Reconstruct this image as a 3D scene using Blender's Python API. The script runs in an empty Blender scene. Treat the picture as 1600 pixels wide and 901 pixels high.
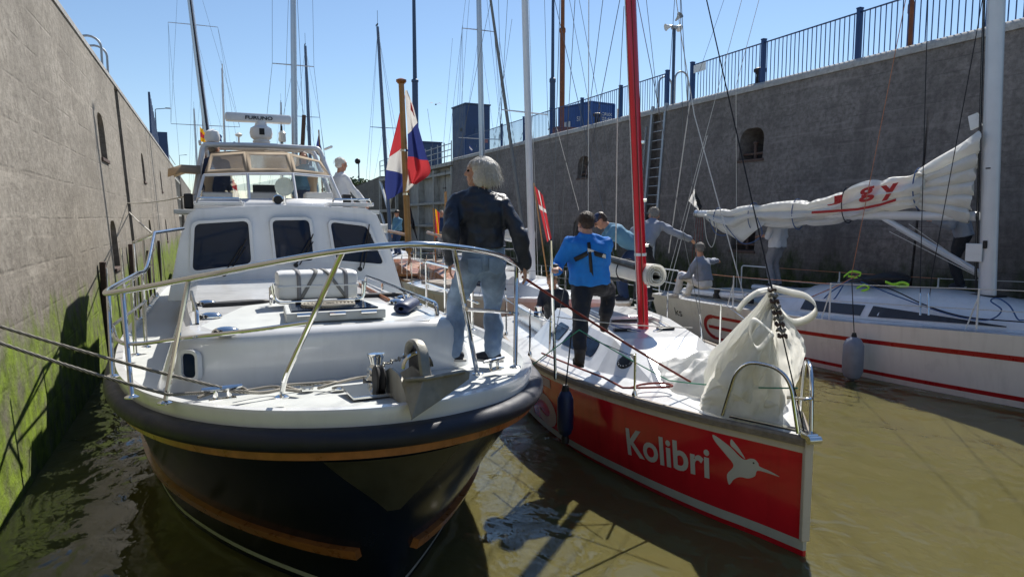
import bpy, bmesh, math, random
from math import sin, cos, pi, radians, atan2, hypot
from mathutils import Vector as V, Matrix, noise
random.seed(7)
scn = bpy.context.scene
COL = scn.collection

# ------------------------------------------------------------------ camera, sky, sun, exposure
F_PX, CAM_H, PITCH, YAW = 1090.0, 2.6, radians(5.74), radians(23.3)
cd = bpy.data.cameras.new('camera'); cam = bpy.data.objects.new('camera', cd); COL.objects.link(cam)
cam.location = (0, 0, CAM_H); cam.rotation_euler = (pi/2 - PITCH, 0, -YAW)
cd.sensor_width = 36; cd.lens = F_PX/1600*36; cd.clip_start = .05; cd.clip_end = 3000
scn.camera = cam
SUN_AZ, SUN_EL = radians(43), radians(47)          # azimuth from the channel axis (+Y) towards +X
w = bpy.data.worlds.new('World'); scn.world = w; w.use_nodes = True
nt = w.node_tree; bgn = nt.nodes['Background']
sky = nt.nodes.new('ShaderNodeTexSky'); sky.sky_type = 'NISHITA'; sky.sun_disc = False
sky.sun_elevation = SUN_EL; sky.sun_rotation = SUN_AZ
sky.air_density = 1.0; sky.dust_density = .1; sky.ozone_density = 3.5
nt.links.new(sky.outputs[0], bgn.inputs[0]); bgn.inputs[1].default_value = .092
sl = bpy.data.lights.new('sun', 'SUN'); sl.energy = 5.0; sl.angle = radians(.53); sl.color = (1, .95, .87)
sun = bpy.data.objects.new('sun', sl); COL.objects.link(sun)
sd = V((cos(SUN_EL)*sin(SUN_AZ), cos(SUN_EL)*cos(SUN_AZ), sin(SUN_EL)))
sun.rotation_euler = sd.to_track_quat('Z', 'Y').to_euler(); sun.location = (30, 20, 40)
vs = scn.view_settings; vs.view_transform = 'Standard'; vs.look = 'None'; vs.exposure = .48; vs.gamma = 1
vs.use_curve_mapping = False
scn.cycles.max_bounces = 8; scn.cycles.transparent_max_bounces = 12; scn.cycles.use_denoising = True
scn.cycles.caustics_reflective = False; scn.cycles.caustics_refractive = False

def at(px, py, **k):
    """world point seen at a photo pixel, on a given plane X=, Y=, Z= or horizontal distance D="""
    u = (px-800)/F_PX; v = (py-450.5)/F_PX
    fw = cos(PITCH)-v*sin(PITCH); up = -sin(PITCH)-v*cos(PITCH)
    d = V((u*cos(YAW)+fw*sin(YAW), fw*cos(YAW)-u*sin(YAW), up))
    if 'X' in k: t = k['X']/d.x
    elif 'Y' in k: t = k['Y']/d.y
    elif 'Z' in k: t = (k['Z']-CAM_H)/d.z
    else: t = k['D']/hypot(d.x, d.y)
    return d*t+V((0, 0, CAM_H))

# ------------------------------------------------------------------ materials
MATS = {}
def nd(t, kind, **kw):
    n = t.nodes.new(kind)
    for k, v in kw.items():
        if k.startswith('i_'):
            key = k[2:].replace('_', ' ')
            n.inputs[int(key) if key.isdigit() else key].default_value = v
        else: setattr(n, k, v)
    return n
def mat(name, col, rough=.5, metal=0, var=.12, scale=6., bump=0, bscale=40., coat=0, trans=0, spec=.5, streak=0, grime=None, sss=0, alpha=1, ior=1.45, fine=0):
    """plain procedural material: base colour broken up by two noises, optional relief, vertical streaks and dirt"""
    m = bpy.data.materials.new(name); m.use_nodes = True; t = m.node_tree; L = t.links
    p = t.nodes['Principled BSDF']
    p.inputs['Roughness'].default_value = rough; p.inputs['Metallic'].default_value = metal
    p.inputs['Coat Weight'].default_value = coat; p.inputs['Transmission Weight'].default_value = trans
    p.inputs['Specular IOR Level'].default_value = spec; p.inputs['IOR'].default_value = ior
    p.inputs['Alpha'].default_value = alpha
    if coat: p.inputs['Coat Roughness'].default_value = .08
    tc = nd(t, 'ShaderNodeTexCoord'); ge = nd(t, 'ShaderNodeNewGeometry')
    n1 = nd(t, 'ShaderNodeTexNoise', i_Scale=scale, i_Detail=6., i_Roughness=.62); L.new(ge.outputs['Position'], n1.inputs['Vector'])
    mr = nd(t, 'ShaderNodeMapRange', i_1=.3, i_2=.7, i_3=1-var, i_4=1+var); L.new(n1.outputs[0], mr.inputs[0])
    mul = nd(t, 'ShaderNodeVectorMath', operation='SCALE'); mul.inputs[0].default_value = col[:3]; L.new(mr.outputs[0], mul.inputs['Scale'])
    out = mul.outputs[0]
    if streak:
        mp = nd(t, 'ShaderNodeMapping'); mp.inputs['Scale'].default_value = (7, 7, .6); L.new(ge.outputs['Position'], mp.inputs[0])
        n3 = nd(t, 'ShaderNodeTexNoise', i_Scale=1.5, i_Detail=5.); L.new(mp.outputs[0], n3.inputs['Vector'])
        m3 = nd(t, 'ShaderNodeMapRange', i_1=.5, i_2=.75, i_3=0., i_4=streak); L.new(n3.outputs[0], m3.inputs[0])
        mx = nd(t, 'ShaderNodeMix', data_type='RGBA'); L.new(m3.outputs[0], mx.inputs[0]); L.new(out, mx.inputs[6]); mx.inputs[7].default_value = tuple(c*.45 for c in (grime or col)[:3])+(1,)
        out = mx.outputs[2]
    L.new(out, p.inputs['Base Color'])
    mr2 = nd(t, 'ShaderNodeMapRange', i_1=.3, i_2=.7, i_3=max(.02, rough*.8), i_4=min(1, rough*1.25)); L.new(n1.outputs[0], mr2.inputs[0]); L.new(mr2.outputs[0], p.inputs['Roughness'])
    if bump or fine:
        n2 = nd(t, 'ShaderNodeTexNoise', i_Scale=bscale, i_Detail=5., i_Roughness=.6); L.new(ge.outputs['Position'], n2.inputs['Vector'])
        b = nd(t, 'ShaderNodeBump', i_Strength=min(1, bump*2), i_Distance=.02*max(.3, bump*3)); L.new(n2.outputs[0], b.inputs['Height']); L.new(b.outputs[0], p.inputs['Normal'])
    if sss: p.inputs['Subsurface Weight'].default_value = sss; p.inputs['Subsurface Radius'].default_value = (.02, .008, .004)
    MATS[name] = m
    return m
def M(n): return MATS[n]

mat('gelcoat', (.74, .75, .75), .22, var=.04, scale=2.5, coat=.5, streak=.12, grime=(.6, .57, .5))
mat('gelcoat_grey', (.52, .54, .525), .55, var=.06, scale=5, bump=.06, bscale=300)
mat('gelcoat_cream', (.66, .60, .53), .28, var=.05, scale=2, coat=.3, streak=.15, grime=(.5, .45, .38))
mat('hull_white', (.80, .79, .77), .3, var=.05, scale=1.5, coat=.3, streak=.15, grime=(.5, .5, .46))
mat('navy_paint', (.005, .009, .020), .22, var=.25, scale=3, coat=.12, spec=.35)
mat('navy_rubber', (.012, .016, .030), .52, var=.22, scale=5, bump=.06, bscale=90, streak=.2, grime=(.09, .09, .09))
mat('red_paint', (.66, .012, .028), .2, var=.12, scale=2.5, coat=.6, streak=.3)
mat('red_stripe', (.40, .012, .016), .3, var=.08)
mat('light_stripe', (.55, .55, .52), .4, var=.1, scale=5)
mat('decal_grey', (.62, .62, .60), .4, var=.06)
mat('faded_decal', (.58, .44, .43), .4, var=.1)
mat('teak', (.33, .125, .04), .3, var=.28, scale=9, bump=.1, bscale=60, coat=.4)
mat('teak_grey', (.27, .23, .19), .75, var=.25, scale=14, bump=.25, bscale=70)
mat('pole_wood', (.45, .24, .09), .4, var=.22, scale=16, coat=.3)
mat('steel', (.74, .74, .72), .1, 1., var=.06, scale=9)
mat('alloy', (.52, .54, .57), .36, .85, var=.07, scale=4)
mat('alloy_white', (.66, .68, .70), .35, .1, var=.06, scale=3)
mat('mast_blue', (.10, .14, .22), .45, .2, var=.12)
mat('galv', (.36, .38, .40), .5, .75, var=.16, scale=10, bump=.05)
mat('anchor_galv', (.27, .265, .235), .55, .55, var=.22, scale=14, bump=.12, bscale=50, streak=.35, grime=(.3, .2, .1))
mat('plate_dull', (.05, .052, .042), .45, .4, var=.25, scale=6, streak=.4, grime=(.06, .05, .03))
mat('black', (.010, .010, .011), .5, var=.2)
mat('black_rubber', (.016, .016, .017), .6, var=.2, bump=.05)
mat('glass_dark', (.010, .020, .045), .05, var=.1, spec=.2)
mat('glass_grey', (.045, .045, .050), .12, var=.1, spec=.5)
mat('clear_vinyl', (.85, .86, .86), .12, trans=.85, var=.06, scale=25, bump=.08, bscale=18, ior=1.1, alpha=.55)
mat('clear_pane', (.9, .93, .95), .03, trans=.95, var=.02, ior=1.05, alpha=.35)
mat('canvas_beige', (.47, .38, .27), .85, var=.1, scale=8, bump=.12, bscale=60)
mat('canvas_grey', (.20, .20, .19), .85, var=.12, bump=.12)
mat('sail', (.90, .895, .85), .65, var=.06, scale=3, bump=.12, bscale=9, sss=0)
mat('sail_white', (.82, .82, .79), .6, var=.05, scale=3, bump=.1, bscale=9)
mat('sail_grey', (.55, .56, .57), .6, var=.06, scale=3, bump=.1, bscale=9)
mat('rope_white', (.62, .60, .55), .8, var=.2, scale=60, bump=.2, bscale=200)
mat('rope_grey', (.30, .28, .25), .85, var=.5, scale=90, bump=.25, bscale=220)
mat('rope_dark', (.02, .02, .024), .8, var=.3, scale=60)
mat('rope_red', (.18, .03, .022), .8, var=.5, scale=80)
mat('rope_orange', (.46, .20, .11), .8, var=.3, scale=60)
mat('rope_green', (.05, .25, .16), .8, var=.3, scale=60)
mat('rope_blue', (.05, .11, .26), .8, var=.3, scale=60)
mat('rope_lime', (.40, .80, .05), .7, var=.15)
mat('wire', (.16, .17, .18), .4, .7, var=.1)
mat('fender_navy', (.012, .022, .07), .45, var=.15, bump=.03)
mat('fender_grey', (.23, .25, .30), .5, var=.12, bump=.04)
mat('plastic_white', (.76, .77, .76), .3, var=.04)
mat('raft_white', (.72, .73, .72), .38, var=.04)
mat('strap_grey', (.22, .22, .23), .8, var=.15, bump=.1)
mat('metal_blue', (.018, .055, .16), .45, .1, var=.14, scale=5)
mat('steel_blue', (.045, .08, .15), .5, .2, var=.16, scale=3, streak=.2)
mat('cabin_blue', (.030, .060, .14), .55, var=.14, scale=2, streak=.25)
mat('container_blue', (.03, .10, .32), .5, var=.15, scale=2, streak=.2)
mat('rust_brown', (.20, .075, .035), .75, var=.3, scale=6, bump=.15)
mat('rust_dark', (.085, .055, .045), .8, var=.35, scale=8, bump=.2)
mat('gate_grey', (.36, .355, .33), .7, var=.22, scale=3, bump=.1, streak=.55, grime=(.16, .13, .1))
mat('gate_green', (.07, .10, .03), .8, var=.4, scale=4, bump=.2)
mat('sign_orange', (.5, .17, .08), .6)
mat('skin', (.52, .285, .20), .5, var=.12, scale=30, sss=.12)
mat('skin_tan', (.50, .25, .16), .5, var=.12, scale=30, sss=.1)
mat('hair_white', (.66, .63, .57), .5, var=.22, scale=60, bump=.25, bscale=120)
mat('hair_grey', (.24, .22, .19), .6, var=.3, scale=60, bump=.3, bscale=120)
mat('hair_brown', (.055, .032, .019), .5, var=.5, scale=60, bump=.3, bscale=120)
mat('hair_fair', (.20, .115, .055), .5, var=.3, scale=60, bump=.3, bscale=120)
mat('leather_navy', (.022, .028, .044), .38, var=.3, scale=7, bump=.25, bscale=26)
mat('fleece_blue', (.015, .19, .62), .85, var=.1, scale=10, bump=.2, bscale=22)
mat('denim', (.24, .33, .46), .85, var=.38, scale=5, bump=.25, bscale=30)
mat('jacket_dark', (.014, .017, .028), .6, var=.25, bump=.2, bscale=24)
mat('legging_dark', (.016, .017, .022), .7, var=.25, bump=.15, bscale=26)
mat('shirt_white', (.66, .67, .69), .85, var=.05, bump=.2, bscale=20)
mat('shirt_grey', (.24, .27, .33), .85, var=.08, bump=.2, bscale=20)
mat('shirt_lightblue', (.10, .24, .36), .85, var=.1, bump=.2, bscale=20)
mat('shirt_navy', (.02, .04, .10), .85, var=.15, bump=.2, bscale=20)
mat('trouser_grey', (.27, .27, .28), .85, var=.1, bump=.2, bscale=20)
mat('boot_brown', (.045, .035, .028), .65, var=.3, bump=.15)
mat('shoe_dark', (.02, .024, .035), .6, var=.3)
mat('shoe_sole', (.5, .48, .44), .7, var=.1)
mat('flag_red', (.52, .05, .06), .8, var=.06, bump=.08, bscale=30)
mat('flag_white', (.72, .71, .69), .8, var=.04, bump=.08, bscale=30)
mat('flag_blue', (.035, .05, .20), .8, var=.08, bump=.08, bscale=30)
mat('flag_yellow', (.75, .42, .02), .8, var=.06, bump=.08, bscale=30)
mat('bark', (.06, .05, .04), .9, var=.3)
mat('leaf', (.05, .085, .022), .6, var=.45, scale=1.5)
mat('lamp_glass', (.6, .62, .6), .2, var=.05)
mat('eye', (.02, .015, .012), .2)
# thin cloth lets light through
for n in ('flag_red', 'flag_white', 'flag_blue', 'flag_yellow', 'sail', 'sail_white', 'sail_grey', 'canvas_beige'):
    m = MATS[n]; t = m.node_tree; p = t.nodes['Principled BSDF']; o = t.nodes['Material Output']
    tr = t.nodes.new('ShaderNodeBsdfTranslucent'); mx = t.nodes.new('ShaderNodeMixShader')
    src = p.inputs['Base Color'].links[0].from_socket
    t.links.new(src, tr.inputs[0]); mx.inputs[0].default_value = .45 if n.startswith('flag') else .5 if n == 'sail' else .38
    t.links.new(p.outputs[0], mx.inputs[1]); t.links.new(tr.outputs[0], mx.inputs[2]); t.links.new(mx.outputs[0], o.inputs[0])

for n in ('sail', 'sail_white', 'sail_grey'):          # crumpled, creased sailcloth with faint panel seams
    t = MATS[n].node_tree; L = t.links; p = t.nodes['Principled BSDF']; ge = nd(t, 'ShaderNodeNewGeometry')
    wv = nd(t, 'ShaderNodeTexNoise', i_Scale=3., i_Detail=3.); L.new(ge.outputs['Position'], wv.inputs['Vector'])
    ad = nd(t, 'ShaderNodeMix', data_type='VECTOR'); ad.inputs[0].default_value = .18; L.new(ge.outputs['Position'], ad.inputs[4]); L.new(wv.outputs[1], ad.inputs[5])
    vo = nd(t, 'ShaderNodeTexVoronoi', i_Scale=5.5, feature='F1'); L.new(ad.outputs[1], vo.inputs['Vector'])
    vo2 = nd(t, 'ShaderNodeTexVoronoi', i_Scale=14., feature='F1'); L.new(ad.outputs[1], vo2.inputs['Vector'])
    m_ = nd(t, 'ShaderNodeMath', operation='MULTIPLY_ADD'); L.new(vo2.outputs[0], m_.inputs[0]); m_.inputs[1].default_value = .35; L.new(vo.outputs[0], m_.inputs[2])
    b = nd(t, 'ShaderNodeBump', i_Strength=.45, i_Distance=.05); L.new(m_.outputs[0], b.inputs['Height']); L.new(b.outputs[0], p.inputs['Normal'])

def rope_mat(name, c1, c2, rep=260.):
    m = bpy.data.materials.new(name); m.use_nodes = True; t = m.node_tree; L = t.links; p = t.nodes['Principled BSDF']
    ge = nd(t, 'ShaderNodeNewGeometry'); wv = nd(t, 'ShaderNodeTexWave', i_Scale=rep/6., i_Distortion=1.5, bands_direction='DIAGONAL')
    L.new(ge.outputs['Position'], wv.inputs[0]); cr = nd(t, 'ShaderNodeMix', data_type='RGBA')
    cr.inputs[6].default_value = c1+(1,); cr.inputs[7].default_value = c2+(1,); L.new(wv.outputs[1], cr.inputs[0])
    L.new(cr.outputs[2], p.inputs['Base Color']); p.inputs['Roughness'].default_value = .85
    b = nd(t, 'ShaderNodeBump', i_Strength=.5, i_Distance=.004); L.new(wv.outputs[1], b.inputs['Height']); L.new(b.outputs[0], p.inputs['Normal'])
    MATS[name] = m
rope_mat('rope_mooring', (.035, .033, .03), (.42, .39, .33))
rope_mat('rope_mooring_white', (.16, .14, .11), (.60, .56, .47))

def concrete(name, base, dark, alga, zalga, board=.42, dirt=.5, cs=.3):
    """board-marked old concrete: courses, pitting, stains, weed up to a wandering tide line"""
    m = bpy.data.materials.new(name); m.use_nodes = True; t = m.node_tree; L = t.links; p = t.nodes['Principled BSDF']
    ge = nd(t, 'ShaderNodeNewGeometry'); pos = ge.outputs['Position']
    def nz(sc, det=6., rgh=.62, mapsc=None):
        n = nd(t, 'ShaderNodeTexNoise', i_Scale=sc, i_Detail=det, i_Roughness=rgh)
        if mapsc:
            mp = nd(t, 'ShaderNodeMapping'); mp.inputs['Scale'].default_value = mapsc; L.new(pos, mp.inputs[0]); L.new(mp.outputs[0], n.inputs['Vector'])
        else: L.new(pos, n.inputs['Vector'])
        return n.outputs[0]
    def rng(s, a, b, c, d):
        r = nd(t, 'ShaderNodeMapRange', i_1=a, i_2=b, i_3=c, i_4=d); L.new(s, r.inputs[0]); return r.outputs[0]
    def mix(f, a, b):
        x = nd(t, 'ShaderNodeMix', data_type='RGBA'); L.new(f, x.inputs[0])
        for s, i in ((a, 6), (b, 7)):
            if isinstance(s, tuple): x.inputs[i].default_value = s+(1,)
            else: L.new(s, x.inputs[i])
        return x.outputs[2]
    def math_(op, a, b):
        x = nd(t, 'ShaderNodeMath', operation=op)
        for s, i in ((a, 0), (b, 1)):
            if isinstance(s, (int, float)): x.inputs[i].default_value = s
            else: L.new(s, x.inputs[i])
        return x.outputs[0]
    c = mix(rng(nz(.55), .35, .65, 0, 1), base, tuple(x*.76 for x in base))
    c = mix(rng(nz(9., 8., .72), .40, .66, 0, .85), c, dark); c = mix(rng(nz(.9, 6., .75, (1, .8, 1.6)), .50, .62, 0, .55), c, dark)
    c = mix(rng(nz(1.2, 5., .6, (1, 1.1, .16)), .52, .72, 0, dirt), c, dark)            # vertical run-off
    c = mix(rng(nz(1., 4., .6, (.25, .25, 6.)), .60, .70, 0, .28), c, tuple(min(1, x*1.5) for x in base))   # pale scrapes along the courses
    # courses
    sx = nd(t, 'ShaderNodeSeparateXYZ'); L.new(pos, sx.inputs[0])
    zz = math_('ADD', sx.outputs[2], rng(nz(.35, 2.), 0, 1, -.03, .03))
    fr = math_('FRACT', math_('DIVIDE', zz, board), 0); 
    line = rng(math_('ABSOLUTE', math_('SUBTRACT', fr, .5), 0), .455, .497, 0, 1)
    brk = rng(nz(1.6, 3.), .42, .58, 0, 1)
    ln = math_('MULTIPLY', line, brk)
    c = mix(math_('MULTIPLY', ln, cs), c, dark)
    # weed
    tide = math_('SUBTRACT', zalga, math_('ADD', sx.outputs[2], rng(nz(1.1, 6., .7, (1, 1, .45)), .2, .8, -.75, .75)))
    c2 = mix(rng(nz(5., 6.), .35, .65, 0, 1), alga, tuple(x*.35 for x in alga))
    wet = rng(tide, -.9, .3, 0, .55); c = mix(wet, c, tuple(x*.45 for x in dark))
    wm = math_('MULTIPLY', rng(tide, -.2, .25, 0, 1), rng(nz(2.6, 6., .7), .28, .55, .1, .95))
    c = mix(wm, c, c2)
    L.new(c, p.inputs['Base Color']); p.inputs['Roughness'].default_value = .9; p.inputs['Specular IOR Level'].default_value = .25
    hgt = math_('SUBTRACT', math_('ADD', math_('MULTIPLY', nz(26., 8., .7), .5), math_('MULTIPLY', nz(5., 5.), .8)), math_('MULTIPLY', ln, .22))
    b = nd(t, 'ShaderNodeBump', i_Strength=.75, i_Distance=.035); L.new(hgt, b.inputs['Height']); L.new(b.outputs[0], p.inputs['Normal'])
    MATS[name] = m
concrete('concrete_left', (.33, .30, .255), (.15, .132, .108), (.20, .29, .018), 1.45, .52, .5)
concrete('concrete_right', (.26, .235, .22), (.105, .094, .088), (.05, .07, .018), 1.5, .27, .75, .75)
concrete('concrete_far', (.24, .225, .20), (.11, .10, .09), (.06, .08, .02), 1.2, .6, .5)
concrete('coping', (.48, .475, .46), (.28, .27, .26), (.1, .1, .05), -9, 9., .4)
concrete('quay_paving', (.27, .26, .24), (.16, .15, .14), (.1, .1, .05), -9, 9., .3)

def water_mat():
    m = bpy.data.materials.new('water'); m.use_nodes = True; t = m.node_tree; L = t.links; p = t.nodes['Principled BSDF']
    ge = nd(t, 'ShaderNodeNewGeometry')
    n0 = nd(t, 'ShaderNodeTexNoise', i_Scale=.5, i_Detail=3.); L.new(ge.outputs['Position'], n0.inputs['Vector'])
    mx = nd(t, 'ShaderNodeMix', data_type='RGBA'); mx.inputs[6].default_value = (.118, .106, .042, 1); mx.inputs[7].default_value = (.10, .09, .034, 1)
    L.new(n0.outputs[0], mx.inputs[0]); L.new(mx.outputs[2], p.inputs['Base Color'])
    p.inputs['Roughness'].default_value = .025; p.inputs['IOR'].default_value = 1.33
    p.inputs['Subsurface Weight'].default_value = 1.; p.inputs['Subsurface Radius'].default_value = (1., .9, .5); p.inputs['Subsurface Scale'].default_value = .12
    mp = nd(t, 'ShaderNodeMapping'); mp.inputs['Scale'].default_value = (1.0, .75, 1); mp.inputs['Rotation'].default_value = (0, 0, .5); L.new(ge.outputs['Position'], mp.inputs[0])
    h = None
    for sc, amp, det in ((.9, .036, 2.), (2.9, .020, 2.), (9., .004, 2.)):
        n = nd(t, 'ShaderNodeTexNoise', i_Scale=sc, i_Detail=det, i_Distortion=.6); L.new(mp.outputs[0], n.inputs['Vector'])
        a = nd(t, 'ShaderNodeMath', operation='MULTIPLY'); L.new(n.outputs[0], a.inputs[0]); a.inputs[1].default_value = amp
        if h:
            s = nd(t, 'ShaderNodeMath', operation='ADD'); L.new(h, s.inputs[0]); L.new(a.outputs[0], s.inputs[1]); h = s.outputs[0]
        else: h = a.outputs[0]
    mk = nd(t, 'ShaderNodeTexNoise', i_Scale=.45, i_Detail=3.); L.new(ge.outputs['Position'], mk.inputs['Vector'])
    mkr = nd(t, 'ShaderNodeMapRange', i_1=.38, i_2=.62, i_3=.22, i_4=1.9); L.new(mk.outputs[0], mkr.inputs[0])      # calm and ruffled patches
    hm = nd(t, 'ShaderNodeMath', operation='MULTIPLY'); L.new(h, hm.inputs[0]); L.new(mkr.outputs[0], hm.inputs[1]); h = hm.outputs[0]
    b = nd(t, 'ShaderNodeBump', i_Strength=1., i_Distance=1.); L.new(h, b.inputs['Height']); L.new(b.outputs[0], p.inputs['Normal'])
    MATS['water'] = m
water_mat()

# ------------------------------------------------------------------ mesh helpers
def link(name, me, parent=None):
    o = bpy.data.objects.new(name, me); COL.objects.link(o)
    if parent: o.parent = parent
    return o
def tag(o, label, cat, group=None, kind=None):
    if label: o['label'] = label
    if cat: o['category'] = cat
    if group: o['group'] = group
    if kind: o['kind'] = kind
    return o
def thing(name, label, cat, loc=(0, 0, 0), rotz=0, group=None):
    o = bpy.data.objects.new(name, None); COL.objects.link(o); o.empty_display_size = .2
    o.location = loc; o.rotation_euler = (0, 0, rotz)
    o.matrix_basis = Matrix.Translation(loc) @ Matrix.Rotation(rotz, 4, 'Z')
    return tag(o, label, cat, group)
def mworld(o):
    m = o.matrix_basis.copy()
    while o.parent: o = o.parent; m = o.matrix_basis @ m
    return m
def structure(o): o['kind'] = 'structure'; return o

class MB:
    """collects shapes, then links them as ONE mesh object"""
    def __init__(s): s.v = []; s.f = []; s.mi = []; s.cur = 0
    def add(s, vs, fs):
        n = len(s.v); s.v += [tuple(a) for a in vs]
        for f in fs: s.f.append(tuple(i+n for i in f)); s.mi.append(s.cur)
        return s
    def mat(s, i): s.cur = i; return s
    def box(s, c, d, rot=None, taper=1.):
        x, y, z = d[0]/2, d[1]/2, d[2]/2; c = V(c)
        vs = [V((a*x*(taper if k > 0 else 1), b*y*(taper if k > 0 else 1), k*z)) for k in (-1, 1) for a, b in ((-1, -1), (1, -1), (1, 1), (-1, 1))]
        if rot is not None: vs = [rot @ v for v in vs]
        return s.add([c+v for v in vs], [(3, 2, 1, 0), (4, 5, 6, 7), (0, 1, 5, 4), (1, 2, 6, 5), (2, 3, 7, 6), (3, 0, 4, 7)])
    def tube(s, pts, r, seg=8, closed=False, cap=True, flat=1.):
        pts = [V(p) for p in pts]; n = len(pts); rr = r if isinstance(r, (list, tuple)) else [r]*n
        vs = []; prev = None
        for i, p in enumerate(pts):
            a = pts[i-1] if (i or closed) else p; b = pts[(i+1) % n] if (i < n-1 or closed) else p
            d = (b-a)
            d = d.normalized() if d.length > 1e-9 else V((0, 0, 1))
            if prev is None:
                u = d.cross(V((0, 0, 1)))
                if u.length < 1e-3: u = d.cross(V((0, 1, 0)))
            else: u = prev-d*prev.dot(d)
            if u.length < 1e-6: u = d.orthogonal()
            u.normalize(); prev = u; w_ = d.cross(u)
            for k in range(seg):
                t = 2*pi*k/seg; vs.append(p+(u*cos(t)+w_*sin(t)*flat)*rr[i])
        fs = []
        m = n if closed else n-1
        for i in range(m):
            for k in range(seg):
                a = i*seg+k; b = i*seg+(k+1) % seg; c = ((i+1) % n)*seg+(k+1) % seg; d = ((i+1) % n)*seg+k
                fs.append((a, b, c, d))
        if cap and not closed:
            fs.append(tuple(range(seg))[::-1]); fs.append(tuple((n-1)*seg+k for k in range(seg)))
        return s.add(vs, fs)
    def bar(s, a, b, r, seg=8, r2=None): return s.tube([a, b], [r, r if r2 is None else r2], seg)
    def lathe(s, prof, c=(0, 0, 0), seg=20, axis=None):
        """prof: (radius, height) pairs; closed by fans when radius is 0"""
        R = V(axis).to_track_quat('Z', 'Y').to_matrix() if axis is not None else Matrix.Identity(3)
        vs = []; fs = []; c = V(c)
        for r, h in prof:
            for k in range(seg):
                t = 2*pi*k/seg; vs.append(c+R @ V((max(r, 1e-4)*cos(t), max(r, 1e-4)*sin(t), h)))
        for i in range(len(prof)-1):
            for k in range(seg): fs.append((i*seg+k, i*seg+(k+1) % seg, (i+1)*seg+(k+1) % seg, (i+1)*seg+k))
        fs.append(tuple(range(seg))[::-1]); fs.append(tuple((len(prof)-1)*seg+k for k in range(seg)))
        return s.add(vs, fs)
    def grid(s, rows, closed=False):
        n = len(rows[0]); vs = [p for r in rows for p in r]; fs = []
        for i in range(len(rows)-1):
            for k in range(n if closed else n-1):
                fs.append((i*n+k, i*n+(k+1) % n, (i+1)*n+(k+1) % n, (i+1)*n+k))
        return s.add(vs, fs)
    def prism(s, poly, a, b):
        """poly: points (already 3D) extruded by vector from a to b offsets"""
        n = len(poly); a = V(a); b = V(b)
        vs = [V(p)+a for p in poly]+[V(p)+b for p in poly]
        return s.add(vs, [tuple(range(n))[::-1], tuple(range(n, 2*n))]+[(i, (i+1) % n, n+(i+1) % n, n+i) for i in range(n)])
    def ball(s, c, r, sc=(1, 1, 1), seg=12, rings=8):
        vs = [V(c)+V((0, 0, -r*sc[2]))]; fs = []
        for i in range(1, rings):
            t = pi*i/rings
            for k in range(seg):
                u = 2*pi*k/seg; vs.append(V(c)+V((r*sc[0]*sin(t)*cos(u), r*sc[1]*sin(t)*sin(u), -r*sc[2]*cos(t))))
        vs.append(V(c)+V((0, 0, r*sc[2])))
        for k in range(seg):
            fs.append((0, 1+(k+1) % seg, 1+k)); e = len(vs)-1; q = 1+(rings-2)*seg
            fs.append((e, q+k, q+(k+1) % seg))
        for i in range(rings-2):
            for k in range(seg): fs.append((1+i*seg+k, 1+i*seg+(k+1) % seg, 1+(i+1)*seg+(k+1) % seg, 1+(i+1)*seg+k))
        return s.add(vs, fs)
    def mesh(s, name, mats, smooth=0):
        me = bpy.data.meshes.new(name); me.from_pydata(s.v, [], s.f)
        for m in (mats if isinstance(mats, (list, tuple)) else [mats]): me.materials.append(M(m) if isinstance(m, str) else m)
        if len(me.materials) > 1:
            for p, i in zip(me.polygons, s.mi): p.material_index = i
        me.update()
        return me
    def build(s, name, mats, parent=None, smooth=35, bevel=0, world=False, recalc=True, solid=0, sub=0):
        if world and parent:
            im = mworld(parent).inverted(); s.v = [tuple(im @ V(p)) for p in s.v]
        me = s.mesh(name, mats)
        if recalc:
            bm = bmesh.new(); bm.from_mesh(me); bmesh.ops.recalc_face_normals(bm, faces=bm.faces); bm.to_mesh(me); bm.free()
        o = link(name, me, parent)
        if sub: md = o.modifiers.new('s', 'SUBSURF'); md.levels = md.render_levels = sub
        if solid: md = o.modifiers.new('t', 'SOLIDIFY'); md.thickness = solid; md.offset = 0
        if bevel:
            md = o.modifiers.new('b', 'BEVEL'); md.width = bevel; md.segments = 2; md.limit_method = 'ANGLE'; md.angle_limit = radians(40)
        if smooth:
            me.polygons.foreach_set('use_smooth', [True]*len(me.polygons))
            try: me.set_sharp_from_angle(angle=radians(smooth))
            except Exception: pass
        return o
def bx(name, c, d, m, parent=None, rot=None, bevel=.006, world=False, taper=1.):
    return MB().box(c, d, rot, taper).build(name, m, parent, 0, bevel, world)
def RZ(a): return Matrix.Rotation(a, 3, 'Z')
def crv(pts, n=8, closed=False):
    """Catmull-Rom through points"""
    P = [V(p) for p in pts]; out = []; N = len(P)
    for i in range(N if closed else N-1):
        p1, p2 = P[i], P[(i+1) % N]
        p0 = P[i-1] if (i or closed) else p1*2-p2; p3 = P[(i+2) % N] if (i+2 < N or closed) else p2*2-p1
        for k in range(n):
            t = k/n; out.append(.5*((2*p1)+(p2-p0)*t+(2*p0-5*p1+4*p2-p3)*t*t+(3*p1-p0-3*p2+p3)*t**3))
    if not closed: out.append(P[-1])
    return out
def fillet(pts, r=.08, n=5):
    """polyline with rounded corners, as bent tube"""
    P = [V(p) for p in pts]; out = [P[0]]
    for i in range(1, len(P)-1):
        a = (P[i-1]-P[i]); b = (P[i+1]-P[i]); q = min(r, a.length*.45, b.length*.45)
        s = P[i]+a.normalized()*q; e = P[i]+b.normalized()*q
        for k in range(n+1):
            t = k/n; out.append(s*(1-t)**2+P[i]*2*t*(1-t)+e*t*t)
    out.append(P[-1]); return out
def sag(a, b, s, n=14):
    a, b = V(a), V(b); return [a.lerp(b, i/n)-V((0, 0, s*4*(i/n)*(1-i/n))) for i in range(n+1)]
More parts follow.
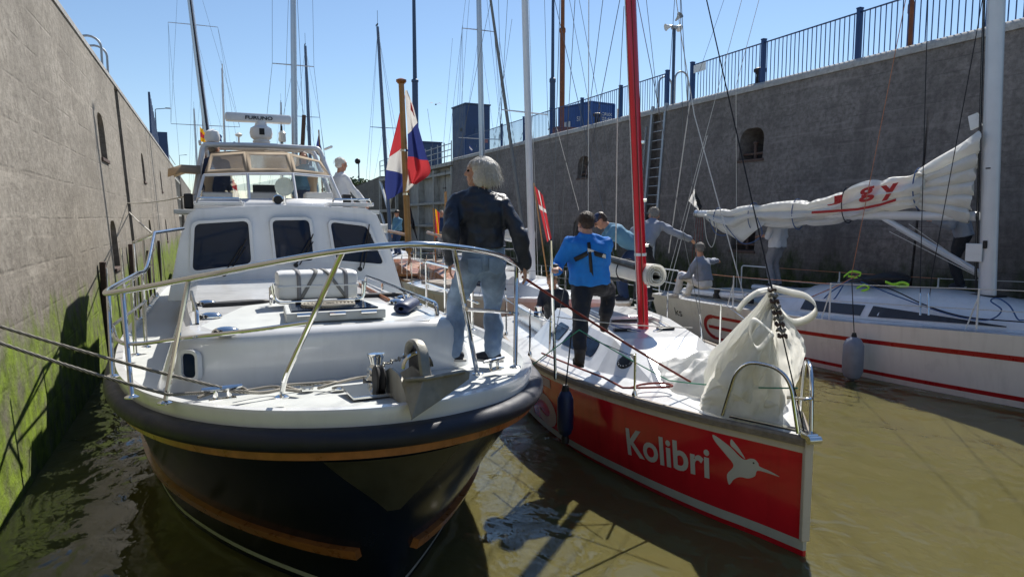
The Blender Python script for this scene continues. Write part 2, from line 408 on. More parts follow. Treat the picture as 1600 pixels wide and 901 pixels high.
def interp(tab, x):
    """smooth interpolation of a table of (x, value)"""
    if x <= tab[0][0]: return tab[0][1]
    for i in range(len(tab)-1):
        x0, y0 = tab[i]; x1, y1 = tab[i+1]
        if x <= x1:
            t = (x-x0)/(x1-x0)
            m0 = (y1-tab[i-1][1])/(x1-tab[i-1][0]) if i else (y1-y0)/(x1-x0)
            m1 = (tab[i+2][1]-y0)/(tab[i+2][0]-x0) if i+2 < len(tab) else (y1-y0)/(x1-x0)
            h = x1-x0; t2 = t*t; t3 = t2*t
            return (2*t3-3*t2+1)*y0+(t3-2*t2+t)*h*m0+(-2*t3+3*t2)*y1+(t3-t2)*h*m1
    return tab[-1][1]
def dup(root, loc, rotz=None, label=None):
    r = root.copy(); COL.objects.link(r); r.location = loc
    if rotz is not None: r.rotation_euler = (0, 0, rotz)
    if label: r['label'] = label
    for ch in root.children:
        c = ch.copy(); COL.objects.link(c); c.parent = r
        for g in ch.children:
            d = g.copy(); COL.objects.link(d); d.parent = c
    return r
def carve(o, cutters):
    """cut prisms (MB) out of a mesh object and bake the result"""
    tmp = []
    for c in cutters:
        me = c.mesh('cut', []); bm = bmesh.new(); bm.from_mesh(me); bmesh.ops.recalc_face_normals(bm, faces=bm.faces); bm.to_mesh(me); bm.free()
        k = link('cut', me); k.matrix_basis = mworld(o); k.hide_render = True; tmp.append(k)
        md = o.modifiers.new('x', 'BOOLEAN'); md.operation = 'DIFFERENCE'; md.solver = 'EXACT'; md.object = k
    bpy.context.view_layer.update()
    dg = bpy.context.evaluated_depsgraph_get(); me = bpy.data.meshes.new_from_object(o.evaluated_get(dg))
    o.modifiers.clear(); o.data = me
    for k in tmp: d = k.data; bpy.data.objects.remove(k); bpy.data.meshes.remove(d)
    return o
def text_mesh(body, offset=0., spacing=1.):
    c = bpy.data.curves.new('t', 'FONT'); c.body = body; c.offset = offset; c.space_character = spacing; c.resolution_u = 4
    o = bpy.data.objects.new('t', c); COL.objects.link(o); bpy.context.view_layer.update()
    dg = bpy.context.evaluated_depsgraph_get(); me = bpy.data.meshes.new_from_object(o.evaluated_get(dg))
    bm = bmesh.new(); bm.from_mesh(me); bmesh.ops.triangulate(bm, faces=bm.faces[:])
    for _ in range(2): bmesh.ops.subdivide_edges(bm, edges=[e for e in bm.edges if e.calc_length() > .12], cuts=1)
    bmesh.ops.triangulate(bm, faces=bm.faces[:])
    vs = [v.co.copy() for v in bm.verts]; bm.verts.index_update(); fs = [tuple(v.index for v in f.verts) for f in bm.faces]; bm.free()
    bpy.data.objects.remove(o); bpy.data.curves.remove(c); bpy.data.meshes.remove(me)
    x0 = min(v.x for v in vs); x1 = max(v.x for v in vs); y0 = min(v.y for v in vs); y1 = max(v.y for v in vs)
    return [((v.x-x0)/(x1-x0), (v.y-y0)/(y1-y0)) for v in vs], fs, (x1-x0)/(y1-y0)
# ------------------------------------------------------------------ water, banks, lock walls
wb = MB(); N = 60
wb.grid([[V((-9+i*24/4, -40+j*10, 0)) for i in range(5)] for j in range(35)])
structure(wb.build('water', 'water', smooth=180))
LT, RT = 5.97, 6.13                                        # top of the left and right wall
def LX(z): return -1.72-.055*z
def RX(z): return 12.85+.072*z
# ground on both banks and beyond
structure(MB().grid([[V((x, y, LT-.02)) for x in (-400, -60, -3.2)] for y in (-60, 60, 200, 900)]).build('quay_ground', 'quay_paving'))
structure(MB().grid([[V((x, y, RT-.02)) for x in (14.3, 70, 400)] for y in (-60, 60, 200, 900)]).build('quay_ground', 'quay_paving'))

def arch(y0, y1, z0, z1, x, n=6):
    """outline of a round-topped mooring recess in the plane X = x"""
    r = min((y1-y0)/2, .32); pts = [(x, y0, z0), (x, y1, z0)]
    for k in range(n+1): t = pi/2*k/n; pts.append((x, y1-r+r*cos(t), z1-r+r*sin(t)))
    for k in range(n+1): t = pi/2+pi/2*k/n; pts.append((x, y0+r+r*cos(t), z1-r+r*sin(t)))
    return pts
def recess_post(parent, x, y0, y1, z0, side):
    c = (y0+y1)/2; p = MB(); dx = .16*side
    p.bar((x+dx, c, z0+.03), (x+dx, c, z0+.43), .05, 12); p.bar((x+dx, y0+.01, z0+.16), (x+dx, y1-.01, z0+.16), .035, 10)
    p.lathe([(.05, 0), (.075, .02), (.075, .06), (.03, .085)], (x+dx, c, z0+.40), 12)
    p.build('mooring_post', 'rust_dark', parent, world=True)
    b = MB().box((x+side*.04, c, z0-.03), (.20, y1-y0+.10, .07)); b.build('sill', 'rust_dark', parent, bevel=.01, world=True)

# left wall
lw = thing('lock_wall', 'long sunlit concrete lock wall with green weed at its foot, on the left', 'wall', (LX(0), 0, 0))
sec = [(LX(-3), -3), (LX(LT-.12), LT-.12), (-3.2, LT-.12), (-3.2, -3)]
wl = MB().prism([(x, 0, z) for x, z in sec], (0, -14, 0), (0, 51, 0)).build('wall_face', 'concrete_left', lw, 0, world=True)
cut = []; REC = [(16.1, 17.05), (25.7, 26.6), (34.9, 35.8), (7.0, 7.9), (-2.3, -1.4)]
for y0, y1 in REC:
    for z0, z1 in ((3.80, 4.72), (1.58, 2.55)):
        if y0 < 9: continue
        cut.append(MB().prism(arch(y0, y1, z0, z1, LX(z0)), (.5, 0, 0), (-.85, 0, 0)))
cut.append(MB().box((LX(3)-.02, 20.3, 1.5), (.7, .75, 10)))                       # ladder groove
cut.append(MB().box((LX(3)+.13, 29.9, 1.5), (.5, .07, 10))); cut.append(MB().box((LX(3)+.13, 43., 1.5), (.5, .09, 10)))
im = mworld(lw).inverted()
for c in cut: c.v = [tuple(im @ V(p)) for p in c.v]
carve(wl, cut)
cp = [(LX(LT)+.03, LT-.12), (LX(LT)+.03, LT-.03), (LX(LT), LT), (-2.9, LT), (-2.9, LT-.12)]
MB().prism([(x, 0, z) for x, z in cp], (0, -14, 0), (0, 51, 0)).build('coping', 'coping', lw, 0, world=True)
for y0, y1 in REC[:3]:
    for z0 in (3.80, 1.58): recess_post(lw, LX(z0)-.02, y0, y1, z0, -1)
lad = MB()
for s in (-.3, .3): lad.bar((LX(0)-.18, 20.3+s, -.5), (LX(5.9)-.18, 20.3+s, 5.9), .03, 6)
lad.build('ladder_stile', 'rust_dark', lw, world=True)
for k in range(20):
    z = .2+k*.29; MB().bar((LX(z)-.18, 20.0, z), (LX(z)-.18, 20.6, z), .016, 6).build('rung', 'rust_dark', lw, world=True)
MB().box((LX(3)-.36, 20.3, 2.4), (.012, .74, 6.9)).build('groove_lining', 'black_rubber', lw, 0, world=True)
# rubbing timbers hanging low on the left wall
for y, h in ((13.9, 2.3), (18.6, 2.6), (23.4, 1.9), (28.2, 2.2)):
    t = thing('fender_timber', 'dark rubbing timber against the left wall '+{13.9: 'nearest the bow rail', 18.6: 'just before the ladder groove', 23.4: 'just past the ladder groove', 28.2: 'farthest from the ladder groove'}[y], 'timber', (LX(.5), y, -.5))
    MB().box((LX(1)+.035, y, .7), (.09, .16, h)).build('post', 'rust_dark', t, 0, .012, True)
    MB().box((LX(1)+.088, y, .7), (.012, .10, h*.9)).build('wear_strip', 'galv', t, 0, 0, True)

def grab_hoop(x, y, z, dx, h, label):
    t = thing('grab_hoop', label, 'handrail', (x, y, z)); 
    pts = [(0, 0, -.1), (0, 0, h-.25)]+[(dx/2-dx/2*cos(pi*k/10), 0, h-.25+.25*sin(pi*k/10)) for k in range(1, 10)]+[(dx, 0, h-.25), (dx, 0, -.1)]
    MB().tube(pts, .028, 10).build('hoop', 'galv', t)
    for q in (0, dx): MB().lathe([(.06, 0), (.06, .012), (.03, .02)], (q, 0, 0), 12).build('foot_plate', 'galv', t)
grab_hoop(-2.25, 19.85, LT, -.55, .98, 'nearer tall steel grab hoop above the ladder groove on the left wall')
grab_hoop(-2.25, 20.9, LT, -.55, .98, 'farther tall steel grab hoop above the ladder groove on the left wall')

# left gate bay and far left wall
g = thing('lock_gate', 'pale steel gate leaf folded back at the far end of the left wall', 'gate', (-2.2, 51.3, 0))
MB().box((-2.45, 56, 2.6), (.35, 9.2, 6.2)).build('skin_plate', 'gate_grey', g, 0, .02, True)
for k in range(5): MB().box((-2.16, 56, .3+k*1.25), (.24, 9.1, .16)).build('beam', 'gate_grey', g, 0, .01, True)
for k in range(5): MB().box((-2.17, 51.9+k*2.05, 2.6), (.22, .18, 6)).build('upright', 'gate_grey', g, 0, .01, True)
for z in (6.15, 6.7): MB().bar((-2.3, 51.6, z), (-2.3, 60.4, z), .025).build('handrail', 'galv', g, world=True)
fw = thing('lock_wall', 'short far stretch of left lock wall beyond the folded gate', 'wall', (-2, 61, 0))
MB().prism([(x, 0, z) for x, z in sec], (0, 61, 0), (0, 95, 0)).build('wall_face', 'concrete_far', fw, 0, world=True)
MB().prism([(x, 0, z) for x, z in cp], (0, 61, 0), (0, 95, 0)).build('coping', 'coping', fw, 0, world=True)
MB().box((-2.95, 56, 2.5), (.5, 10, 7)).build('gate_bay', 'concrete_far', fw, 0, world=True)
# stepped dark-blue steel screen standing on the left wall
sc = thing('steel_screen', 'dark blue stepped steel screen standing on the left wall', 'screen', (-2.35, 37, LT))
for k in range(8):
    h = 2.35-.21*k; MB().box((-2.35, 37+k*.62, LT+h/2), (.05, .6, h)).build('panel', 'cabin_blue', sc, 0, .006, True)
    MB().box((-2.35, 36.72+k*.62, LT+h/2), (.09, .07, h+.1)).build('post', 'cabin_blue', sc, 0, .006, True)
sc = thing('steel_screen', 'low rounded blue machine guard behind the stepped screen on the left wall', 'screen', (-2.4, 46, LT))
MB().prism([(-2.4, 45+2.4*(k/10), LT+1.5*sin(pi*(.5+.5*k/10))) for k in range(11)]+[(-2.4, 45, LT)], (-.3, 0, 0), (.3, 0, 0)).build('guard', 'cabin_blue', sc, world=True)
MB().box((-2.4, 44.9, LT+.75), (.7, .08, 1.5)).build('end_plate', 'cabin_blue', sc, 0, world=True)

def street_lamp(p, h, arm, label, group='lamps on the left quay'):
    t = thing('street_lamp', label, 'lamp', p, 0)
    MB().tube([(0, 0, 0), (0, 0, 1.2), (0, 0, h)], [.09, .08, .045], 10).build('post', 'steel_blue', t)
    MB().tube(fillet([(0, 0, h-.02), (0, 0, h+.3), (arm, 0, h+.42)], .3), .035, 8).build('arm', 'steel_blue', t)
    MB().box((arm*1.25, 0, h+.45), (abs(arm)*.6, .28, .10), None, .8).build('lamp_head', 'galv', t, 0, .02)
    return t
p = at(246, 240, X=-4.5); street_lamp((p.x, p.y, LT), at(246, 170, Y=p.y).z-LT-.35, .9, 'tall street lamp with curved arm behind the left wall')
p = at(281, 262, X=-5.); street_lamp((p.x, p.y, LT), at(281, 243, Y=p.y).z-LT-.3, .9, 'distant small street lamp beyond the stepped screen')

# right wall
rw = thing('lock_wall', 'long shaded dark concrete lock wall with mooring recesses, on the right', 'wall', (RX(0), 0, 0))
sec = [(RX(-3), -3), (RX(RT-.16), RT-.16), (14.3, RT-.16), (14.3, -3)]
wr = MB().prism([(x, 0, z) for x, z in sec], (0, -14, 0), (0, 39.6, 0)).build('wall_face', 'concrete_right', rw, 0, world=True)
cut = []; RR = [(14.2, 15.1), (23.3, 24.15), (32.2, 33.1), (5.1, 6.)]
for y0, y1 in RR:
    for z0, z1 in ((4.14, 4.96), (1.75, 2.6)):
        cut.append(MB().prism(arch(y0, y1, z0, z1, RX(z0)), (-.5, 0, 0), (.9, 0, 0)))
cut.append(MB().box((RX(3)+.05, 18.98, 1.5), (.7, .78, 12)))
for y in (9.7, 28.4): cut.append(MB().box((RX(3)-.12, y, 1.5), (.5, .06, 12)))
im = mworld(rw).inverted()
for c in cut: c.v = [tuple(im @ V(p)) for p in c.v]
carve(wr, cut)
prof = [(RX(RT)-.06, RT-.20), (RX(RT)-.06, RT-.15)]+[(RX(RT)+.09-.15*cos(pi/2*k/6), RT-.15+.15*sin(pi/2*k/6)) for k in range(1, 7)]+[(13.9, RT), (13.9, RT-.20)]
for a, b in ((-14, 5.5), (5.53, 18.5), (18.53, 29), (29.03, 39.6)):
    MB().prism([(x, 0, z) for x, z in prof], (0, a, 0), (0, b, 0)).build('coping', 'coping', rw, 30, world=True)
for y0, y1 in RR:
    for z0 in (4.14, 1.75): recess_post(rw, RX(z0)+.03, y0, y1, z0, 1)
la = thing('wall_ladder', 'galvanised steel ladder recessed in the right lock wall', 'ladder', (RX(0), 18.98, 0))
for s in (-.36, .36): MB().box((0, 0, 0), (.09, .10, 6.6), Matrix.Rotation(.072, 3, 'Y')).build('stile', 'galv', la, 0, .008); la.children[-1].location = (RX(2.9)-RX(0)+.0, s, 2.9)
for k in range(20):
    z = .15+k*.29; MB().bar((RX(z)+.04, 18.66, z), (RX(z)+.04, 19.30, z), .018, 8).build('rung', 'galv', la, world=True)
ch = thing('wall_chain', 'hanging safety chain beside the ladder on the right wall', 'chain', (RX(3), 19.6, 1.))
for k in range(44):
    z = 5.5-k*.1; me = None
    q = [V((0, .026*cos(2*pi*i/10), .06*sin(2*pi*i/10))) for i in range(10)]
    if k % 2: q = [V((v.y, v.x, v.z)) for v in q]
    MB().tube([v+V((RX(z)-.03, 19.6, z)) for v in q], .012, 5, True).build('chain_link', 'galv', ch, world=True)
grab_hoop(13.55, 18.55, RT, .5, 1.05, 'nearer steel grab hoop above the ladder on the right wall')
grab_hoop(13.55, 19.42, RT, .5, 1.05, 'farther steel grab hoop above the ladder on the right wall')

def railing(ys, label):
    t = thing('railing', label, 'railing', (13.48, ys[0], RT))
    d = 1 if ys[-1] > ys[0] else -1; X = 13.48
    pm = MB().box((0, 0, .55), (.11, .09, 1.10)).mesh('post', 'metal_blue'); cm = MB().box((0, 0, 1.115), (.125, .105, .03)).mesh('cap', 'metal_blue')
    bm_ = MB().bar((0, 0, -.02), (0, 0, 1.02), .0115, 6).mesh('bar', 'metal_blue')
    for y in ys:
        o = link('post', pm, t); o.location = (0, y-ys[0], 0); c = link('post_cap', cm, o)
    for a, b in zip(ys, ys[1:]):
        n = max(2, int(abs(b-a)/.134)); m = (a+b)/2-ys[0]
        MB().box((0, m, 1.03), (.05, abs(b-a)-.1, .022)).build('top_rail', 'metal_blue', t, 0)
        for k in range(1, n):
            o = link('bar', bm_, t); o.location = (0, a+(b-a)*k/n-ys[0], 0)
railing([17.6, 14.65, 11.7, 8.75, 5.8], 'near blue bar railing on the right wall, above the furled mainsail')
railing([18.85, 21.6, 24.4, 27.1, 29.9, 32.6, 35.3, 38.], 'far blue bar railing on the right wall, before the blue cabins')
o = MB().box((13.43, 17.2, RT+.88), (.01, .55, .22)).build('notice_plate', 'plastic_white', None, 0)
tag(o, 'small white notice plate fixed on the near blue railing', 'sign')
for p, l in (((13.62, 14.9, RT), 'black quay bollard behind the near railing'), ((13.7, 29.9, RT), 'black quay bollard behind the far railing nearer the blue cabin'), ((13.7, 23.6, RT), 'black quay bollard in front of the blue container')):
    t = thing('quay_bollard', l, 'bollard', p, 0, 'quay bollards')
    MB().lathe([(.16, 0), (.16, .03), (.11, .08), (.10, .28), (.17, .36), (.17, .42), (.08, .46)], (0, 0, 0), 16).build('bollard_body', 'black_rubber', t)
    MB().box((0, 0, .012), (.44, .44, .03)).build('base_plate', 'rust_dark', t, 0, .005)

# things on the right quay
def quay(px, py, Z=RT, **k):
    p = at(px, py, **k); return V((p.x, p.y, Z))
P0 = V((17.6, 46.5, RT)); a = radians(14)
t = thing('steel_cabin', 'tall dark blue steel cabin with mono-pitch roof and door by the far railing', 'cabin', (at(736, 235, Y=45).x, 45, RT), radians(4))
w_, d_, h_ = 1.75, 2.3, at(736, 168, Y=45).z-RT
MB().prism([(-w_/2, -d_/2, 0), (w_/2, -d_/2, 0), (w_/2, -d_/2, h_), (-w_/2, -d_/2, h_)], (0, 0, 0), (0, d_, 0)).build('wall', 'cabin_blue', t, 0, .02)
MB().prism([(-w_/2-.05, -d_/2-.06, h_), (w_/2+.05, -d_/2-.06, h_), (w_/2+.05, d_/2+.06, h_-.0), (-w_/2-.05, d_/2+.06, h_-.0)], (0, 0, 0), (0, 0, .09)).build('roof', 'steel_blue', t, 0, .01)
dr = bx('door', (.2, -d_/2-.012, 1.25), (.95, .03, 2.2), 'steel_blue', t); bx('handle', (-.12, -d_/2-.045, 1.2), (.03, .05, .16), 'galv', dr)
bx('warning_plate', (.45, -d_/2-.034, 1.55), (.5, .012, .22), 'sign_orange', t); bx('vent', (-w_/2-.012, -.4, 2.3), (.03, .3, .22), 'black', t)
t = thing('steel_cabinet', 'lower dark blue steel cabinet beside the lamp mast above the gate', 'cabinet', (at(670, 245, Y=53).x, 53, RT), radians(4))
bx('case', (0, 0, 1.1), (1.55, 1.6, 2.25), 'cabin_blue', t, bevel=.02); bx('roof', (0, 0, 2.26), (1.65, 1.7, .07), 'steel_blue', t)
for s in (-.38, .38): bx('door', (s, -.812, 1.1), (.7, .025, 1.95), 'steel_blue', t)
t = thing('container', 'blue shipping container with white lettering behind the far railing', 'container', (at(916, 166, D=41).x, at(916, 166, D=41).y, RT), radians(11))
LC, WC, HC = 2.9, 1.75, at(916, 166, D=41).z-RT
bx('roof', (0, 0, HC), (WC, LC, .06), 'container_blue', t); bx('floor_frame', (0, 0, .1), (WC, LC, .2), 'container_blue', t)
for s in (-1, 1):
    for q in (-1, 1): bx('corner_post', (s*(WC/2-.04), q*(LC/2-.04), HC/2), (.12, .12, HC), 'container_blue', t)
def corr(a, b, n, amp, name):
    a, b = V(a), V(b); d = (b-a).normalized(); u = V((-d.y, d.x, 0)); pts = []
    for i in range(n):
        for f, s in ((0, 0), (.3, 0), (.5, 1), (.8, 1)): pts.append(a.lerp(b, (i+f)/n)+u*amp*s)
    pts.append(b); MB().grid([[p for p in pts], [p+V((0, 0, HC-.2)) for p in pts]]).build(name, 'container_blue', t, 0, recalc=False)
e = WC/2-.05; f = LC/2-.05
corr((-e, f, .15), (-e, -f, .15), 18, .035, 'side_wall'); corr((-e, -f, .15), (e, -f, .15), 9, .035, 'end_wall'); corr((e, -f, .15), (e, f, .15), 18, .035, 'side_wall'); corr((e, f, .15), (-e, f, .15), 9, .035, 'end_wall')
def flat_text(body, org, ux, uz, width, height, m, parent, name='lettering', off=.02, world=False):
    vs, fs, asp = text_mesh(body, off); ux, uz = V(ux).normalized(), V(uz).normalized()
    MB().add([V(org)+ux*u*width+uz*v*height for u, v in vs], fs).build(name, m, parent, 0, world=world, recalc=False)
flat_text('CRUX', (-.1, -f-.06, 2.15), (1, 0, 0), (0, 0, 1), .75, .17, 'decal_grey', t); flat_text('0543', (-.1, -f-.06, 1.9), (1, 0, 0), (0, 0, 1), .75, .17, 'decal_grey', t)
flat_text('SE', (-e-.05, -.2, 1.9), (0, -1, 0), (0, 0, 1), .5, .26, 'decal_grey', t)
for k in range(3): bx('marking_plate', (-e-.05, 1.15-.34*k, 1.75), (.012, .22, .45), 'decal_grey', t)
t = thing('machine_box', 'rust-brown steel box behind the far railing beside the container', 'box', (16.4, 31.7, RT), 0)
bx('case', (0, 0, .45), (1., 1.0, .9), 'rust_brown', t, bevel=.02); bx('lid', (0, 0, .93), (1.1, 1.1, .05), 'rust_brown', t)
def lamp_mast(px, ybase, X, label, m='steel_blue', step=128, top=14., r0=.20, r1=.14, simple=False):
    p = at(px, ybase, X=X); t = thing('lamp_mast', label, 'mast', (p.x, p.y, RT))
    zs = at(px, step, Y=p.y).z-RT
    MB().tube([(0, 0, 0), (0, 0, zs)], r0, 12).build('lower_tube', m, t)
    MB().tube([(0, 0, zs), (0, 0, zs+5), (0, 0, zs+top)], [r1, r1*.85, r1*.6], 12).build('upper_tube', m, t)
    MB().lathe([(r0, 0), (r0*1.18, .03), (r0*1.18, .2), (r1*.9, .3)], (0, 0, zs-.05), 14).build('collar', m, t)
    MB().lathe([(r0*1.8, 0), (r0*1.8, .04), (r0, .1)], (0, 0, 0), 14).build('base_flange', m, t)
lamp_mast(650, 248, 17, 'tall stepped grey-blue lamp mast left of the blue cabins', step=128, r0=.27, r1=.19)
lamp_mast(863, 205, 17.5, 'tall stepped grey-blue lamp mast beside the brown pole', step=128, r0=.15, r1=.09)
lamp_mast(878, 200, 16.5, 'tall rust-brown pole behind the far railing', 'rust_brown', step=50, r0=.13, r1=.10)
lamp_mast(1421, 68, 15., 'rust-brown pole behind the near railing close to the tall white mast', 'rust_brown', step=18, r0=.065, r1=.05)
p = at(1051, 165, X=14.1)
t = thing('loudspeaker_pole', 'steel pole carrying three horn loudspeakers behind the ladder gap', 'loudspeaker', (p.x, p.y, RT)); zt = at(1051, 42, Y=p.y).z-RT
MB().bar((0, 0, 0), (0, 0, zt), .05, 10).build('pole', 'steel_blue', t); MB().box((0, 0, zt-.02), (.16, .16, .1)).build('bracket', 'galv', t, 0, .01)
for dx, dy, dz in ((-.9, .2, -.25), (.8, .35, -.1), (.05, -.6, .35)):
    d = V((dx, dy, dz)).normalized(); c = V((0, 0, zt+.05+max(0, dz)*.3))
    MB().lathe([(.03, 0), (.035, .05), (.045, .11), (.08, .19), (.12, .25), (.11, .26), (.035, .14)], c+d*.06, 16, d).build('horn', 'plastic_white' if dz < .3 else 'galv', t)
p = at(561, 282, X=13.4)
t = thing('signal_lamp', 'thin pole with round dark signal lamp beyond the gate', 'lamp', (p.x, p.y, RT)); zt = at(561, 252, Y=p.y).z-RT
MB().bar((0, 0, 0), (0, 0, zt), .06, 8).build('pole', 'steel_blue', t); MB().ball((-.1, 0, zt), .28).build('lamp_head', 'black', t)

# right gate bay: leaf folded into the wall, walkway, truss
g = thing('lock_gate', 'pale panelled steel lock gate with walkway railing, folded against the right wall', 'gate', (13.2, 40, 0))
MB().box((13.75, 45.2, 2.55), (.3, 11., 6.3)).build('skin_plate', 'gate_grey', g, 0, .02, True)
for z in (.6, 2.1, 3.55, 5.3): MB().box((13.42, 45.2, z), (.40, 11., .16)).build('beam', 'gate_grey', g, 0, .015, True)
for y in (39.8, 43.4, 47., 50.6): MB().box((13.40, y, 2.55), (.42, .22, 6.2)).build('upright', 'gate_grey', g, 0, .015, True)
MB().box((13.6, 45.2, 5.82), (.95, 11.2, .22)).build('walkway', 'gate_grey', g, 0, .01, True)
for y in [39.8+k*1.37 for k in range(9)]: MB().bar((13.25, y, 5.9), (13.25, y, 7.15), .035).build('rail_post', 'galv', g, world=True)
for z in (6.3, 6.65, 7.0): MB().bar((13.25, 39.8, z), (13.25, 50.8, z), .028).build('handrail', 'galv', g, world=True)
tr = thing('truss_frame', 'white diagonal steel truss at the end of the right gate bay', 'truss', (13, 53, 0))
for y in (51.8, 57.2): MB().box((12.9, y, 2.9), (.2, .24, 6.2)).build('chord', 'gate_grey', tr, 0, .01, True)
for z in (.8, 3.2, 5.7): MB().box((12.9, 54.5, z), (.2, 5.2, .22)).build('chord', 'gate_grey', tr, 0, .01, True)
for (y0, z0, y1, z1) in ((51.9, 5.6, 54.4, 3.3), (54.6, 3.3, 57.1, 5.6), (51.9, 3.1, 54.4, .9), (54.6, .9, 57.1, 3.1)): MB().bar((12.9, y0, z0), (12.9, y1, z1), .11, 6).build('brace', 'plastic_white', tr, world=True)
for y in (51.8, 53.6, 55.4, 57.2): MB().bar((12.9, y, 6.), (12.9, y, 7.2), .04).build('rail_post', 'galv', tr, world=True)
for z in (6.4, 6.8, 7.2): MB().bar((12.9, 51.8, z), (12.9, 57.2, z), .03).build('handrail', 'galv', tr, world=True)
fr = thing('lock_wall', 'low far concrete wall with sloping top beyond the right gate', 'wall', (13, 58, 0))
MB().prism([(13., 57.6, -3), (13., 130, -3), (13., 130, 5.3), (13., 74, 5.4), (13., 57.6, 6.05)], (0, 0, 0), (3, 0, 0)).build('wall_face', 'concrete_far', fr, 0, world=True)
MB().box((14.2, 45.2, 2.5), (.6, 11.6, 7.2)).build('gate_bay', 'concrete_far', fr, 0, world=True)
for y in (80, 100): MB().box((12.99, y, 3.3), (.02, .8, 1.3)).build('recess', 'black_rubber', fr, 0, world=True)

# trees far beyond the end wall
def tree(p, h, r, label):
    t = thing('broadleaf_tree', label, 'tree', p, 0, 'far trees beyond the lock'); rnd = random.Random(int(p[0]*7+p[1]))
    MB().tube([(0, 0, 0), (.1, 0, h*.3), (0, .1, h*.6)], [.35, .25, .1], 8).build('trunk', 'bark', t)
    lv = MB()
    for i in range(26):
        u = rnd.random()*2*pi; q = rnd.random(); c = V((cos(u)*r*q, sin(u)*r*q, h*(.3+.68*rnd.random()*(1-.45*q)))); s = r*.42*rnd.uniform(.6, 1)
        for k in range(70):
            d = V((rnd.gauss(0, 1), rnd.gauss(0, 1), rnd.gauss(0, .8))).normalized()*s*rnd.uniform(.6, 1.05); a_ = V((rnd.gauss(0, 1), rnd.gauss(0, 1), rnd.gauss(0, 1))).normalized()*.30; b_ = d.cross(a_).normalized()*.30
            lv.add([c+d-a_, c+d+b_, c+d+a_, c+d-b_], [(0, 1, 2, 3)])
    lv.build('crown', 'leaf', t, 0, recalc=False)
for i, (px, X, h, l) in enumerate(((556, 24, 4.6, 'leftmost far green tree showing past the flybridge'), (540, 27, 5.2, 'middle far green tree behind the white-haired man'), (525, 24, 4.8, 'far green tree hidden mostly by the wheelhouse roof'))):
    p = at(px, 300, X=X); tree((p.x, p.y, RT-1.5), h, 4, l)
# bird
b = MB(); c = at(681, 163, D=60)
for s in (-1, 1): b.add([c, c+V((s*.32, .05, .16)), c+V((s*.62, 0, .02)), c+V((s*.28, -.14, .08))], [(0, 1, 2, 3)])
b.ball(c+V((0, 0, -.02)), .09, (.8, 1.8, .7), 8, 6)
tag(b.build('bird', 'shoe_dark'), 'small dark gull gliding in the sky left of the blue cabin', 'bird')
# ------------------------------------------------------------------ motor yacht, bow towards us
YX, YB = .97, 3.85
yt = thing('motor_yacht', 'large white motor yacht with navy hull and flybridge, nearest the left wall', 'yacht', (YX, YB, 0))
TBD = [(0, 0), (.316, .44), (.55, .77), (.77, 1.04), (1, 1.29), (1.22, 1.49), (1.48, 1.67), (1.79, 1.81), (2.24, 1.92), (3.3, 1.92), (3.5, 1.85)]
TBW = [(0, 0), (.5, .38), (1, .72), (1.5, 1.0), (2.2, 1.3), (3, 1.5), (4, 1.64), (6, 1.74), (12, 1.68)]
TZR = [(0, 1.53), (.8, 1.475), (1.6, 1.43), (3, 1.37), (5, 1.32), (12, 1.32)]
def yrail(q, inset=0., dz=0.):
    s = q*q; b = interp(TBD, q); e = .01
    d = V((interp(TBD, q+e)-interp(TBD, max(0, q-e)), (q+e)**2-max(0, q-e)**2, 0)).normalized() if q > .02 else V((1, 0, 0))
    n = V((d.y, -d.x, 0))                       # outward for the +x side
    return V((b, s, interp(TZR, s)+dz))-n*inset
def yhull(q, u):
    """u = 0 waterline .. 1 under the rub rail, local to the yacht, +x side"""
    s = q*q; top = yrail(q, .04, -.235); sw = .55+s*(1-.55/12); bw = interp(TBW, sw-.55); z = u*top.z
    k = max(u, 0)**1.2; k2 = max(u, 0)**1.1
    if u < 0: return V((bw*(1+u*.25), sw+(-u)*.35*math.exp(-s), u*top.z))
    return V((bw+(top.x-bw)*k, sw+(top.y-sw)*k2, z))
QS = [3.46*(i/44)**1.15 for i in range(45)]
def mir(p): return V((-p.x, p.y, p.z))
def band(fn, us, name, m, parent, both=True, qs=QS, sm=60):
    b = MB(); R = [[fn(q, u) for u in us] for q in qs]
    rows = [[mir(p) for p in r] for r in reversed(R)]+(R[1:] if qs[0] < .02 else R)
    if qs[0] < .02: b.grid(rows)
    else: b.grid(rows[:len(R)]); b.grid(rows[len(R):])
    return b.build(name, m, parent, sm)
def zu(z): return z/1.05
band(yhull, [-.45, -.25, -.1, 0, .04], 'underwater_hull', 'navy_paint', yt)
band(yhull, [.04, .08], 'boot_stripe', 'light_stripe', yt)
band(yhull, [.08, .16, .25, .33, .42, .52, .62, .72, .82, .92, 1.0], 'hull', 'navy_paint', yt)
# varnished strip, rub tube, white gunwale
def sec_band(prof):
    return lambda q, u: yrail(q, -prof[u][0], prof[u][1])
pr = [(-.05, -.285), (.010, -.285), (.014, -.238), (-.05, -.23)]; band(sec_band(pr), range(4), 'varnished_strip', 'teak', yt)
pr = [(-.06, -.24)]+[(.01+.078*sin(pi*k/12), -.17-.066*cos(pi*k/12)) for k in range(13)]+[(-.06, -.102)]
band(sec_band(pr), range(len(pr)), 'rub_rail', 'navy_rubber', yt, sm=80)
pr = [(-.015, -.12), (.0, -.02), (-.01, 0), (-.07, .0), (-.105, -.07)]; band(sec_band(pr), range(5), 'gunwale', 'gelcoat', yt)
dk = MB(); rows = []
for q in QS: p = yrail(q, .095, -.065); rows.append([V((p.x*f, p.y, p.z+.03*(1-f*f))) for f in (-1, -.7, -.35, 0, .35, .7, 1)])
dk.grid(rows); dk.build('deck', 'gelcoat_grey', yt, 60)
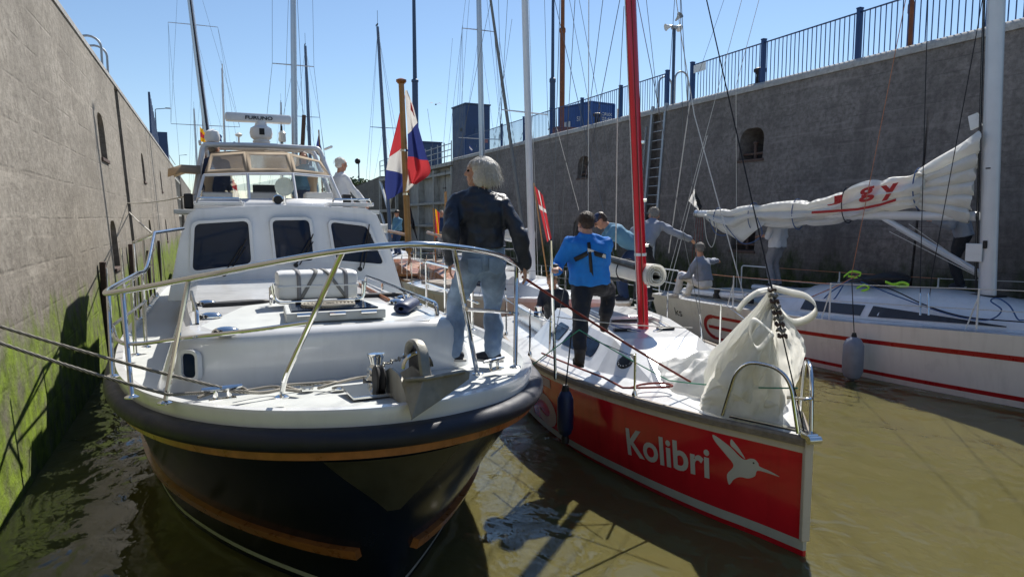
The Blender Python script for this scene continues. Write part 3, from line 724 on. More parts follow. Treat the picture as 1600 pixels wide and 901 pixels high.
tq = yrail(3.46); MB().add([V((-tq.x, tq.y, tq.z)), V((tq.x, tq.y, tq.z)), V((1.6, tq.y+.05, -.4)), V((-1.6, tq.y+.05, -.4))], [(0, 1, 2, 3)]).build('transom', 'navy_paint', yt, 0)
# lower varnished spray strakes, one each side
for sd_ in (-1, 1):
    rows = []
    for i in range(26):
        q = .30+1.75*i/25; u = .34-.03*i/25
        a = yhull(q, u); b = yhull(q, u+.055); c = yhull(q, u+.02)
        n = V((1, -.75, -.2)).normalized() if q < 1 else V((1, -.3, -.2)).normalized()
        r = [a, a+n*.05, b+n*.045, b]; rows.append([V((p.x*sd_, p.y, p.z)) for p in r])
    s = MB(); s.grid(rows); s.add(rows[0], [(0, 1, 2, 3)]); s.build('spray_strake', 'teak', yt, 40)
# stainless chafe plate around the stem
rows = []
for j in range(7):
    u = .93-.30*j/6; wq = .34*(1-.08*j)*(1-(j/6)**2.5*.7)
    rows.append([yhull(wq*abs(k)/6, u)*1 for k in range(-6, 7)])
    rows[-1] = [V((p.x*(1 if k >= 0 else -1), p.y-.006, p.z-.002)) for p, k in zip(rows[-1], range(-6, 7))]
b = MB(); b.grid(rows); b.build('chafe_plate', 'plate_dull', yt, 60)

def yp(px, py, **k): return at(px, py, **k)
# trunk cabin (world coordinates)
def rrect(x0, x1, y0, y1, r, n=6, z=0, back=False):
    pts = []
    for cx, cy, a0 in ((x0+r, y0+r, pi), (x1-r, y0+r, 1.5*pi)):
        for k in range(n+1): t = a0+pi/2*k/n; pts.append(V((cx+r*cos(t), cy+r*sin(t), z)))
    pts += [V((x1, y1, z)), V((x0, y1, z))]
    return pts
tk = MB(); L = [rrect(-.42, 2.05, 5.28, 9.9, .42, z=1.33), rrect(-.36, 1.97, 5.24, 9.9, .40, z=1.5), rrect(-.28, 1.87, 5.20, 9.9, .36, z=1.725), rrect(-.24, 1.82, 5.22, 9.9, .34, z=1.775), rrect(-.17, 1.75, 5.29, 9.9, .30, z=1.80)]
tk.grid(L, True); tk.add(L[-1], [tuple(range(len(L[-1])))]); tk.build('trunk_cabin', 'gelcoat', yt, 50, world=True)
rows = []
for i in range(13):
    t = i/12; y = 5.28+4.6*t; hw = .955 if i else .78; rows.append([V((.79+.06*t+hw*f, y, 1.858+(.035 if i else -.006)*(1-f*f)-.08*t-(.004 if not i else 0))) for f in (-1, -.6, -.2, .2, .6, 1)])
b = MB(); b.grid(rows); b.build('trunk_top', 'gelcoat_grey', yt, 60, world=True)
def frame_pane(pts, nrm, parent, name='window', fm='alloy_white', gm='glass_dark', w=.035, d=.03):
    """rounded window: frame ring proud of the wall, pane set back inside it"""
    nrm = V(nrm).normalized(); c = sum((V(p) for p in pts), V())/len(pts); n = len(pts)
    out = fillet_loop(pts, .09); inn = [p+(c-p).normalized()*w for p in out]; m = len(out)
    rows = [[p-nrm*.02 for p in out], [p+nrm*d for p in out], [p+nrm*d for p in inn], [p+nrm*.004 for p in inn]]
    f = MB(); f.grid(rows, True); fo = f.build(name, fm, parent, 30, world=True)
    g = MB(); g.add([p+nrm*.008 for p in inn], [tuple(range(m))]); g.build('pane', gm, fo, 0, world=True)
    return fo
def fillet_loop(pts, r=.09, n=5):
    P = [V(p) for p in pts]; out = []; N_ = len(P)
    for i in range(N_):
        a = P[i-1]-P[i]; b = P[(i+1) % N_]-P[i]; q = min(r, a.length*.4, b.length*.4); s = P[i]+a.normalized()*q; e = P[i]+b.normalized()*q
        for k in range(n+1): t = k/n; out.append(s*(1-t)**2+P[i]*2*t*(1-t)+e*t*t)
    return out
c = V((-.163, 5.262, 1.585)); ux = V((.819, -.574, 0)).normalized(); nn = V((-.574, -.819, .12)).normalized()
frame_pane([c-ux*.075-V((0, 0, .11)), c+ux*.075-V((0, 0, .11)), c+ux*.075+V((0, 0, .11)), c-ux*.075+V((0, 0, .11))], nn, yt, 'porthole', 'gelcoat', w=.025, d=.03)
# wheelhouse
wp = [at(262, 470, Y=9.7), at(280, 375, Y=9.75), at(292, 336, Y=9.8), at(306, 326, Y=9.8), at(440, 320, Y=9.8), at(572, 325, Y=9.8), at(589, 336, Y=9.8), at(606, 375, Y=9.75), at(634, 470, Y=9.7)]
wh = MB().prism(wp, (0, 0, 0), (0, 3.6, 0)); wo = wh.build('wheelhouse', 'gelcoat', yt, 0, world=True)
WN = [[(299, 346), (392, 341), (398, 415), (296, 428)], [(420, 340), (486, 339), (495, 411), (428, 414)], [(511, 343), (576, 349), (604, 416), (521, 411)]]
cut = []; im = mworld(yt).inverted()
for W in WN:
    P = fillet_loop([at(x, y, Y=9.78) for x, y in W], .1); c = sum(P, V())/len(P); P = [p+(c-p).normalized()*.03 for p in P]
    k = MB().prism(P, (0, -.4, 0), (0, .12, 0)); k.v = [tuple(im @ V(p)) for p in k.v]; cut.append(k)
carve(wo, cut)
md = wo.modifiers.new('b', 'BEVEL'); md.width = .03; md.segments = 3; md.limit_method = 'ANGLE'; md.angle_limit = radians(30)
for W in WN:
    P = [at(x, y, Y=9.745) for x, y in W]; frame_pane(P, (0, -1, .08), yt, 'window', 'alloy_white', w=.045, d=.035)
# wipers
for (x0, y0, x1, y1) in ((350, 428, 378, 384), (462, 414, 484, 375), (562, 420, 574, 364)):
    a = at(x0, y0, Y=9.68); b_ = at(x1, y1, Y=9.66); w1 = thing if 0 else None
    k = MB(); k.bar(a, b_, .010, 6); k.bar(a+V((.05, 0, 0)), b_+V((.045, 0, -.02)), .008, 6); k.lathe([(.03, 0), (.03, .05)], a, 10, (0, -1, 0)); k.bar(b_.lerp(a, -.25), b_.lerp(a, .35)+V((.03, 0, 0)), .009, 6)
    k.build('wiper', 'black', yt, world=True)
for s in (-1, 1):   # roof hatches
    x = .97+s*.85; o = MB().box((x, 10.1, 2.79), (.62, .5, .05)).build('roof_hatch', 'gelcoat', yt, 0, .015, True); MB().tube(fillet([(x-.27, 9.86, 2.8), (x-.25, 9.82, 2.86), (x+.25, 9.82, 2.86), (x+.27, 9.86, 2.8)], .05), .012).build('handle', 'steel', o, world=True)
# flybridge
def c2(x, y, Y): return at(250+x/3, 150+y/3, Y=Y)
B0 = [c2(165, 540, 10.75), c2(420, 530, 10.55), c2(640, 530, 10.55), c2(850, 540, 10.75)]
B1 = [c2(175, 492, 10.9), c2(420, 487, 10.7), c2(640, 487, 10.7), c2(850, 492, 10.9)]
fb = MB(); lo = [p for p in B0]; hi = [p for p in B1]
bk = [V((2.18, 14.4, 0)), V((-.3, 14.4, 0))]
lo = lo+[V((b.x, b.y, B0[0].z)) for b in bk]; hi = hi+[V((b.x, b.y, B1[0].z)) for b in bk]
fb.grid([lo, hi], True); fb.build('flybridge_coaming', 'gelcoat', yt, 30, world=True, solid=.05)
MB().prism([(-.45, 10.5, 2.66), (2.35, 10.5, 2.66), (2.35, 14.5, 2.66), (-.45, 14.5, 2.66)], (0, 0, 0), (0, 0, .06)).build('flybridge_floor', 'gelcoat_grey', yt, 0, .01, True)
T1 = [c2(205, 372, 11.15), c2(410, 365, 10.95), c2(622, 365, 10.95), c2(800, 380, 11.15)]
U1 = [c2(238, 272, 11.6), c2(400, 262, 11.5), c2(606, 268, 11.5), c2(752, 305, 11.6)]
for i in range(4): MB().bar(B1[i], T1[i], .022, 8).build('windscreen_post', 'alloy_white', yt, world=True)
for i in range(3):
    MB().bar(T1[i], T1[i+1], .020, 8).build('windscreen_bar', 'alloy_white', yt, world=True); MB().bar(B1[i], B1[i+1], .022, 8).build('windscreen_bar', 'alloy_white', yt, world=True)
    MB().add([B1[i], B1[i+1], T1[i+1], T1[i]], [(0, 1, 2, 3)]).build('windscreen_pane', 'clear_pane', yt, 0, world=True)
def quadlerp(a, b, c, d, u, v): return a.lerp(b, u).lerp(d.lerp(c, u), v)
cv = MB(); vn = []
for i in range(3):
    a, b_, c_, d_ = T1[i], T1[i+1], U1[i+1], U1[i]
    O = [quadlerp(a, b_, c_, d_, u, v) for u, v in ((0, 0), (1, 0), (1, 1), (0, 1))]; I = [quadlerp(a, b_, c_, d_, u, v) for u, v in ((.1, .24), (.9, .24), (.9, .86), (.1, .86))]
    cv.grid([O, I], True); vn.append(I)
cv.grid([U1, [p+V((0, .9, .10)) for p in U1], [p+V((0, 2.0, .06)) for p in U1], [p+V((0, 2.6, -.12)) for p in U1]])
cn = cv.build('canopy', 'canvas_beige', yt, 30, world=True, solid=.008, recalc=False)
for I in vn: MB().add([p+V((0, -.005, 0)) for p in I], [(0, 1, 2, 3)]).build('vinyl_window', 'clear_vinyl', cn, 0, world=True)
aw = MB(); A = [c2(40, 345, 12.2), c2(100, 325, 12.), c2(190, 330, 11.9)]
rows = [[p for p in A], [p+V((0, 0, -.03)) for p in A]]
aw.grid([[p+V((0, -.35, -.13)) for p in A], [p+V((0, -.1, 0)) for p in A], [p+V((0, .9, .05)) for p in A], [p+V((0, 1.8, -.02)) for p in A]]); aw.build('side_awning', 'canvas_beige', yt, 50, world=True, solid=.01)
for q in (B1[0], B1[3]): MB().box(q+V((-.12 if q.x < 1 else .12, .25, .0)), (.12, .18, .22)).build('nav_light', 'black', yt, 0, .02, True)
ar = fillet([c2(150, 560, 11.7), c2(200, 245, 12.), c2(212, 228, 12.), c2(480, 232, 12.), c2(738, 247, 12.), c2(752, 265, 12.), c2(850, 520, 11.7)], .12)
MB().tube(ar, .042, 12).build('radar_arch', 'alloy_white', yt, world=True)
MB().tube([p+V((0, .7, .02)) for p in ar], .042, 12).build('radar_arch', 'alloy_white', yt, world=True)
zA = c2(480, 225, 12.).z
for x in (-.1, .4, .9, 1.4, 1.9): MB().bar((x, 12.0, zA-.0), (x, 12.7, zA+.02), .022).build('arch_brace', 'alloy_white', yt, world=True)
rc = c2(476, 222, 12.3); 
rd = MB().lathe([(.13, 0), (.14, .03), (.12, .05), (.165, .09), (.18, .16), (.165, .24), (.10, .28), (.08, .35)], rc, 20).build('radar_pedestal', 'plastic_white', yt, world=True)
MB().box(rc+V((0, -.175, .17)), (.08, .02, .10)).build('badge', 'black', rd, 0, .005, True)
sc_ = rc+V((-.03, 0, .40)); k = MB(); sx = .50
pro = [(-.075, -.07), (.05, -.085), (.085, -.03), (.075, .06), (-.03, .085), (-.085, .03)]
k.grid([[sc_+V((x*sx, y*.8, z*.85)) for y, z in [(a_*e, b_*e) for a_, b_ in pro]] for x, e in ((-1.02, .4), (-1, .9), (-.94, 1), (.94, 1), (1, .9), (1.02, .4))], True); k.add([sc_+V((-1.02*sx, y*.3, z*.4)) for y, z in pro], [tuple(range(6))]); k.add([sc_+V((1.02*sx, y*.3, z*.4)) for y, z in pro], [tuple(range(6))])
so = k.build('radar_scanner', 'plastic_white', yt, 50, world=True)
flat_text('FURUNO', sc_+V((-.21, -.0745, -.032)), (1, 0, 0), (0, -.12, 1), .42, .056, 'navy_paint', so, off=.03, world=True)
def ypart(mb, name, m, **k): return mb.build(name, m, yt, world=True, **k)
p = c2(573, 240, 12.4); ypart(MB().bar(p, p+V((0, 0, .35)), .015), 'lantern_pole', 'black'); p = c2(573, 190, 12.4)
ypart(MB().lathe([(.05, -.09), (.06, -.07), (.055, .03), (.065, .05), (.03, .09)], p, 14), 'anchor_lantern', 'lamp_glass')
ypart(MB().bar(c2(668, 235, 12.4), c2(675, 90, 12.4), .034, 10), 'antenna_tube', 'rust_dark')
ypart(MB().lathe([(.015, 0), (.015, .10), (.05, .12), (.06, .14), (.02, .17)], c2(370, 222, 12.4), 12), 'satellite_antenna', 'plastic_white')
ypart(MB().lathe([(.10, 0), (.12, .06), (.10, .16), (.03, .2)], c2(246, 215, 12.3), 14), 'deck_floodlight', 'plastic_white')
ypart(MB().bar(c2(300, 230, 12.4), c2(292, -150, 12.4), .009, 6), 'whip_antenna', 'plastic_white')
p = c2(583, 425, 10.3); k = MB().lathe([(.03, .14), (.08, .1), (.125, .02), (.13, 0), (.115, .0)], p, 20, (0, 1, .1)); so = ypart(k, 'searchlight', 'steel')
MB().lathe([(.114, 0), (.02, .01)], p+V((0, .012, 0)), 20, (0, 1, .1)).build('lens', 'steel', so, world=True); MB().bar(p+V((0, .08, -.1)), p+V((0.02, .12, -.34)), .02).build('stand', 'steel', so, world=True)
p = c2(553, 487, 10.2); k = MB().lathe([(.035, .35), (.04, .1), (.06, .03), (.075, 0), (.068, -.003)], p, 18, (0, 1, 0)); so = ypart(k, 'horn', 'steel'); MB().lathe([(.06, 0), (.03, .06)], p+V((0, -.004, 0)), 16, (0, 1, 0)).build('horn_mouth', 'black', so, world=True)
for (x, y) in ((480, 470), (740, 470), (270, 470)): ypart(MB().box(c2(x, y, 11.4), (.42, .3, .10)), 'chart_locker', 'gelcoat', smooth=0, bevel=.02)
ypart(MB().box(c2(490, 450, 11.5), (.34, .06, .22)), 'plotter_screen', 'black', smooth=0, bevel=.015)
for x in (225, 715): ypart(MB().tube([c2(x, 380, 11.6), c2(x+4, 430, 11.6), c2(x+2, 490, 11.6)], [.09, .05, .07], 10), 'rolled_curtain', 'canvas_beige')

# pulpit
R3 = 'steel'
top = [at(286, 357, Y=9.3), at(241, 364, Y=8.7), at(229, 418, Y=7.9), at(215, 427, Y=7.4), at(166, 455, Y=6.25), at(190, 455, Y=5.45), at(293, 436, Y=4.8), at(420, 411, Y=4.3), at(540, 391, Y=4.05), at(640, 382, Y=3.98), at(720, 387, Y=4.1), at(780, 399, Y=4.5), at(811, 416, Y=5.1), at(811, 420, Y=5.35)]
tp = [top[0], top[1]]+crv(top[1:4], 4)[1:]+crv(top[3:], 8)
ypart(MB().tube(tp, .0195, 12), 'top_rail', R3)
def post(a, b, bend=None):
    foot = MB(); pts = [a, b] if bend is None else fillet([a, bend, b], .12)
    o = ypart(MB().tube(pts, .0165, 10), 'rail_post', R3); MB().lathe([(.045, 0), (.045, .008), (.02, .02)], a, 14).build('base_flange', R3, o, world=True)
def railft(q, side): p = yrail(q, .05, .0); return V((YX+side*p.x, YB+p.y, p.z))
post(at(258, 630, Z=1.47), at(295, 436, Y=4.8))
post(at(440, 621, Z=1.5), at(536, 391.5, Y=4.06), at(444, 592, Y=4.36))
post(at(746, 584, Z=1.49), at(709, 386, Y=4.08), at(744, 575, Y=4.5)); post(at(805, 574, Z=1.46), at(807, 413, Y=5.08))
post(at(176, 588, Z=1.42), at(169, 455.5, Y=6.1)); post(at(206, 621, Z=1.44), at(191, 455, Y=5.45))
for (x0, y0, x1, y1, Y) in ((212, 540, 205, 433, 7.1), (226, 520, 222, 425, 7.6)): post(V((at(x1, y1, Y=Y).x, Y, interp(TZR, Y-YB))), at(x1, y1, Y=Y))
lowr = [at(228, 470, Y=7.7), at(176, 508, Y=6.2), at(184, 531, Y=5.6), at(210, 537, Y=5.2), at(280, 529, Y=4.85), at(400, 515, Y=4.5), at(487, 503, Y=4.25)]
ypart(MB().tube([lowr[0]]+crv(lowr[1:], 6), .0135, 10), 'lower_rail', R3)
ypart(MB().tube([at(729, 483, Y=4.2), at(770, 486, Y=4.6), at(809, 490, Y=5.1)], .0135, 10), 'lower_rail', R3)
for Y in (8.6, 10, 11.4, 12.8): post(V((-.88, Y, 1.32)), V((-.9, Y, 2.28)))
ypart(MB().tube([at(241, 364, Y=8.7), V((-.9, 10, 2.3)), V((-.9, 13, 2.3))], .0165, 10), 'side_rail', R3); ypart(MB().tube([V((-.89, 8.6, 1.85)), V((-.9, 13, 1.85))], .012, 8), 'side_rail', R3)
# port quarter rail seen past the woman
pr_ = [at(632, 445, Y=9.2), at(632, 411, Y=9.2), at(700, 428, Y=8.), at(735, 438, Y=7.2)]
pp = [(2.78, 9.4), (2.74, 8.4), (2.66, 7.4)]
ypart(MB().tube(fillet([(2.80, 9.6, 1.33), (2.80, 9.6, 1.98), (2.76, 8.6, 1.98), (2.66, 7.3, 1.98), (2.62, 7.0, 1.98)], .06), .017, 10), 'side_rail', R3)
for x, y in ((2.76, 8.6), (2.66, 7.3)): post(V((x, y, 1.35)), V((x, y, 1.98)))
ypart(MB().tube([(2.8, 9.6, 1.68), (2.76, 8.6, 1.68), (2.64, 7.05, 1.68)], .012, 8), 'side_rail', R3)
# hand rails on the trunk
def hand(pts, n):
    o = ypart(MB().tube(fillet(pts, .08), .016, 10), 'hand_rail', R3)
    for i in range(1, len(pts)-1): MB().bar(pts[i], V(pts[i])-V((0, 0, .09)), .013).build('stanchion', R3, o, world=True)
hand([(1.70, 5.50, 1.86), (1.70, 5.55, 1.95), (1.72, 6.5, 1.95), (1.76, 7.8, 1.94), (1.78, 8.8, 1.93), (1.78, 8.85, 1.84)], 5)
hand([(-.12, 5.75, 1.86), (-.12, 5.8, 1.94), (-.16, 6.6, 1.94), (-.2, 7.6, 1.93), (-.2, 7.65, 1.85)], 4)
# ---- deck gear that belongs to the yacht
def shell_vent(p, s=1):
    o = ypart(MB().ball(p, .085*s, (1.35, .8, .55), 14, 8), 'deck_vent', R3)
    for i in (-1, 0): MB().ball(V(p)+V((i*.035-.03, -.062*s, .008)), .013, (1, .5, 1), 8, 6).build('vent_slot', 'black', o, world=True)
for px, py in ((322, 467), (328, 486), (352, 508), (632, 459), (645, 470), (621, 465)): p = at(px, py, Z=1.86); shell_vent((p.x, p.y, 1.87 if p.y < 7 else 1.85), .8)
def oval(px, py, m, L_, W_, name, yaw): 
    p = at(px, py, Z=1.85); k = MB(); r = RZ(yaw)
    k.grid([[V((p.x, p.y, 1.84))+r @ V((L_*cos(t)*e, W_*sin(t)*e, h)) for t in [2*pi*i/28 for i in range(28)]] for e, h in ((1, -.03), (1, .035), (.93, .05), (.6, .055), (.01, .058))], True); return ypart(k, name, m, smooth=50)
oval(370, 468, 'black_rubber', .30, .07, 'step_pad', .2); oval(590, 456, 'black_rubber', .26, .06, 'step_pad', -.1)
# foredeck hatch
hp = at(522, 503, Z=1.88); hx, hy = .87, 5.62
hw = MB().prism([(hx-.38, 5.42, 1.87), (hx+.38, 5.42, 1.87), (hx+.34, 6.02, 1.87), (hx-.34, 6.02, 1.87)], (0, 0, 0), (0, 0, .075)); ho = ypart(hw, 'deck_hatch', 'gelcoat_grey', smooth=0, bevel=.012)
MB().prism([(hx-.33, 5.47, 1.946), (hx+.33, 5.47, 1.946), (hx+.30, 5.98, 1.946), (hx-.30, 5.98, 1.946)], (0, 0, 0), (0, 0, .012)).build('pane', 'glass_dark', ho, 0, .004, True)
for s in (-.24, 0, .24): MB().bar((hx+s-.06, 5.405, 1.93), (hx+s+.06, 5.405, 1.93), .016, 10).build('hinge', R3, ho, world=True)
for s in (-.24, .24): MB().lathe([(.022, 0), (.022, .02)], (hx+s, 5.85, 1.957), 12).build('latch', 'black', ho, world=True)
# liferaft cradle on the trunk
rx, ry = .86, 6.48
for s in (-.38, .38): ypart(MB().tube(fillet([(rx+s, ry+.22, 1.87), (rx+s, ry+.22, 2.05), (rx+s, ry+.2, 1.93), (rx+s, ry-.19, 1.93), (rx+s, ry-.21, 2.10)], .05), .013, 8), 'raft_cradle', R3)
ypart(MB().tube(fillet([(rx-.40, ry-.21, 2.08), (rx-.38, ry-.22, 1.93), (rx+.38, ry-.22, 1.93), (rx+.40, ry-.21, 2.08)], .08), .013, 8), 'raft_cradle', R3)
for s in (-.2, .2): ypart(MB().box((rx+s, ry, 1.90), (.05, .42, .05)), 'cradle_foot', R3, smooth=0)
lr = thing('liferaft', 'white liferaft canister strapped in steel cradle on the yacht foredeck', 'liferaft', (rx, ry, 1.93)); lr.matrix_basis = Matrix.Translation((rx, ry, 1.93)) @ Matrix.Scale(.78, 4)
k = MB(); rows = []
for x, e in ((-.44, .80), (-.43, .93), (-.38, 1), (-.2, 1), (0, 1), (.2, 1), (.38, 1), (.43, .93), (.44, .80)):
    rows.append([V((x, .235*e*abs(cos(t))**.4*(1 if cos(t) > 0 else -1), .17+.165*e*abs(sin(t))**.4*(1 if sin(t) > 0 else -1))) for t in [2*pi*(i+.5)/24 for i in range(24)]])
k.grid(rows, True); k.add(rows[0], [tuple(range(24))]); k.add(rows[-1], [tuple(range(24))]); k.build('canister', 'raft_white', lr, 50)
k = MB(); k.box((0, 0, .17), (.90, .49, .03)); k.build('seam_flange', 'raft_white', lr, 0, .01)
for x, sl_ in ((-.22, 0), (-.12, .10), (.2, -.12), (.30, 0)):
    k = MB(); R_ = []
    for t in [2*pi*(i+.5)/24 for i in range(24)]:
        y = .243*abs(cos(t))**.4*(1 if cos(t) > 0 else -1); z = .17+.172*abs(sin(t))**.4*(1 if sin(t) > 0 else -1); R_.append(V((x+sl_*(z-.17)/.17, y, z)))
    k.grid([[p-V((.022, 0, 0)) for p in R_], [p+V((.022, 0, 0)) for p in R_]], True); k.build('strap', 'strap_grey' if sl_ == 0 else 'canvas_grey', lr, 60, solid=.004)
# rope mat coiled on the hatch
k = MB(); pts = [V(((.03+.0065*t)*cos(t), (.03+.0065*t)*sin(t)*.95, .012)) for t in [i*.28 for i in range(150)]]
k.tube(pts, .012, 6); o = k.build('rope_coil', 'rope_mooring_white', None, 60); o.scale = (.72, .72, 1); o.location = (hx-.02, 5.68, 1.960); tag(o, 'flat spiral of white rope lying on the foredeck hatch', 'rope')
# blue deck brush cushion
k = MB(); k.grid([[V((x, .075*e*cos(t), .05+.05*e*sin(t))) for t in [2*pi*i/14 for i in range(14)]] for x, e in ((-.24, .3), (-.23, .8), (-.19, 1), (.19, 1), (.23, .8), (.24, .3))], True)
o = k.build('deck_cushion', 'fender_navy', None, 60); p = at(655, 474, Z=1.87); o.location = (1.52, p.y, 1.865); o.rotation_euler = (0, 0, 1.1); tag(o, 'short navy fabric roll lying on the trunk top beside the port hand rail', 'cushion')
k = MB(); a = at(618, 452, Z=1.86); b_ = at(650, 464, Z=1.86); k.bar((1.6, 8.4, 1.875), (1.55, 6.6, 1.875), .016, 8); o = k.build('boat_hook', 'teak', None); tag(o, 'thin varnished boat hook lying along the port side of the trunk top', 'boat hook')
# the trunk top lies a little lower than these parts were laid out for
for ob in list(yt.children):
    if ob.name.split('.')[0] in ('trunk_top', 'hand_rail', 'deck_vent', 'step_pad', 'deck_hatch', 'raft_cradle', 'cradle_foot'): ob.location.z -= .055
for ob in COL.objects:
    if ob.parent is None and ob.name.split('.')[0] in ('liferaft', 'rope_coil', 'deck_cushion', 'boat_hook'): ob.location.z -= .055
# windlass, bitt, cleats
cp_ = at(588, 598, Z=1.47); c = V((cp_.x, cp_.y, 1.455))
o = ypart(MB().lathe([(.075, 0), (.075, .05), (.06, .07), (.055, .12), (.04, .15), (.055, .2), (.062, .215), (.062, .225), (.02, .23)], c, 20), 'capstan', R3); MB().box(c+V((0, 0, .02)), (.16, .14, .05)).build('base', 'black', o, 0, .006, True); MB().box(c+V((.0, .0, .10)), (.12, .10, .06)).build('gear_case', R3, o, 0, .02, True)
def cleat(p, yaw, name='cleat'):
    p = V(p); r = RZ(yaw); o = ypart(MB().tube([p+r @ V(v) for v in ((-.12, 0, .075), (-.06, 0, .07), (.06, 0, .07), (.12, 0, .075))], [.010, .017, .017, .010], 8), name, R3)
    for s in (-.04, .04): MB().bar(p+r @ V((s, 0, 0)), p+r @ V((s, 0, .07)), .014).build('leg', R3, o, world=True)
    MB().box(p+V((0, 0, .004)), (.16, .07, .01), r).build('base', R3, o, 0, world=True)
CL = at(348, 627, Z=1.47); cleat((CL.x, CL.y+.06, 1.47), .1); CR = at(772, 578, Z=1.45); cleat((CR.x, CR.y, 1.455), .5)
for px, py in ((690, 594), (480, 602), (530, 603)):
    p = at(px, py, Z=1.475); ypart(MB().lathe([(.05, 0), (.05, .012), (.03, .016)], (p.x, p.y, 1.455), 14), 'filler_cap', R3)
# bow roller and plough anchor
ax, ay = 1.09, 4.05
ypart(MB().box((ax-.02, 4.45, 1.49), (.62, .34, .02), RZ(.05)), 'windlass_plate', R3, smooth=0, bevel=.004)
rl = MB()
for s in (-.07, .07): rl.prism([(ax+s, 4.75, 1.46), (ax+s, 3.90, 1.49), (ax+s, 3.84, 1.53), (ax+s, 3.90, 1.60), (ax+s, 4.10, 1.66), (ax+s, 4.30, 1.66), (ax+s, 4.75, 1.50)], (-.008, 0, 0), (.008, 0, 0))
ypart(rl, 'bow_roller_cheek', 'anchor_galv', smooth=0)
ypart(MB().lathe([(.05, -.06), (.035, -.02), (.035, .02), (.05, .06)], (ax, 3.95, 1.55), 16, (1, 0, 0)), 'bow_roller', 'black_rubber')
ypart(MB().lathe([(.08, -.03), (.09, -.02), (.07, 0), (.09, .02), (.08, .03)], (ax-.13, 4.4, 1.57), 20, (1, 0, 0)), 'chain_wheel', 'black_rubber')
ypart(MB().lathe([(.13, -.03), (.14, .0), (.13, .03), (.06, .04)], (ax+.10, 4.28, 1.66), 20, (1, 0, 0)), 'winch_drum', 'black_rubber')
ypart(MB().tube([V((ax+.03+.09*cos(t), 4.05, 1.70+.09*sin(t))) for t in [pi*.0+pi*i/10 for i in range(11)]], .011, 8), 'anchor_guard_hoop', R3)
ac = thing('plough_anchor', 'galvanised plough anchor hanging at the yacht bow roller', 'anchor', (ax, 3.7, 1.3))
sh = [at(636, 556, Y=4.5), at(641, 536, Y=4.1), at(652, 534, Y=3.95), at(660, 548, Y=3.88), at(663, 570, Y=3.84), at(667, 594, Y=3.82)]
k = MB(); P = crv(sh, 4); k.tube(P, [.022+.014*min(1, i/10) for i in range(len(P))], 8, flat=.5); k.build('shank', 'anchor_galv', ac, 30, world=True)
C_, T_ = at(664, 588, Y=3.79), at(643, 656, Y=3.70); L1, L2, L3 = at(630, 590, Y=3.86), at(627, 599, Y=3.86), at(632, 612, Y=3.84); R1, R2, R3 = at(727, 577, Y=3.86), at(735, 580, Y=3.86), at(733, 592, Y=3.85); Mr = at(690, 624, Y=3.79)
for poly in ([C_, L1, L2, L3, T_], [C_, T_, Mr, R3, R2, R1]):
    n_ = (poly[1]-poly[0]).cross(poly[-1]-poly[0]).normalized(); n_ = n_ if n_.y < 0 else -n_
    k = MB(); k.prism(poly, n_*0, -n_*.014); k.build('fluke', 'anchor_galv', ac, 0, .004, True)
k = MB(); k.tube([L1+V((.012, -.02, -.01)), C_+V((0, -.018, -.008)), R1+V((-.012, -.02, -.006))], .013, 8); k.build('fluke_rib', 'anchor_galv', ac, world=True)
MB().lathe([(.018, -.03), (.018, .03)], sh[0], 10, (1, 0, 0)).build('shackle', 'steel', ac, world=True)
chn = thing('anchor_chain', 'short galvanised chain from the anchor shank back to the windlass wheel', 'chain', tuple(sh[0]))
for i in range(9):
    c = sh[0].lerp(V((ax-.1, 4.62, 1.60)), i/8); q = [V((0, .024*cos(2*pi*a/10), .013*sin(2*pi*a/10))) for a in range(10)]
    if i % 2: q = [V((v.z, v.y, 0)) for v in q]
    MB().tube([c+v for v in q], .005, 5, True).build('chain_link', 'anchor_galv', chn, world=True)
# dock lines
def rope(pts, r, m, label, parent=None, cat='rope', name='rope', seg=7, group=None):
    o = MB().tube(pts, r, seg).build(name, m, None, 80); return tag(o, label, cat, group)
e1 = at(0, 503, Y=5.05); e2 = at(0, 525, Y=4.75)
a1 = V((CL.x, CL.y+.05, 1.545)); d1 = (e1-a1); a2 = V((CL.x-.30, CL.y+.06, 1.53)); d2 = e2-a2
def towall(a, d): t = (-1.80-a.x)/d.x; return a+d*t
w1, w2 = towall(a1, d1), towall(a2, d2)
rope(sag(a1, w1, .03), .0105, 'rope_mooring', 'upper grey mooring line running left from the yacht foredeck cleat', name='mooring_line'); rope([V((CL.x-.02, CL.y+.09, 1.545)), V((CL.x-.12, CL.y+.1, 1.515))]+sag(a2, w2, .04), .0105, 'rope_mooring', 'lower grey mooring line running left past the bow rail posts', name='mooring_line')
for w_, l in ((w1, 'iron mooring ring in the left wall holding the upper line'), (w2, 'iron mooring ring in the left wall holding the lower line')):
    t = thing('mooring_ring', l, 'ring', (-1.8, w_.y, w_.z)); MB().tube([V((.03, .07*cos(a), .07*sin(a))) for a in [2*pi*i/16 for i in range(16)]], .014, 6, True).build('ring', 'rust_dark', t); MB().box((-.04, 0, 0), (.1, .1, .1)).build('plate', 'rust_dark', t, 0)
z = 1.475
pts = [V((CL.x+.1, CL.y+.10, z+.03)), V((.25, 4.72, z)), V((.40, 4.74, z)), V((.50, 4.66, z)), V((.42, 4.86, z)), V((.60, 4.85, z)), V((.74, 4.74, z+.02)), V((.62, 4.70, z)), V((.78, 4.82, z)), V((.95, 4.90, z)), V((1.05, 4.78, z+.02))]
rope(crv(pts, 7), .0105, 'rope_mooring_white', 'grey bow line with a loop lying along the foot of the yacht trunk', name='mooring_line')
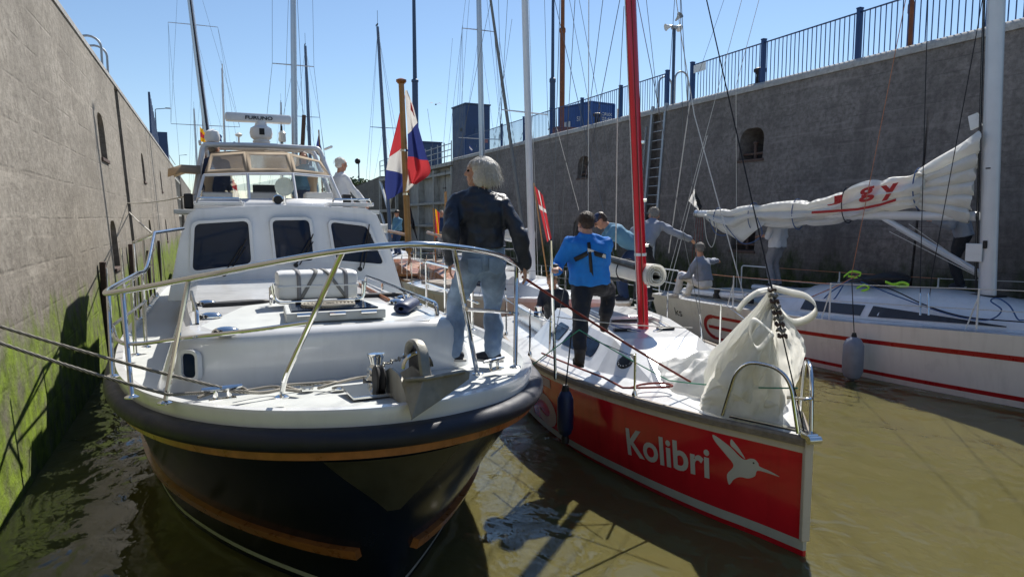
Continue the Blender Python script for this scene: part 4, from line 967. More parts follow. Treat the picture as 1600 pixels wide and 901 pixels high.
pts = [V((CL.x-.14, CL.y+.06, z+.02)), V((CL.x+.06, CL.y+.16, z+.05)), V((CL.x+.14, CL.y+.02, z+.04)), V((CL.x-.08, CL.y+.14, z+.05)), V((CL.x+.22, CL.y+.12, z)), V((CL.x+.36, CL.y+.18, z)), V((CL.x+.3, CL.y+.26, z)), V((CL.x+.1, CL.y+.2, z))]
rope(crv(pts, 7), .0105, 'rope_mooring', 'tangle of rope turned around the left foredeck cleat of the yacht', name='mooring_line')
# thin lines from the wall to the flybridge and rail
rope(sag((LX(3.), 20.0, 2.98), at(305, 303, Y=11.4), .05), .012, 'rope_white', 'thin white line from the ladder groove to the flybridge', name='mooring_line'); rope(sag((LX(2.8), 20.2, 2.75), at(240, 366, Y=8.7), .02), .012, 'rope_white', 'thin white line slanting down from the ladder groove to the side rail', name='mooring_line')
# jackstaff and large tricolour on the pulpit
fs = thing('jackstaff', 'varnished wooden flagstaff clamped to the yacht pulpit rail', 'flagpole', tuple(at(637, 380, Y=3.98)))
pb, pt_ = at(638.5, 392, Y=4.02), at(627, 131, Y=4.02)
MB().bar(pb, pt_, .0195, 12, .0165).build('staff', 'pole_wood', fs, world=True); MB().lathe([(.02, 0), (.030, .012), (.030, .022), (.012, .03)], pt_, 16).build('truck', 'teak', fs, world=True)
for f in (.04, .34, .6): MB().lathe([(.023, 0), (.023, .012)], pb.lerp(pt_, f), 12).build('band', 'steel', fs, world=True)
def flag(name, label, cat, stripes, top, bot, fly, drop, ripple=.03, nx=26, ny=24, along=True, fold=2.5, cross=None, thick=0):
    """cloth hanging from the hoist top..bot; fly = horizontal reach vector; drop = how far the fly end sags"""
    top, bot, fly = V(top), V(bot), V(fly); rows = []; side = V((-fly.y, fly.x, 0)).normalized()
    for j in range(ny+1):
        v = j/ny; r = []
        for i in range(nx+1):
            u = i/nx; p = top.lerp(bot, v)+fly*(u*(1-.25*v*u))+V((0, 0, -drop*u**.8*(1-.15*v)))
            p += side*ripple*sin(fold*2*pi*u+v*2.2)*min(1, u*4)+side*ripple*.4*sin(5*pi*v+3*u)
            r.append(p)
        rows.append(r)
    b = MB(); n = len(stripes); vs = [p for r in rows for p in r]; b.add(vs, [])
    for j in range(ny):
        for i in range(nx):
            f = (j*(nx+1)+i, j*(nx+1)+i+1, (j+1)*(nx+1)+i+1, (j+1)*(nx+1)+i)
            b.f.append(f); k = min(n-1, int((j+.5)/ny*n))
            if cross: k = cross((i+.5)/nx, (j+.5)/ny)
            b.mi.append(k)
    o = b.build(name, stripes, None, 180, recalc=False); return tag(o, label, cat)
# tricolour: hangs in folds with the hoist half twisted around the staff, so several panels overlap
def px3(l, Y): return [at(x, y, Y=Y+dy) for x, y, dy in l]
fl = thing('tricolour_flag', 'large red white and blue striped flag hanging on the wooden staff', 'flag', tuple(at(640, 300, Y=4.0)))
def layer(A, B_, Y0, bands, amp=.018, nu=20, nv=34, ph=0.):
    """hanging cloth between two edge curves; bands = [(limit at the left edge, limit at the right edge, material)], top to bottom"""
    a = crv(px3(A, Y0), 8); b_ = crv(px3(B_, Y0), 8)
    def rs(c, v): f = v*(len(c)-1); i = min(int(f), len(c)-2); return c[i].lerp(c[i+1], f-i)
    def P(u, v): return rs(a, v).lerp(rs(b_, v), u)+V((0, amp*sin(2.6*pi*u+2.*v+ph)*(.3+v)+amp*.5*sin(7*u-5*v), 0))
    lo = (0, 0)
    for l, r, m in bands:
        l, r = min(l, 1), min(r, 1); k = MB(); n = max(3, int(nv*max(l-lo[0], r-lo[1])))
        k.grid([[P(i/nu, (lo[0]+(lo[1]-lo[0])*i/nu)*(1-q/n)+(l+(r-l)*i/nu)*q/n) for i in range(nu+1)] for q in range(n+1)])
        k.build('stripe', m, fl, 180, world=True, recalc=False); lo = (l, r)
layer([(630, 150, .0), (621, 190, .03), (612, 228, .05), (605, 262, .06), (603, 290, .06), (607, 312, .05)], [(633, 150, 0), (634, 190, 0), (636, 225, 0), (639, 255, 0), (640, 280, 0), (628, 300, .02)], 4.05, [(.50, .40, 'flag_red'), (.62, .74, 'flag_white'), (2, 2, 'flag_blue')])
layer([(633, 141, 0), (635, 175, 0), (637, 205, 0), (638, 236, 0), (638, 262, 0), (641, 287, 0)], [(637, 141, -.01), (645, 165, -.03), (653, 200, -.04), (664, 241, -.05), (671, 270, -.05), (650, 288, -.03)], 3.975, [(.43, .36, 'flag_white'), (.66, .66, 'flag_blue'), (2, 2, 'flag_red')], ph=1.)
layer([(637, 262, 0), (637, 280, 0), (633, 300, 0)], [(641, 268, -.01), (647, 286, -.02), (640, 296, -.01)], 3.99, [(2, 2, 'flag_white')], amp=.006, nu=8, nv=12)
layer([(641, 160, -.01), (642, 172, -.01)], [(643, 162, -.02), (648, 183, -.03)], 3.955, [(2, 2, 'flag_red')], amp=.003, nu=6, nv=8)
# ------------------------------------------------------------------ sailing boats
class Hull:
    """bow at the origin, y runs aft, z up from the water; near plumb stem"""
    def __init__(s, deck, wl, sheer, L, rake=.0, n=34):
        s.d, s.w, s.s, s.L, s.rake = deck, wl, sheer, L, rake
        s.ys = [L*(i/n)**1.25 for i in range(n+1)]
    def z(s, y): return interp(s.s, y)
    def pt(s, y, z, side=1, out=0.):
        zd = s.z(y); u = max(0, z/zd); d, w_ = interp(s.d, y), interp(s.w, y)
        x = w_+(d-w_)*(u**.8 if u > 0 else 0)
        if z < 0: x = w_*(1+z*.7)
        yy = y+(s.rake*(1-min(1, u)) if y < 1.5 else s.rake*(1-min(1, u))*max(0, 1-(y-1.5)/2))
        return V((side*(x+out), yy, z))
    def band(s, name, m, parent, f0, f1, n=1, out=0., y0=0, y1=None, sides=(-1, 1), sm=60):
        """f0,f1: callables or numbers giving z at y"""
        g = lambda f, y: f(y) if callable(f) else f
        for sd in sides if (y0 > .01) else (0,):
            b = MB(); ys = [y for y in s.ys if y >= y0 and (y1 is None or y <= y1)]
            if y0 > .01: ys = [y0]+ys
            if y1: ys.append(y1)
            def row(y, sd): return [s.pt(y, g(f0, y)+(g(f1, y)-g(f0, y))*k/n, sd, out) for k in range(n+1)]
            if sd: b.grid([row(y, sd) for y in ys])
            else: b.grid([row(y, -1) for y in reversed(ys)]+[row(y, 1) for y in ys])
            o = b.build(name, m, parent, sm)
        return o
    def deck(s, name, m, parent, camber=.05, dz=-.01, y0=0, y1=None):
        b = MB(); rows = []
        for y in s.ys:
            if y1 and y > y1: continue
            p = s.pt(y, s.z(y)); rows.append([V((p.x*f, p.y, s.z(y)+dz+camber*(1-f*f)*min(1, p.x))) for f in (-1, -.66, -.33, 0, .33, .66, 1)])
        b.grid(rows); return b.build(name, m, parent, 60)
    def transom(s, m, parent):
        y = s.L; b = MB(); R = [s.pt(y, z, 1) for z in (-.1, .2, .5, s.z(y))]; b.grid([[V((-p.x, p.y, p.z)) for p in R], R]); b.build('transom', m, parent, 0)
def lines(parent, segs, r, m, name='stay', world=False):
    for sgm in segs:
        pts = [V(p) for p in sgm]; MB().tube(pts, r, 5).build(name, m, parent, world=world)

# ---- the red boat
KX, KY, KR = 4.12, 3.85, radians(-12.2)
kb = thing('red_sailboat', 'red hulled sailing boat with red mast and white hummingbird on its bow', 'sailboat', (KX, KY, 0), KR)
KM = mworld(kb); KI = KM.inverted()
def K(p): return KI @ V(p)                      # world -> boat
kh = Hull([(0, .02), (.4, .24), (.8, .46), (1.5, .79), (2.3, 1.08), (3.1, 1.28), (4.2, 1.38), (5.5, 1.36), (7.6, 1.12)],
          [(0, .012), (.4, .19), (.8, .40), (1.55, .70), (2.8, 1.08), (4, 1.22), (5.5, 1.2), (7.6, .9)], [(0, .93), (1, .90), (3, .87), (7.6, .84)], 7.6)
KZ = kh.z
kh.band('hull', 'red_paint', kb, .125, lambda y: KZ(y)-.115, 8); kh.band('underwater_hull', 'red_paint', kb, -.4, .045, 3)
kh.band('boot_stripe', 'light_stripe', kb, .045, .125, 1, .002); kh.band('white_band', 'gelcoat_cream', kb, lambda y: KZ(y)-.115, lambda y: KZ(y)-.055, 1, .002)
b = MB()
for sd in (-1, 1):
    rows = []
    for y in kh.ys:
        z = KZ(y); rows.append([kh.pt(y, z-.06, sd, .0), kh.pt(y, z-.055, sd, .022), kh.pt(y, z-.008, sd, .022), kh.pt(y, z+.012, sd, .006), kh.pt(y, z+.012, sd, -.03), kh.pt(y, z-.02, sd, -.03)])
    MB().grid(rows).build('toe_rail', 'teak_grey', kb, 30)
kh.deck('deck', 'gelcoat', kb, .045); kh.transom('red_paint', kb)
MB().prism([(-.035, -.012, 0), (.035, -.012, 0), (.035, .03, 0), (-.035, .03, 0)], (0, 0, .12), (0, 0, .95)).build('stem_band', 'gelcoat_cream', kb, 0, .008)
MB().box((0, .0, .955), (.10, .10, .05)).build('stem_fitting', 'steel', kb, 0, .01); MB().lathe([(.03, -.05), (.03, .05)], (0, -.06, .94), 12, (1, 0, 0)).build('stem_roller', 'steel', kb)
MB().prism([(-.02, .05, .958), (-.34, .60, .945), (-.30, .64, .945), (.0, .14, .958)], (0, 0, 0), (0, 0, .02)).build('bow_plate', 'steel', kb, 0, .004); MB().prism([(.02, .05, .958), (.34, .60, .945), (.30, .64, .945), (.0, .14, .958)], (0, 0, 0), (0, 0, .02)).build('bow_plate', 'steel', kb, 0, .004)
def on_side(h, body, y0, y1, z0, z1, m, parent, side=-1, off=.03, zslope=0., name='lettering', out=.004):
    vs, fs, asp = text_mesh(body, off)
    P = [h.pt(y0+(y1-y0)*u, z0+(z1-z0)*v+zslope*u, side, out) for u, v in vs]
    MB().add(P, fs).build(name, m, parent, 0, recalc=False)
on_side(kh, 'Kolibri', 1.70, .76, .285, .56, 'decal_grey', kb, -1, .022, .075)
on_side(kh, '15', 4.05, 3.02, .12, .74, 'faded_decal', kb, -1, .02, 0, 'sail_number')
# hummingbird: outline in (aft->bow, height) units, triangulated by ear clipping through bmesh
def shape_on_side(h, poly, fy, fz, m, parent, name, side=-1, out=.004):
    bm = bmesh.new(); vs = [bm.verts.new((u, v, 0)) for u, v in poly]; f = bm.faces.new(vs); bmesh.ops.triangulate(bm, faces=[f])
    for _ in range(2): bmesh.ops.subdivide_edges(bm, edges=[e for e in bm.edges if e.calc_length() > .15], cuts=1); bmesh.ops.triangulate(bm, faces=bm.faces[:])
    bm.verts.index_update(); P = [h.pt(fy(v.co.x), fz(v.co.y, v.co.x), side, out) for v in bm.verts]; F = [tuple(v.index for v in f.verts) for f in bm.faces]; bm.free()
    MB().add(P, F).build(name, m, parent, 0, recalc=False)
def smooth2(p, n=4): return [(q.x, q.y) for q in crv([(a, b, 0) for a, b in p], n, True)]
fy = lambda u: .735-.555*u; fz = lambda v, u: .37+.40*v+.02*u
body = smooth2([(.25, .0), (.23, .20), (.33, .43), (.22, .62), (.05, .86), (.02, .99), (.14, .93), (.30, .80), (.42, .66), (.50, .62), (.57, .67), (.64, .68), (.69, .62), (.71, .56), (.86, .52), (.99, .46), (.85, .47), (.68, .46), (.64, .33), (.54, .24), (.42, .22), (.33, .13), (.28, .02)])
shape_on_side(kh, body, fy, fz, 'decal_grey', kb, 'hummingbird_emblem')
shape_on_side(kh, smooth2([(.30, .985), (.29, .86), (.36, .78), (.47, .66), (.50, .65), (.43, .80), (.35, .93)]), fy, fz, 'decal_grey', kb, 'hummingbird_wing')
shape_on_side(kh, [(.625+.014*cos(t), .60+.02*sin(t)) for t in [2*pi*i/10 for i in range(10)]], fy, fz, 'black', kb, 'hummingbird_eye', out=.006)
# coachroof: faceted wedge
cb = [(-.42, 1.95), (-.80, 2.75), (-.98, 4.0), (-.98, 5.2)]; ct = [(-.30, 2.55), (-.52, 2.95), (-.62, 4.0), (-.62, 5.2)]
bot = [V((x, y, KZ(y)+.01)) for x, y in cb]+[V((-x, y, KZ(y)+.01)) for x, y in reversed(cb)]
topz = [1.13, 1.21, 1.27, 1.29]; tp = [V((x, y, z)) for (x, y), z in zip(ct, topz)]+[V((-x, y, z)) for (x, y), z in reversed(list(zip(ct, topz)))]
k = MB(); k.grid([bot, tp], True); k.add(tp, [(0, 1, 6, 7), (1, 2, 5, 6), (2, 3, 4, 5)]); k.build('coachroof', 'gelcoat', kb, 0, .035)
k = MB(); k.add([V((-.30, 2.55, 1.132)), V((.30, 2.55, 1.132)), V((.42, 1.80, KZ(1.8)+.03)), V((-.42, 1.80, KZ(1.8)+.03)), V((-.45, 1.95, KZ(1.9)-.02)), V((.45, 1.95, KZ(1.9)-.02))], [(0, 1, 2, 3), (0, 3, 4), (1, 5, 2)]); k.build('coachroof_nose', 'gelcoat', kb, 0)
def kquad(i, u0, u1, v0, v1, side):
    B_, T_ = [V((x, y, KZ(y)+.01)) for x, y in cb], [V((x, y, z)) for (x, y), z in zip(ct, topz)]
    q = [B_[i].lerp(B_[i+1], u).lerp(T_[i].lerp(T_[i+1], u), v) for u, v in ((u0, v0), (u1, v0), (u1, v1), (u0, v1))]
    return [V((p.x*-side, p.y, p.z)) for p in q]
for side in (-1, 1):
    q = kquad(1, .22, .98, .28, .75, side); n = (q[1]-q[0]).cross(q[3]-q[0]).normalized(); n = n if n.x*side > 0 else -n
    k = MB(); k.prism(fillet_loop(q, .07), n*.001, n*.012); wo_ = k.build('window', 'glass_dark', kb, 0)
    q = kquad(2, .12, .5, .30, .75, side); k = MB(); k.prism(fillet_loop(q, .07), n*.001, n*.012); k.build('window', 'glass_dark', kb, 0)
pc = V((-.58, 2.28, 1.02)); nrm = V((-.8, -.35, .55)).normalized()
# round black deck vent on the wedge
q = kquad(0, .36, .64, .3, .7, -1); c = sum(q, V())/4; n = (q[1]-q[0]).cross(q[3]-q[0]).normalized(); n = n if n.x < 0 else -n
o = MB().lathe([(.115, -.01), (.115, .012), (.10, .02), (.01, .022)], c+n*.004, 24, n).build('inspection_port', 'black_rubber', kb)
e1_ = n.orthogonal().normalized(); e2_ = n.cross(e1_)
for i in range(16): t = 2*pi*i/16; MB().ball(c+n*.026+(e1_*cos(t)+e2_*sin(t))*.092, .006, (1, 1, 1), 6, 4).build('bolt', 'steel', o)
MB().box((0, 4.3, 1.325), (.62, .95, .05)).build('sliding_hatch', 'gelcoat', kb, 0, .015)
for s in (-.33, .33): MB().box((s, 4.3, 1.30), (.035, 1.3, .05)).build('hatch_runner', 'gelcoat_grey', kb, 0, .006)
MB().prism([(-.30, 5.2, .9), (.30, 5.2, .9), (.30, 5.2, 1.27), (-.30, 5.2, 1.27)], (0, .003, 0), (0, .02, 0)).build('companionway', 'black', kb, 0)
MB().prism([(-.6, 5.3, .89), (.6, 5.3, .89), (.6, 7.2, .87), (-.6, 7.2, .87)], (0, 0, 0), (0, 0, .02)).build('cockpit_sole', 'gelcoat_grey', kb, 0)
for s in (-1, 1):
    MB().box((s*.78, 6.2, 1.0), (.12, 1.9, .24)).build('cockpit_coaming', 'gelcoat', kb, 0, .03)
    MB().lathe([(.07, 0), (.07, .06), (.05, .08), (.055, .14), (.06, .15), (.02, .155)], (s*.8, 5.6, 1.12), 16).build('winch', 'steel', kb)
    for y, h in ((1.62, .42), (3.9, .6), (5.6, .6)):
        p = kh.pt(y, KZ(y), s, -.06); o = MB().bar(p, p+V((0, 0, h)), .0125, 8).build('stanchion', 'steel', kb); MB().lathe([(.03, 0), (.03, .02), (.014, .06)], p, 12).build('socket', 'steel', o)
    a = [kh.pt(.58, .95, s, -.05), kh.pt(1.62, KZ(1.6)+.40, s, -.06), kh.pt(3.9, KZ(3.9)+.58, s, -.06), kh.pt(5.6, KZ(5.6)+.58, s, -.06), kh.pt(7.5, KZ(7)+.58, s, -.05)]; a[0].z = 1.38
    MB().tube(a[1:], .005, 5).build('guard_wire', 'steel', kb)
    # bow rail hoop
    f0 = kh.pt(.66, .95, s, -.02); f1 = V((s*.055, .06, .96)); h = .50
    g0 = f0.lerp(f1, .22)+V((0, 0, h)); g1 = f0.lerp(f1, .86)+V((0, 0, h*.96))
    MB().tube(fillet([f0, g0, g1, f1], .20, 10), .0165, 12).build('bow_rail', 'steel', kb)
MB().tube(crv([(-.10, .15, 1.22), (-.03, .03, 1.235), (.03, .03, 1.235), (.10, .15, 1.22)], 5), .013, 8).build('bow_rail_bar', 'steel', kb)
MB().bar(K(at(868, 592, D=7.25)), K(at(861, 376, D=7.25)), .016, 10).build('staff', 'steel', kb)
# tracks, blocks, organisers on the roof
for s in (-1, 1):
    MB().box((s*.62, 3.6, 1.03), (.03, 1.1, .02)).build('jib_track', 'black', kb, 0); MB().box((s*.62, 3.3, 1.06), (.05, .12, .06)).build('jib_car', 'black', kb, 0, .01)
    MB().box((s*.28, 3.35, 1.25), (.22, .08, .03)).build('rope_organiser', 'black', kb, 0, .01); MB().box((s*.40, 4.7, 1.32), (.16, .14, .05)).build('rope_clutch', 'black', kb, 0, .01)
    for j in range(2): MB().tube([V((s*(.08+.05*j), 3.25, 1.24)), V((s*(.30+.06*j), 3.4, 1.27)), V((s*(.40+.03*j), 4.7, 1.33))], .006, 5).build('deck_line', ('rope_blue', 'rope_white')[j], kb)
# mast, boom, rig
mf = K(at(1005, 515, Z=1.22)); mD = hypot(*(at(1005, 515, Z=1.22)).xy); mt0 = K(at(985, 0, D=mD)); md_ = (mt0-mf).normalized(); MT = mf+md_*10.2
MB().tube([mf-md_*.08, mf+md_*6, MT], [.070, .068, .05], 16).build('mast', 'red_paint', kb); MB().lathe([(.12, -.04), (.12, .02), (.085, .06)], mf-md_*.06, 16).build('mast_step', 'steel', kb)
for f in (.55, 1.05, 1.6, 2.3): MB().box(mf+md_*f+V((.07, -.02, 0)), (.06, .05, .035)).build('mast_cleat', 'steel', kb, 0, .008)
MB().lathe([(.074, 0), (.074, .035)], mf+md_*.92, 16).build('mast_band', 'plastic_white', kb)
MB().tube([mf+md_*z+V((-.075, -.02, 0)) for z in (.1, 3, 9.8)], .006, 5).build('halyard', 'rope_white', kb); MB().tube([mf+md_*z+V((-.02, -.085, 0)) for z in (.1, 3, 9.8)], .006, 5).build('halyard', 'rope_red', kb)
bg = mf+md_*.78+V((0, .1, 0)); MB().tube([bg, V((.05, 7.3, 2.1))], .05, 10).build('boom', 'black', kb)
stem = V((0, .07, .97)); fp = K(at(1104, 0, D=6.95)); FS = stem+(fp-stem)/.445
MB().tube([stem, FS], .006, 6).build('forestay', 'rope_dark', kb)
SP = mf+md_*4.6
for s in (-1, 1):
    cpt = V((s*1.05, 3.9, KZ(3.9)+.03)); tip = SP+V((s*.75, .25, 0)); MB().bar(SP, tip, .018).build('spreader', 'red_paint', kb)
    MB().tube([cpt, tip, mf+md_*9.3], .0045, 5).build('shroud', 'wire', kb); MB().tube([cpt+V((0, -.1, 0)), mf+md_*4.5], .0045, 5).build('shroud', 'wire', kb)
    MB().bar(cpt, cpt.lerp(tip, .09), .013).build('turnbuckle', 'steel', kb)
MB().tube([V((0, 7.5, .9)), MT], .005, 5).build('backstay', 'wire', kb)
# rolled sail lying along the boom
rs = thing('rolled_sail', 'tightly rolled cream sail lying beside the red mast, spiral end facing us', 'sail', tuple(at(1027, 440, D=8.75)))
A0 = at(1026, 431, D=8.65); dirv = (KM.to_3x3() @ V((-.05, 1, .0))).normalized(); u_ = dirv.cross(V((0, 0, 1))).normalized(); v_ = V((0, 0, 1)); k = MB(); prof = []
for i in range(70): t = i*.33; r = .045+.10*i/69; prof.append((r*cos(t), r*sin(t)))
k.grid([[A0+dirv*d+u_*a*(1+.12*sin(d*3))+v_*b_*(.95+.1*cos(d*4)) for a, b_ in prof] for d in [0, .01, .4, .8, 1.2, 1.6, 1.9]]); k.build('cloth_roll', 'sail', rs, 60, world=True, solid=.008, recalc=False)
MB().tube([A0+dirv*.9+u_*.155*cos(t)+v_*.155*sin(t) for t in [2*pi*i/24 for i in range(24)]], .008, 6, True).build('tie', 'rope_dark', rs, world=True)
MB().tube([A0+dirv*.05+u_*.07-v_*.02, A0+dirv*1.2+u_*(-.09)-v_*.14, A0+dirv*1.8-u_*.1-v_*.15], .026, 8).build('batten', 'black', rs, world=True)
# heaped jib on the foredeck, tied up to the forestay
hj = thing('lowered_jib', 'heap of translucent cream jib cloth on the red boat foredeck, tied to forestay', 'sail', tuple(KM @ V((0, .7, .95))))
apex = stem.lerp(FS, .128); rnd = random.Random(5)
k = MB(); rows = []; NT = 150; NV = 40
def crease(x): return 1-2*abs(sin(x))            # sharp ridges, round valleys
for j in range(NV+1):
    v = j/NV; rr = []
    c = V((-.06, .80, .955)).lerp(apex, v**.95)+V((-.05, .05, 0))*sin(pi*v)
    for i in range(NT):
        t = 2*pi*i/NT; tw = t+.5*v*sin(2*t+1)
        f = .20*crease(2.5*tw+.6+1.1*v)+.12*crease(5.5*tw+2.-1.6*v)+.05*crease(11.5*tw+5*v)
        f *= (.35+.65*min(1, (1-v)*1.6)); f += .22*noise.noise(V((cos(t)*1.3+3, sin(t)*1.3, v*2.6)))+.05*noise.noise(V((cos(t)*5, sin(t)*5, v*9)))
        base = .035+.54*(1-v)**1.15+(.12+.13*max(0, cos(t)))*sin(pi*min(1, v*1.15))**2
        if v > .93: base *= .75+.5*(v-.93)/.07
        R_ = base*(1+f*.9)+.07*(.5-abs(noise.noise(V((cos(t)*2.6, sin(t)*2.6, v*4.2+7))))*2)*(1-v)+.03*(.5-abs(noise.noise(V((cos(t)*6, sin(t)*6, v*8+2))))*2)*(1-v)
        p = c+V((R_*.50*cos(t)+.05*(1-v), R_*.76*sin(t)+.14*(1-v), .03*sin(5*t+v*6)*(1-v)))
        lim = interp(kh.d, max(.02, p.y))-.20
        if v < .5:
            e = .35+1.3*v; m_ = lim+e*.35*v
            if abs(p.x) > m_: p.x = math.copysign(m_+(abs(p.x)-m_)*min(1, v*1.2), p.x)
            if p.y < .42: p.y = .42-(.42-p.y)*min(1, v*1.4)
        rr.append(p)
    rows.append(rr)
k.grid([[KM @ p for p in r] for r in rows], True); k.build('cloth', 'sail', hj, 80, sub=1, world=True)
# low crumpled part running aft
k = MB(); rows = []
for i in range(46):
    y = .85+1.75*i/45; r = []
    for j in range(30):
        f = j/29*2-1; wdt = (interp(kh.d, y)*.62)*(1-.35*abs(y-1.6)); x = .16+f*wdt
        h = (.26*(1-f*f)**.6*(1-((y-1.3)/1.35)**2)**1)*(.35+.9*(1-2.2*abs(noise.noise(V((x*2.2, y*3.1, 3.1)))))+.35*(1-2*abs(noise.noise(V((x*5, y*4, 1.7))))))
        r.append(V((x+.05*noise.noise(V((x*6, y*6, 9))), y, KZ(y)+.035+max(0, h)+(.05 if y > 1.9 else 0))))
    rows.append(r)
k.grid([[KM @ p for p in r] for r in rows]); k.build('crumpled_cloth', 'sail_white', hj, 80, sub=1, world=True)
def sheet(A, B_, bulge, ph):
    a = crv([at(x, y-(y-466)*.035, D=d+.45+.13*(y-466)/220) for x, y, d in A], 8); b_ = crv([at(x, y-(y-466)*.035, D=d+.45+.13*(y-466)/220) for x, y, d in B_], 8); rows = []; n = V((-sin(YAW), -cos(YAW), 0))
    for j in range(15):
        f = j/14; rows.append([p.lerp(q, f)+n*(bulge*.7*sin(pi*f)*min(1, .15+i/12)+.022*sin(9*f+i*.18+ph)*min(1, i/10)+.05*(.4-abs(noise.noise(V((f*3.2, i*.13, ph))))*2)+.025*(.4-abs(noise.noise(V((f*7, i*.35, ph+5))))*2)) for i, (p, q) in enumerate(zip(a, b_))])
    k = MB(); k.grid(rows); k.build('cloth_fold', 'sail', hj, 180, world=True, recalc=False)
sheet([(1202, 466, 5.62), (1152, 530, 5.62), (1108, 595, 5.75), (1092, 640, 5.75)], [(1206, 468, 5.6), (1190, 545, 5.6), (1168, 610, 5.55), (1140, 662, 5.5)], .10, 0)
sheet([(1204, 468, 5.6), (1184, 545, 5.6), (1160, 605, 5.55), (1128, 658, 5.52)], [(1209, 468, 5.58), (1214, 545, 5.5), (1222, 615, 5.42), (1222, 674, 5.36)], .12, 2)
sheet([(1207, 466, 5.58), (1214, 535, 5.5), (1218, 600, 5.42), (1210, 668, 5.38)], [(1214, 474, 5.58), (1246, 520, 5.52), (1258, 552, 5.48), (1240, 600, 5.4)], .09, 4)
sheet([(1200, 480, 5.6), (1176, 520, 5.5), (1150, 560, 5.55), (1120, 600, 5.6)], [(1208, 478, 5.56), (1204, 530, 5.5), (1190, 575, 5.48), (1170, 635, 5.46)], .13, 1)
sheet([(1098, 625, 5.7), (1125, 606, 5.6), (1170, 618, 5.5), (1215, 636, 5.38)], [(1092, 645, 5.68), (1120, 655, 5.58), (1165, 668, 5.46), (1222, 680, 5.34)], .05, 3)
def ribbon(pts, w, up, m, parent, name='ribbon', world=False):
    P = crv(pts, 8); k = MB(); up = V(up); k.grid([[p-up*w/2 for p in P], [p+up*w/2*1 for p in P]]); k.build(name, m, parent, 80, solid=.004, world=world, recalc=False)
aw_ = KM @ apex
def ap(px, py, d=0): return at(px, py, D=hypot(aw_.x, aw_.y)+d)
ribbon([ap(1206, 452), ap(1185, 456, -.05), ap(1165, 470, -.08), ap(1152, 486, -.05)], .05, (0, .7, .7), 'sail', hj, 'leech_tape', True)
ribbon([ap(1208, 450), ap(1232, 456, -.05), ap(1262, 464, -.12), ap(1276, 482, -.14), ap(1264, 497, -.10), ap(1240, 503, -.04), ap(1222, 488, 0)], .065, (.15, .5, .85), 'sail', hj, 'leech_tape', True)
ribbon([ap(1206, 520, -.35), ap(1180, 500, -.35), ap(1172, 520, -.38), ap(1185, 545, -.38), ap(1208, 520, -.36)], .05, (0, .6, .8), 'sail', hj, 'leech_tape', True)
for i in range(9): p = stem.lerp(FS, .128-.012*i*.45); MB().tube([KM @ (p+V((.03*cos(t+i), .03*sin(t+i), .012*sin(3*t)))) for t in [2*pi*q/10 for q in range(10)]], .012, 6, True).build('lashing', 'rope_mooring' if i % 2 else 'rust_dark', hj, world=True)
# lines on the red boat
rope([K and (KM @ V(p)) for p in ((-1.2, 3.7, .93), (-1.05, 2.9, .94), (-.9, 2.2, .95), (-.85, 1.75, .945))], .011, 'rope_red', 'dark red line along the side deck of the red boat', name='deck_line')
rope(crv([KM @ V(p) for p in ((-.85, 1.75, .945), (-.70, 1.66, .96), (-.42, 1.58, .98), (-.44, 1.72, .98), (-.62, 1.78, .965), (-.78, 1.72, .95))], 8), .011, 'rope_red', 'loop of dark red line on the foredeck in front of the black port', name='deck_line')
rope(sag(at(816, 432, Y=5.3), at(1096, 606, Z=.96), .02), .011, 'rope_red', 'dark red bow line stretched from the woman hand down to the red boat foredeck', name='mooring_line')
rope(sag(at(818, 580, D=7.3), at(905, 515, D=7.0), 0)+sag(at(905, 515, D=7.0), at(1045, 594, Z=1.03), .01)+sag(at(1045, 594, Z=1.03), at(1246, 606, D=5.68), .02), .006, 'rope_green', 'thin green line running along the red boat to its bow rail', name='deck_line')
rope(sag(at(870, 495, D=7.3), at(1082, 512, D=6.6), .02), .005, 'rope_white', 'thin white control line crossing the red boat foredeck', name='deck_line')
def fender(px, py0, py1, D, m, label, r, toppx=None):
    p0 = at(px, py1, D=D); p1 = at(px, py0, D=D); h = p1.z-p0.z; t = thing('fender', label, 'fender', tuple(p0))
    MB().lathe([(.015, 0), (.035, .03), (r*.75, h*.10), (r, h*.22), (r*1.02, h*.5), (r, h*.78), (r*.7, h*.9), (.04, h*.95), (.03, h)], (0, 0, 0), 20).build('fender_body', m, t)
    for z, s in ((h*.97, 1), (0, 1)): MB().lathe([(.042, -.05), (.042, 0), (.028, .05)], (0, 0, z), 14).build('end_cap', 'black_rubber', t)
    if toppx: q = at(*toppx, D=D)-p0; MB().tube([(0, 0, h), q], .008, 6).build('lanyard', 'rope_dark', t)
    return t
fender(883, 606, 684, 7.12, 'fender_navy', 'navy fender hanging on the side of the red boat', .085, (893, 520))

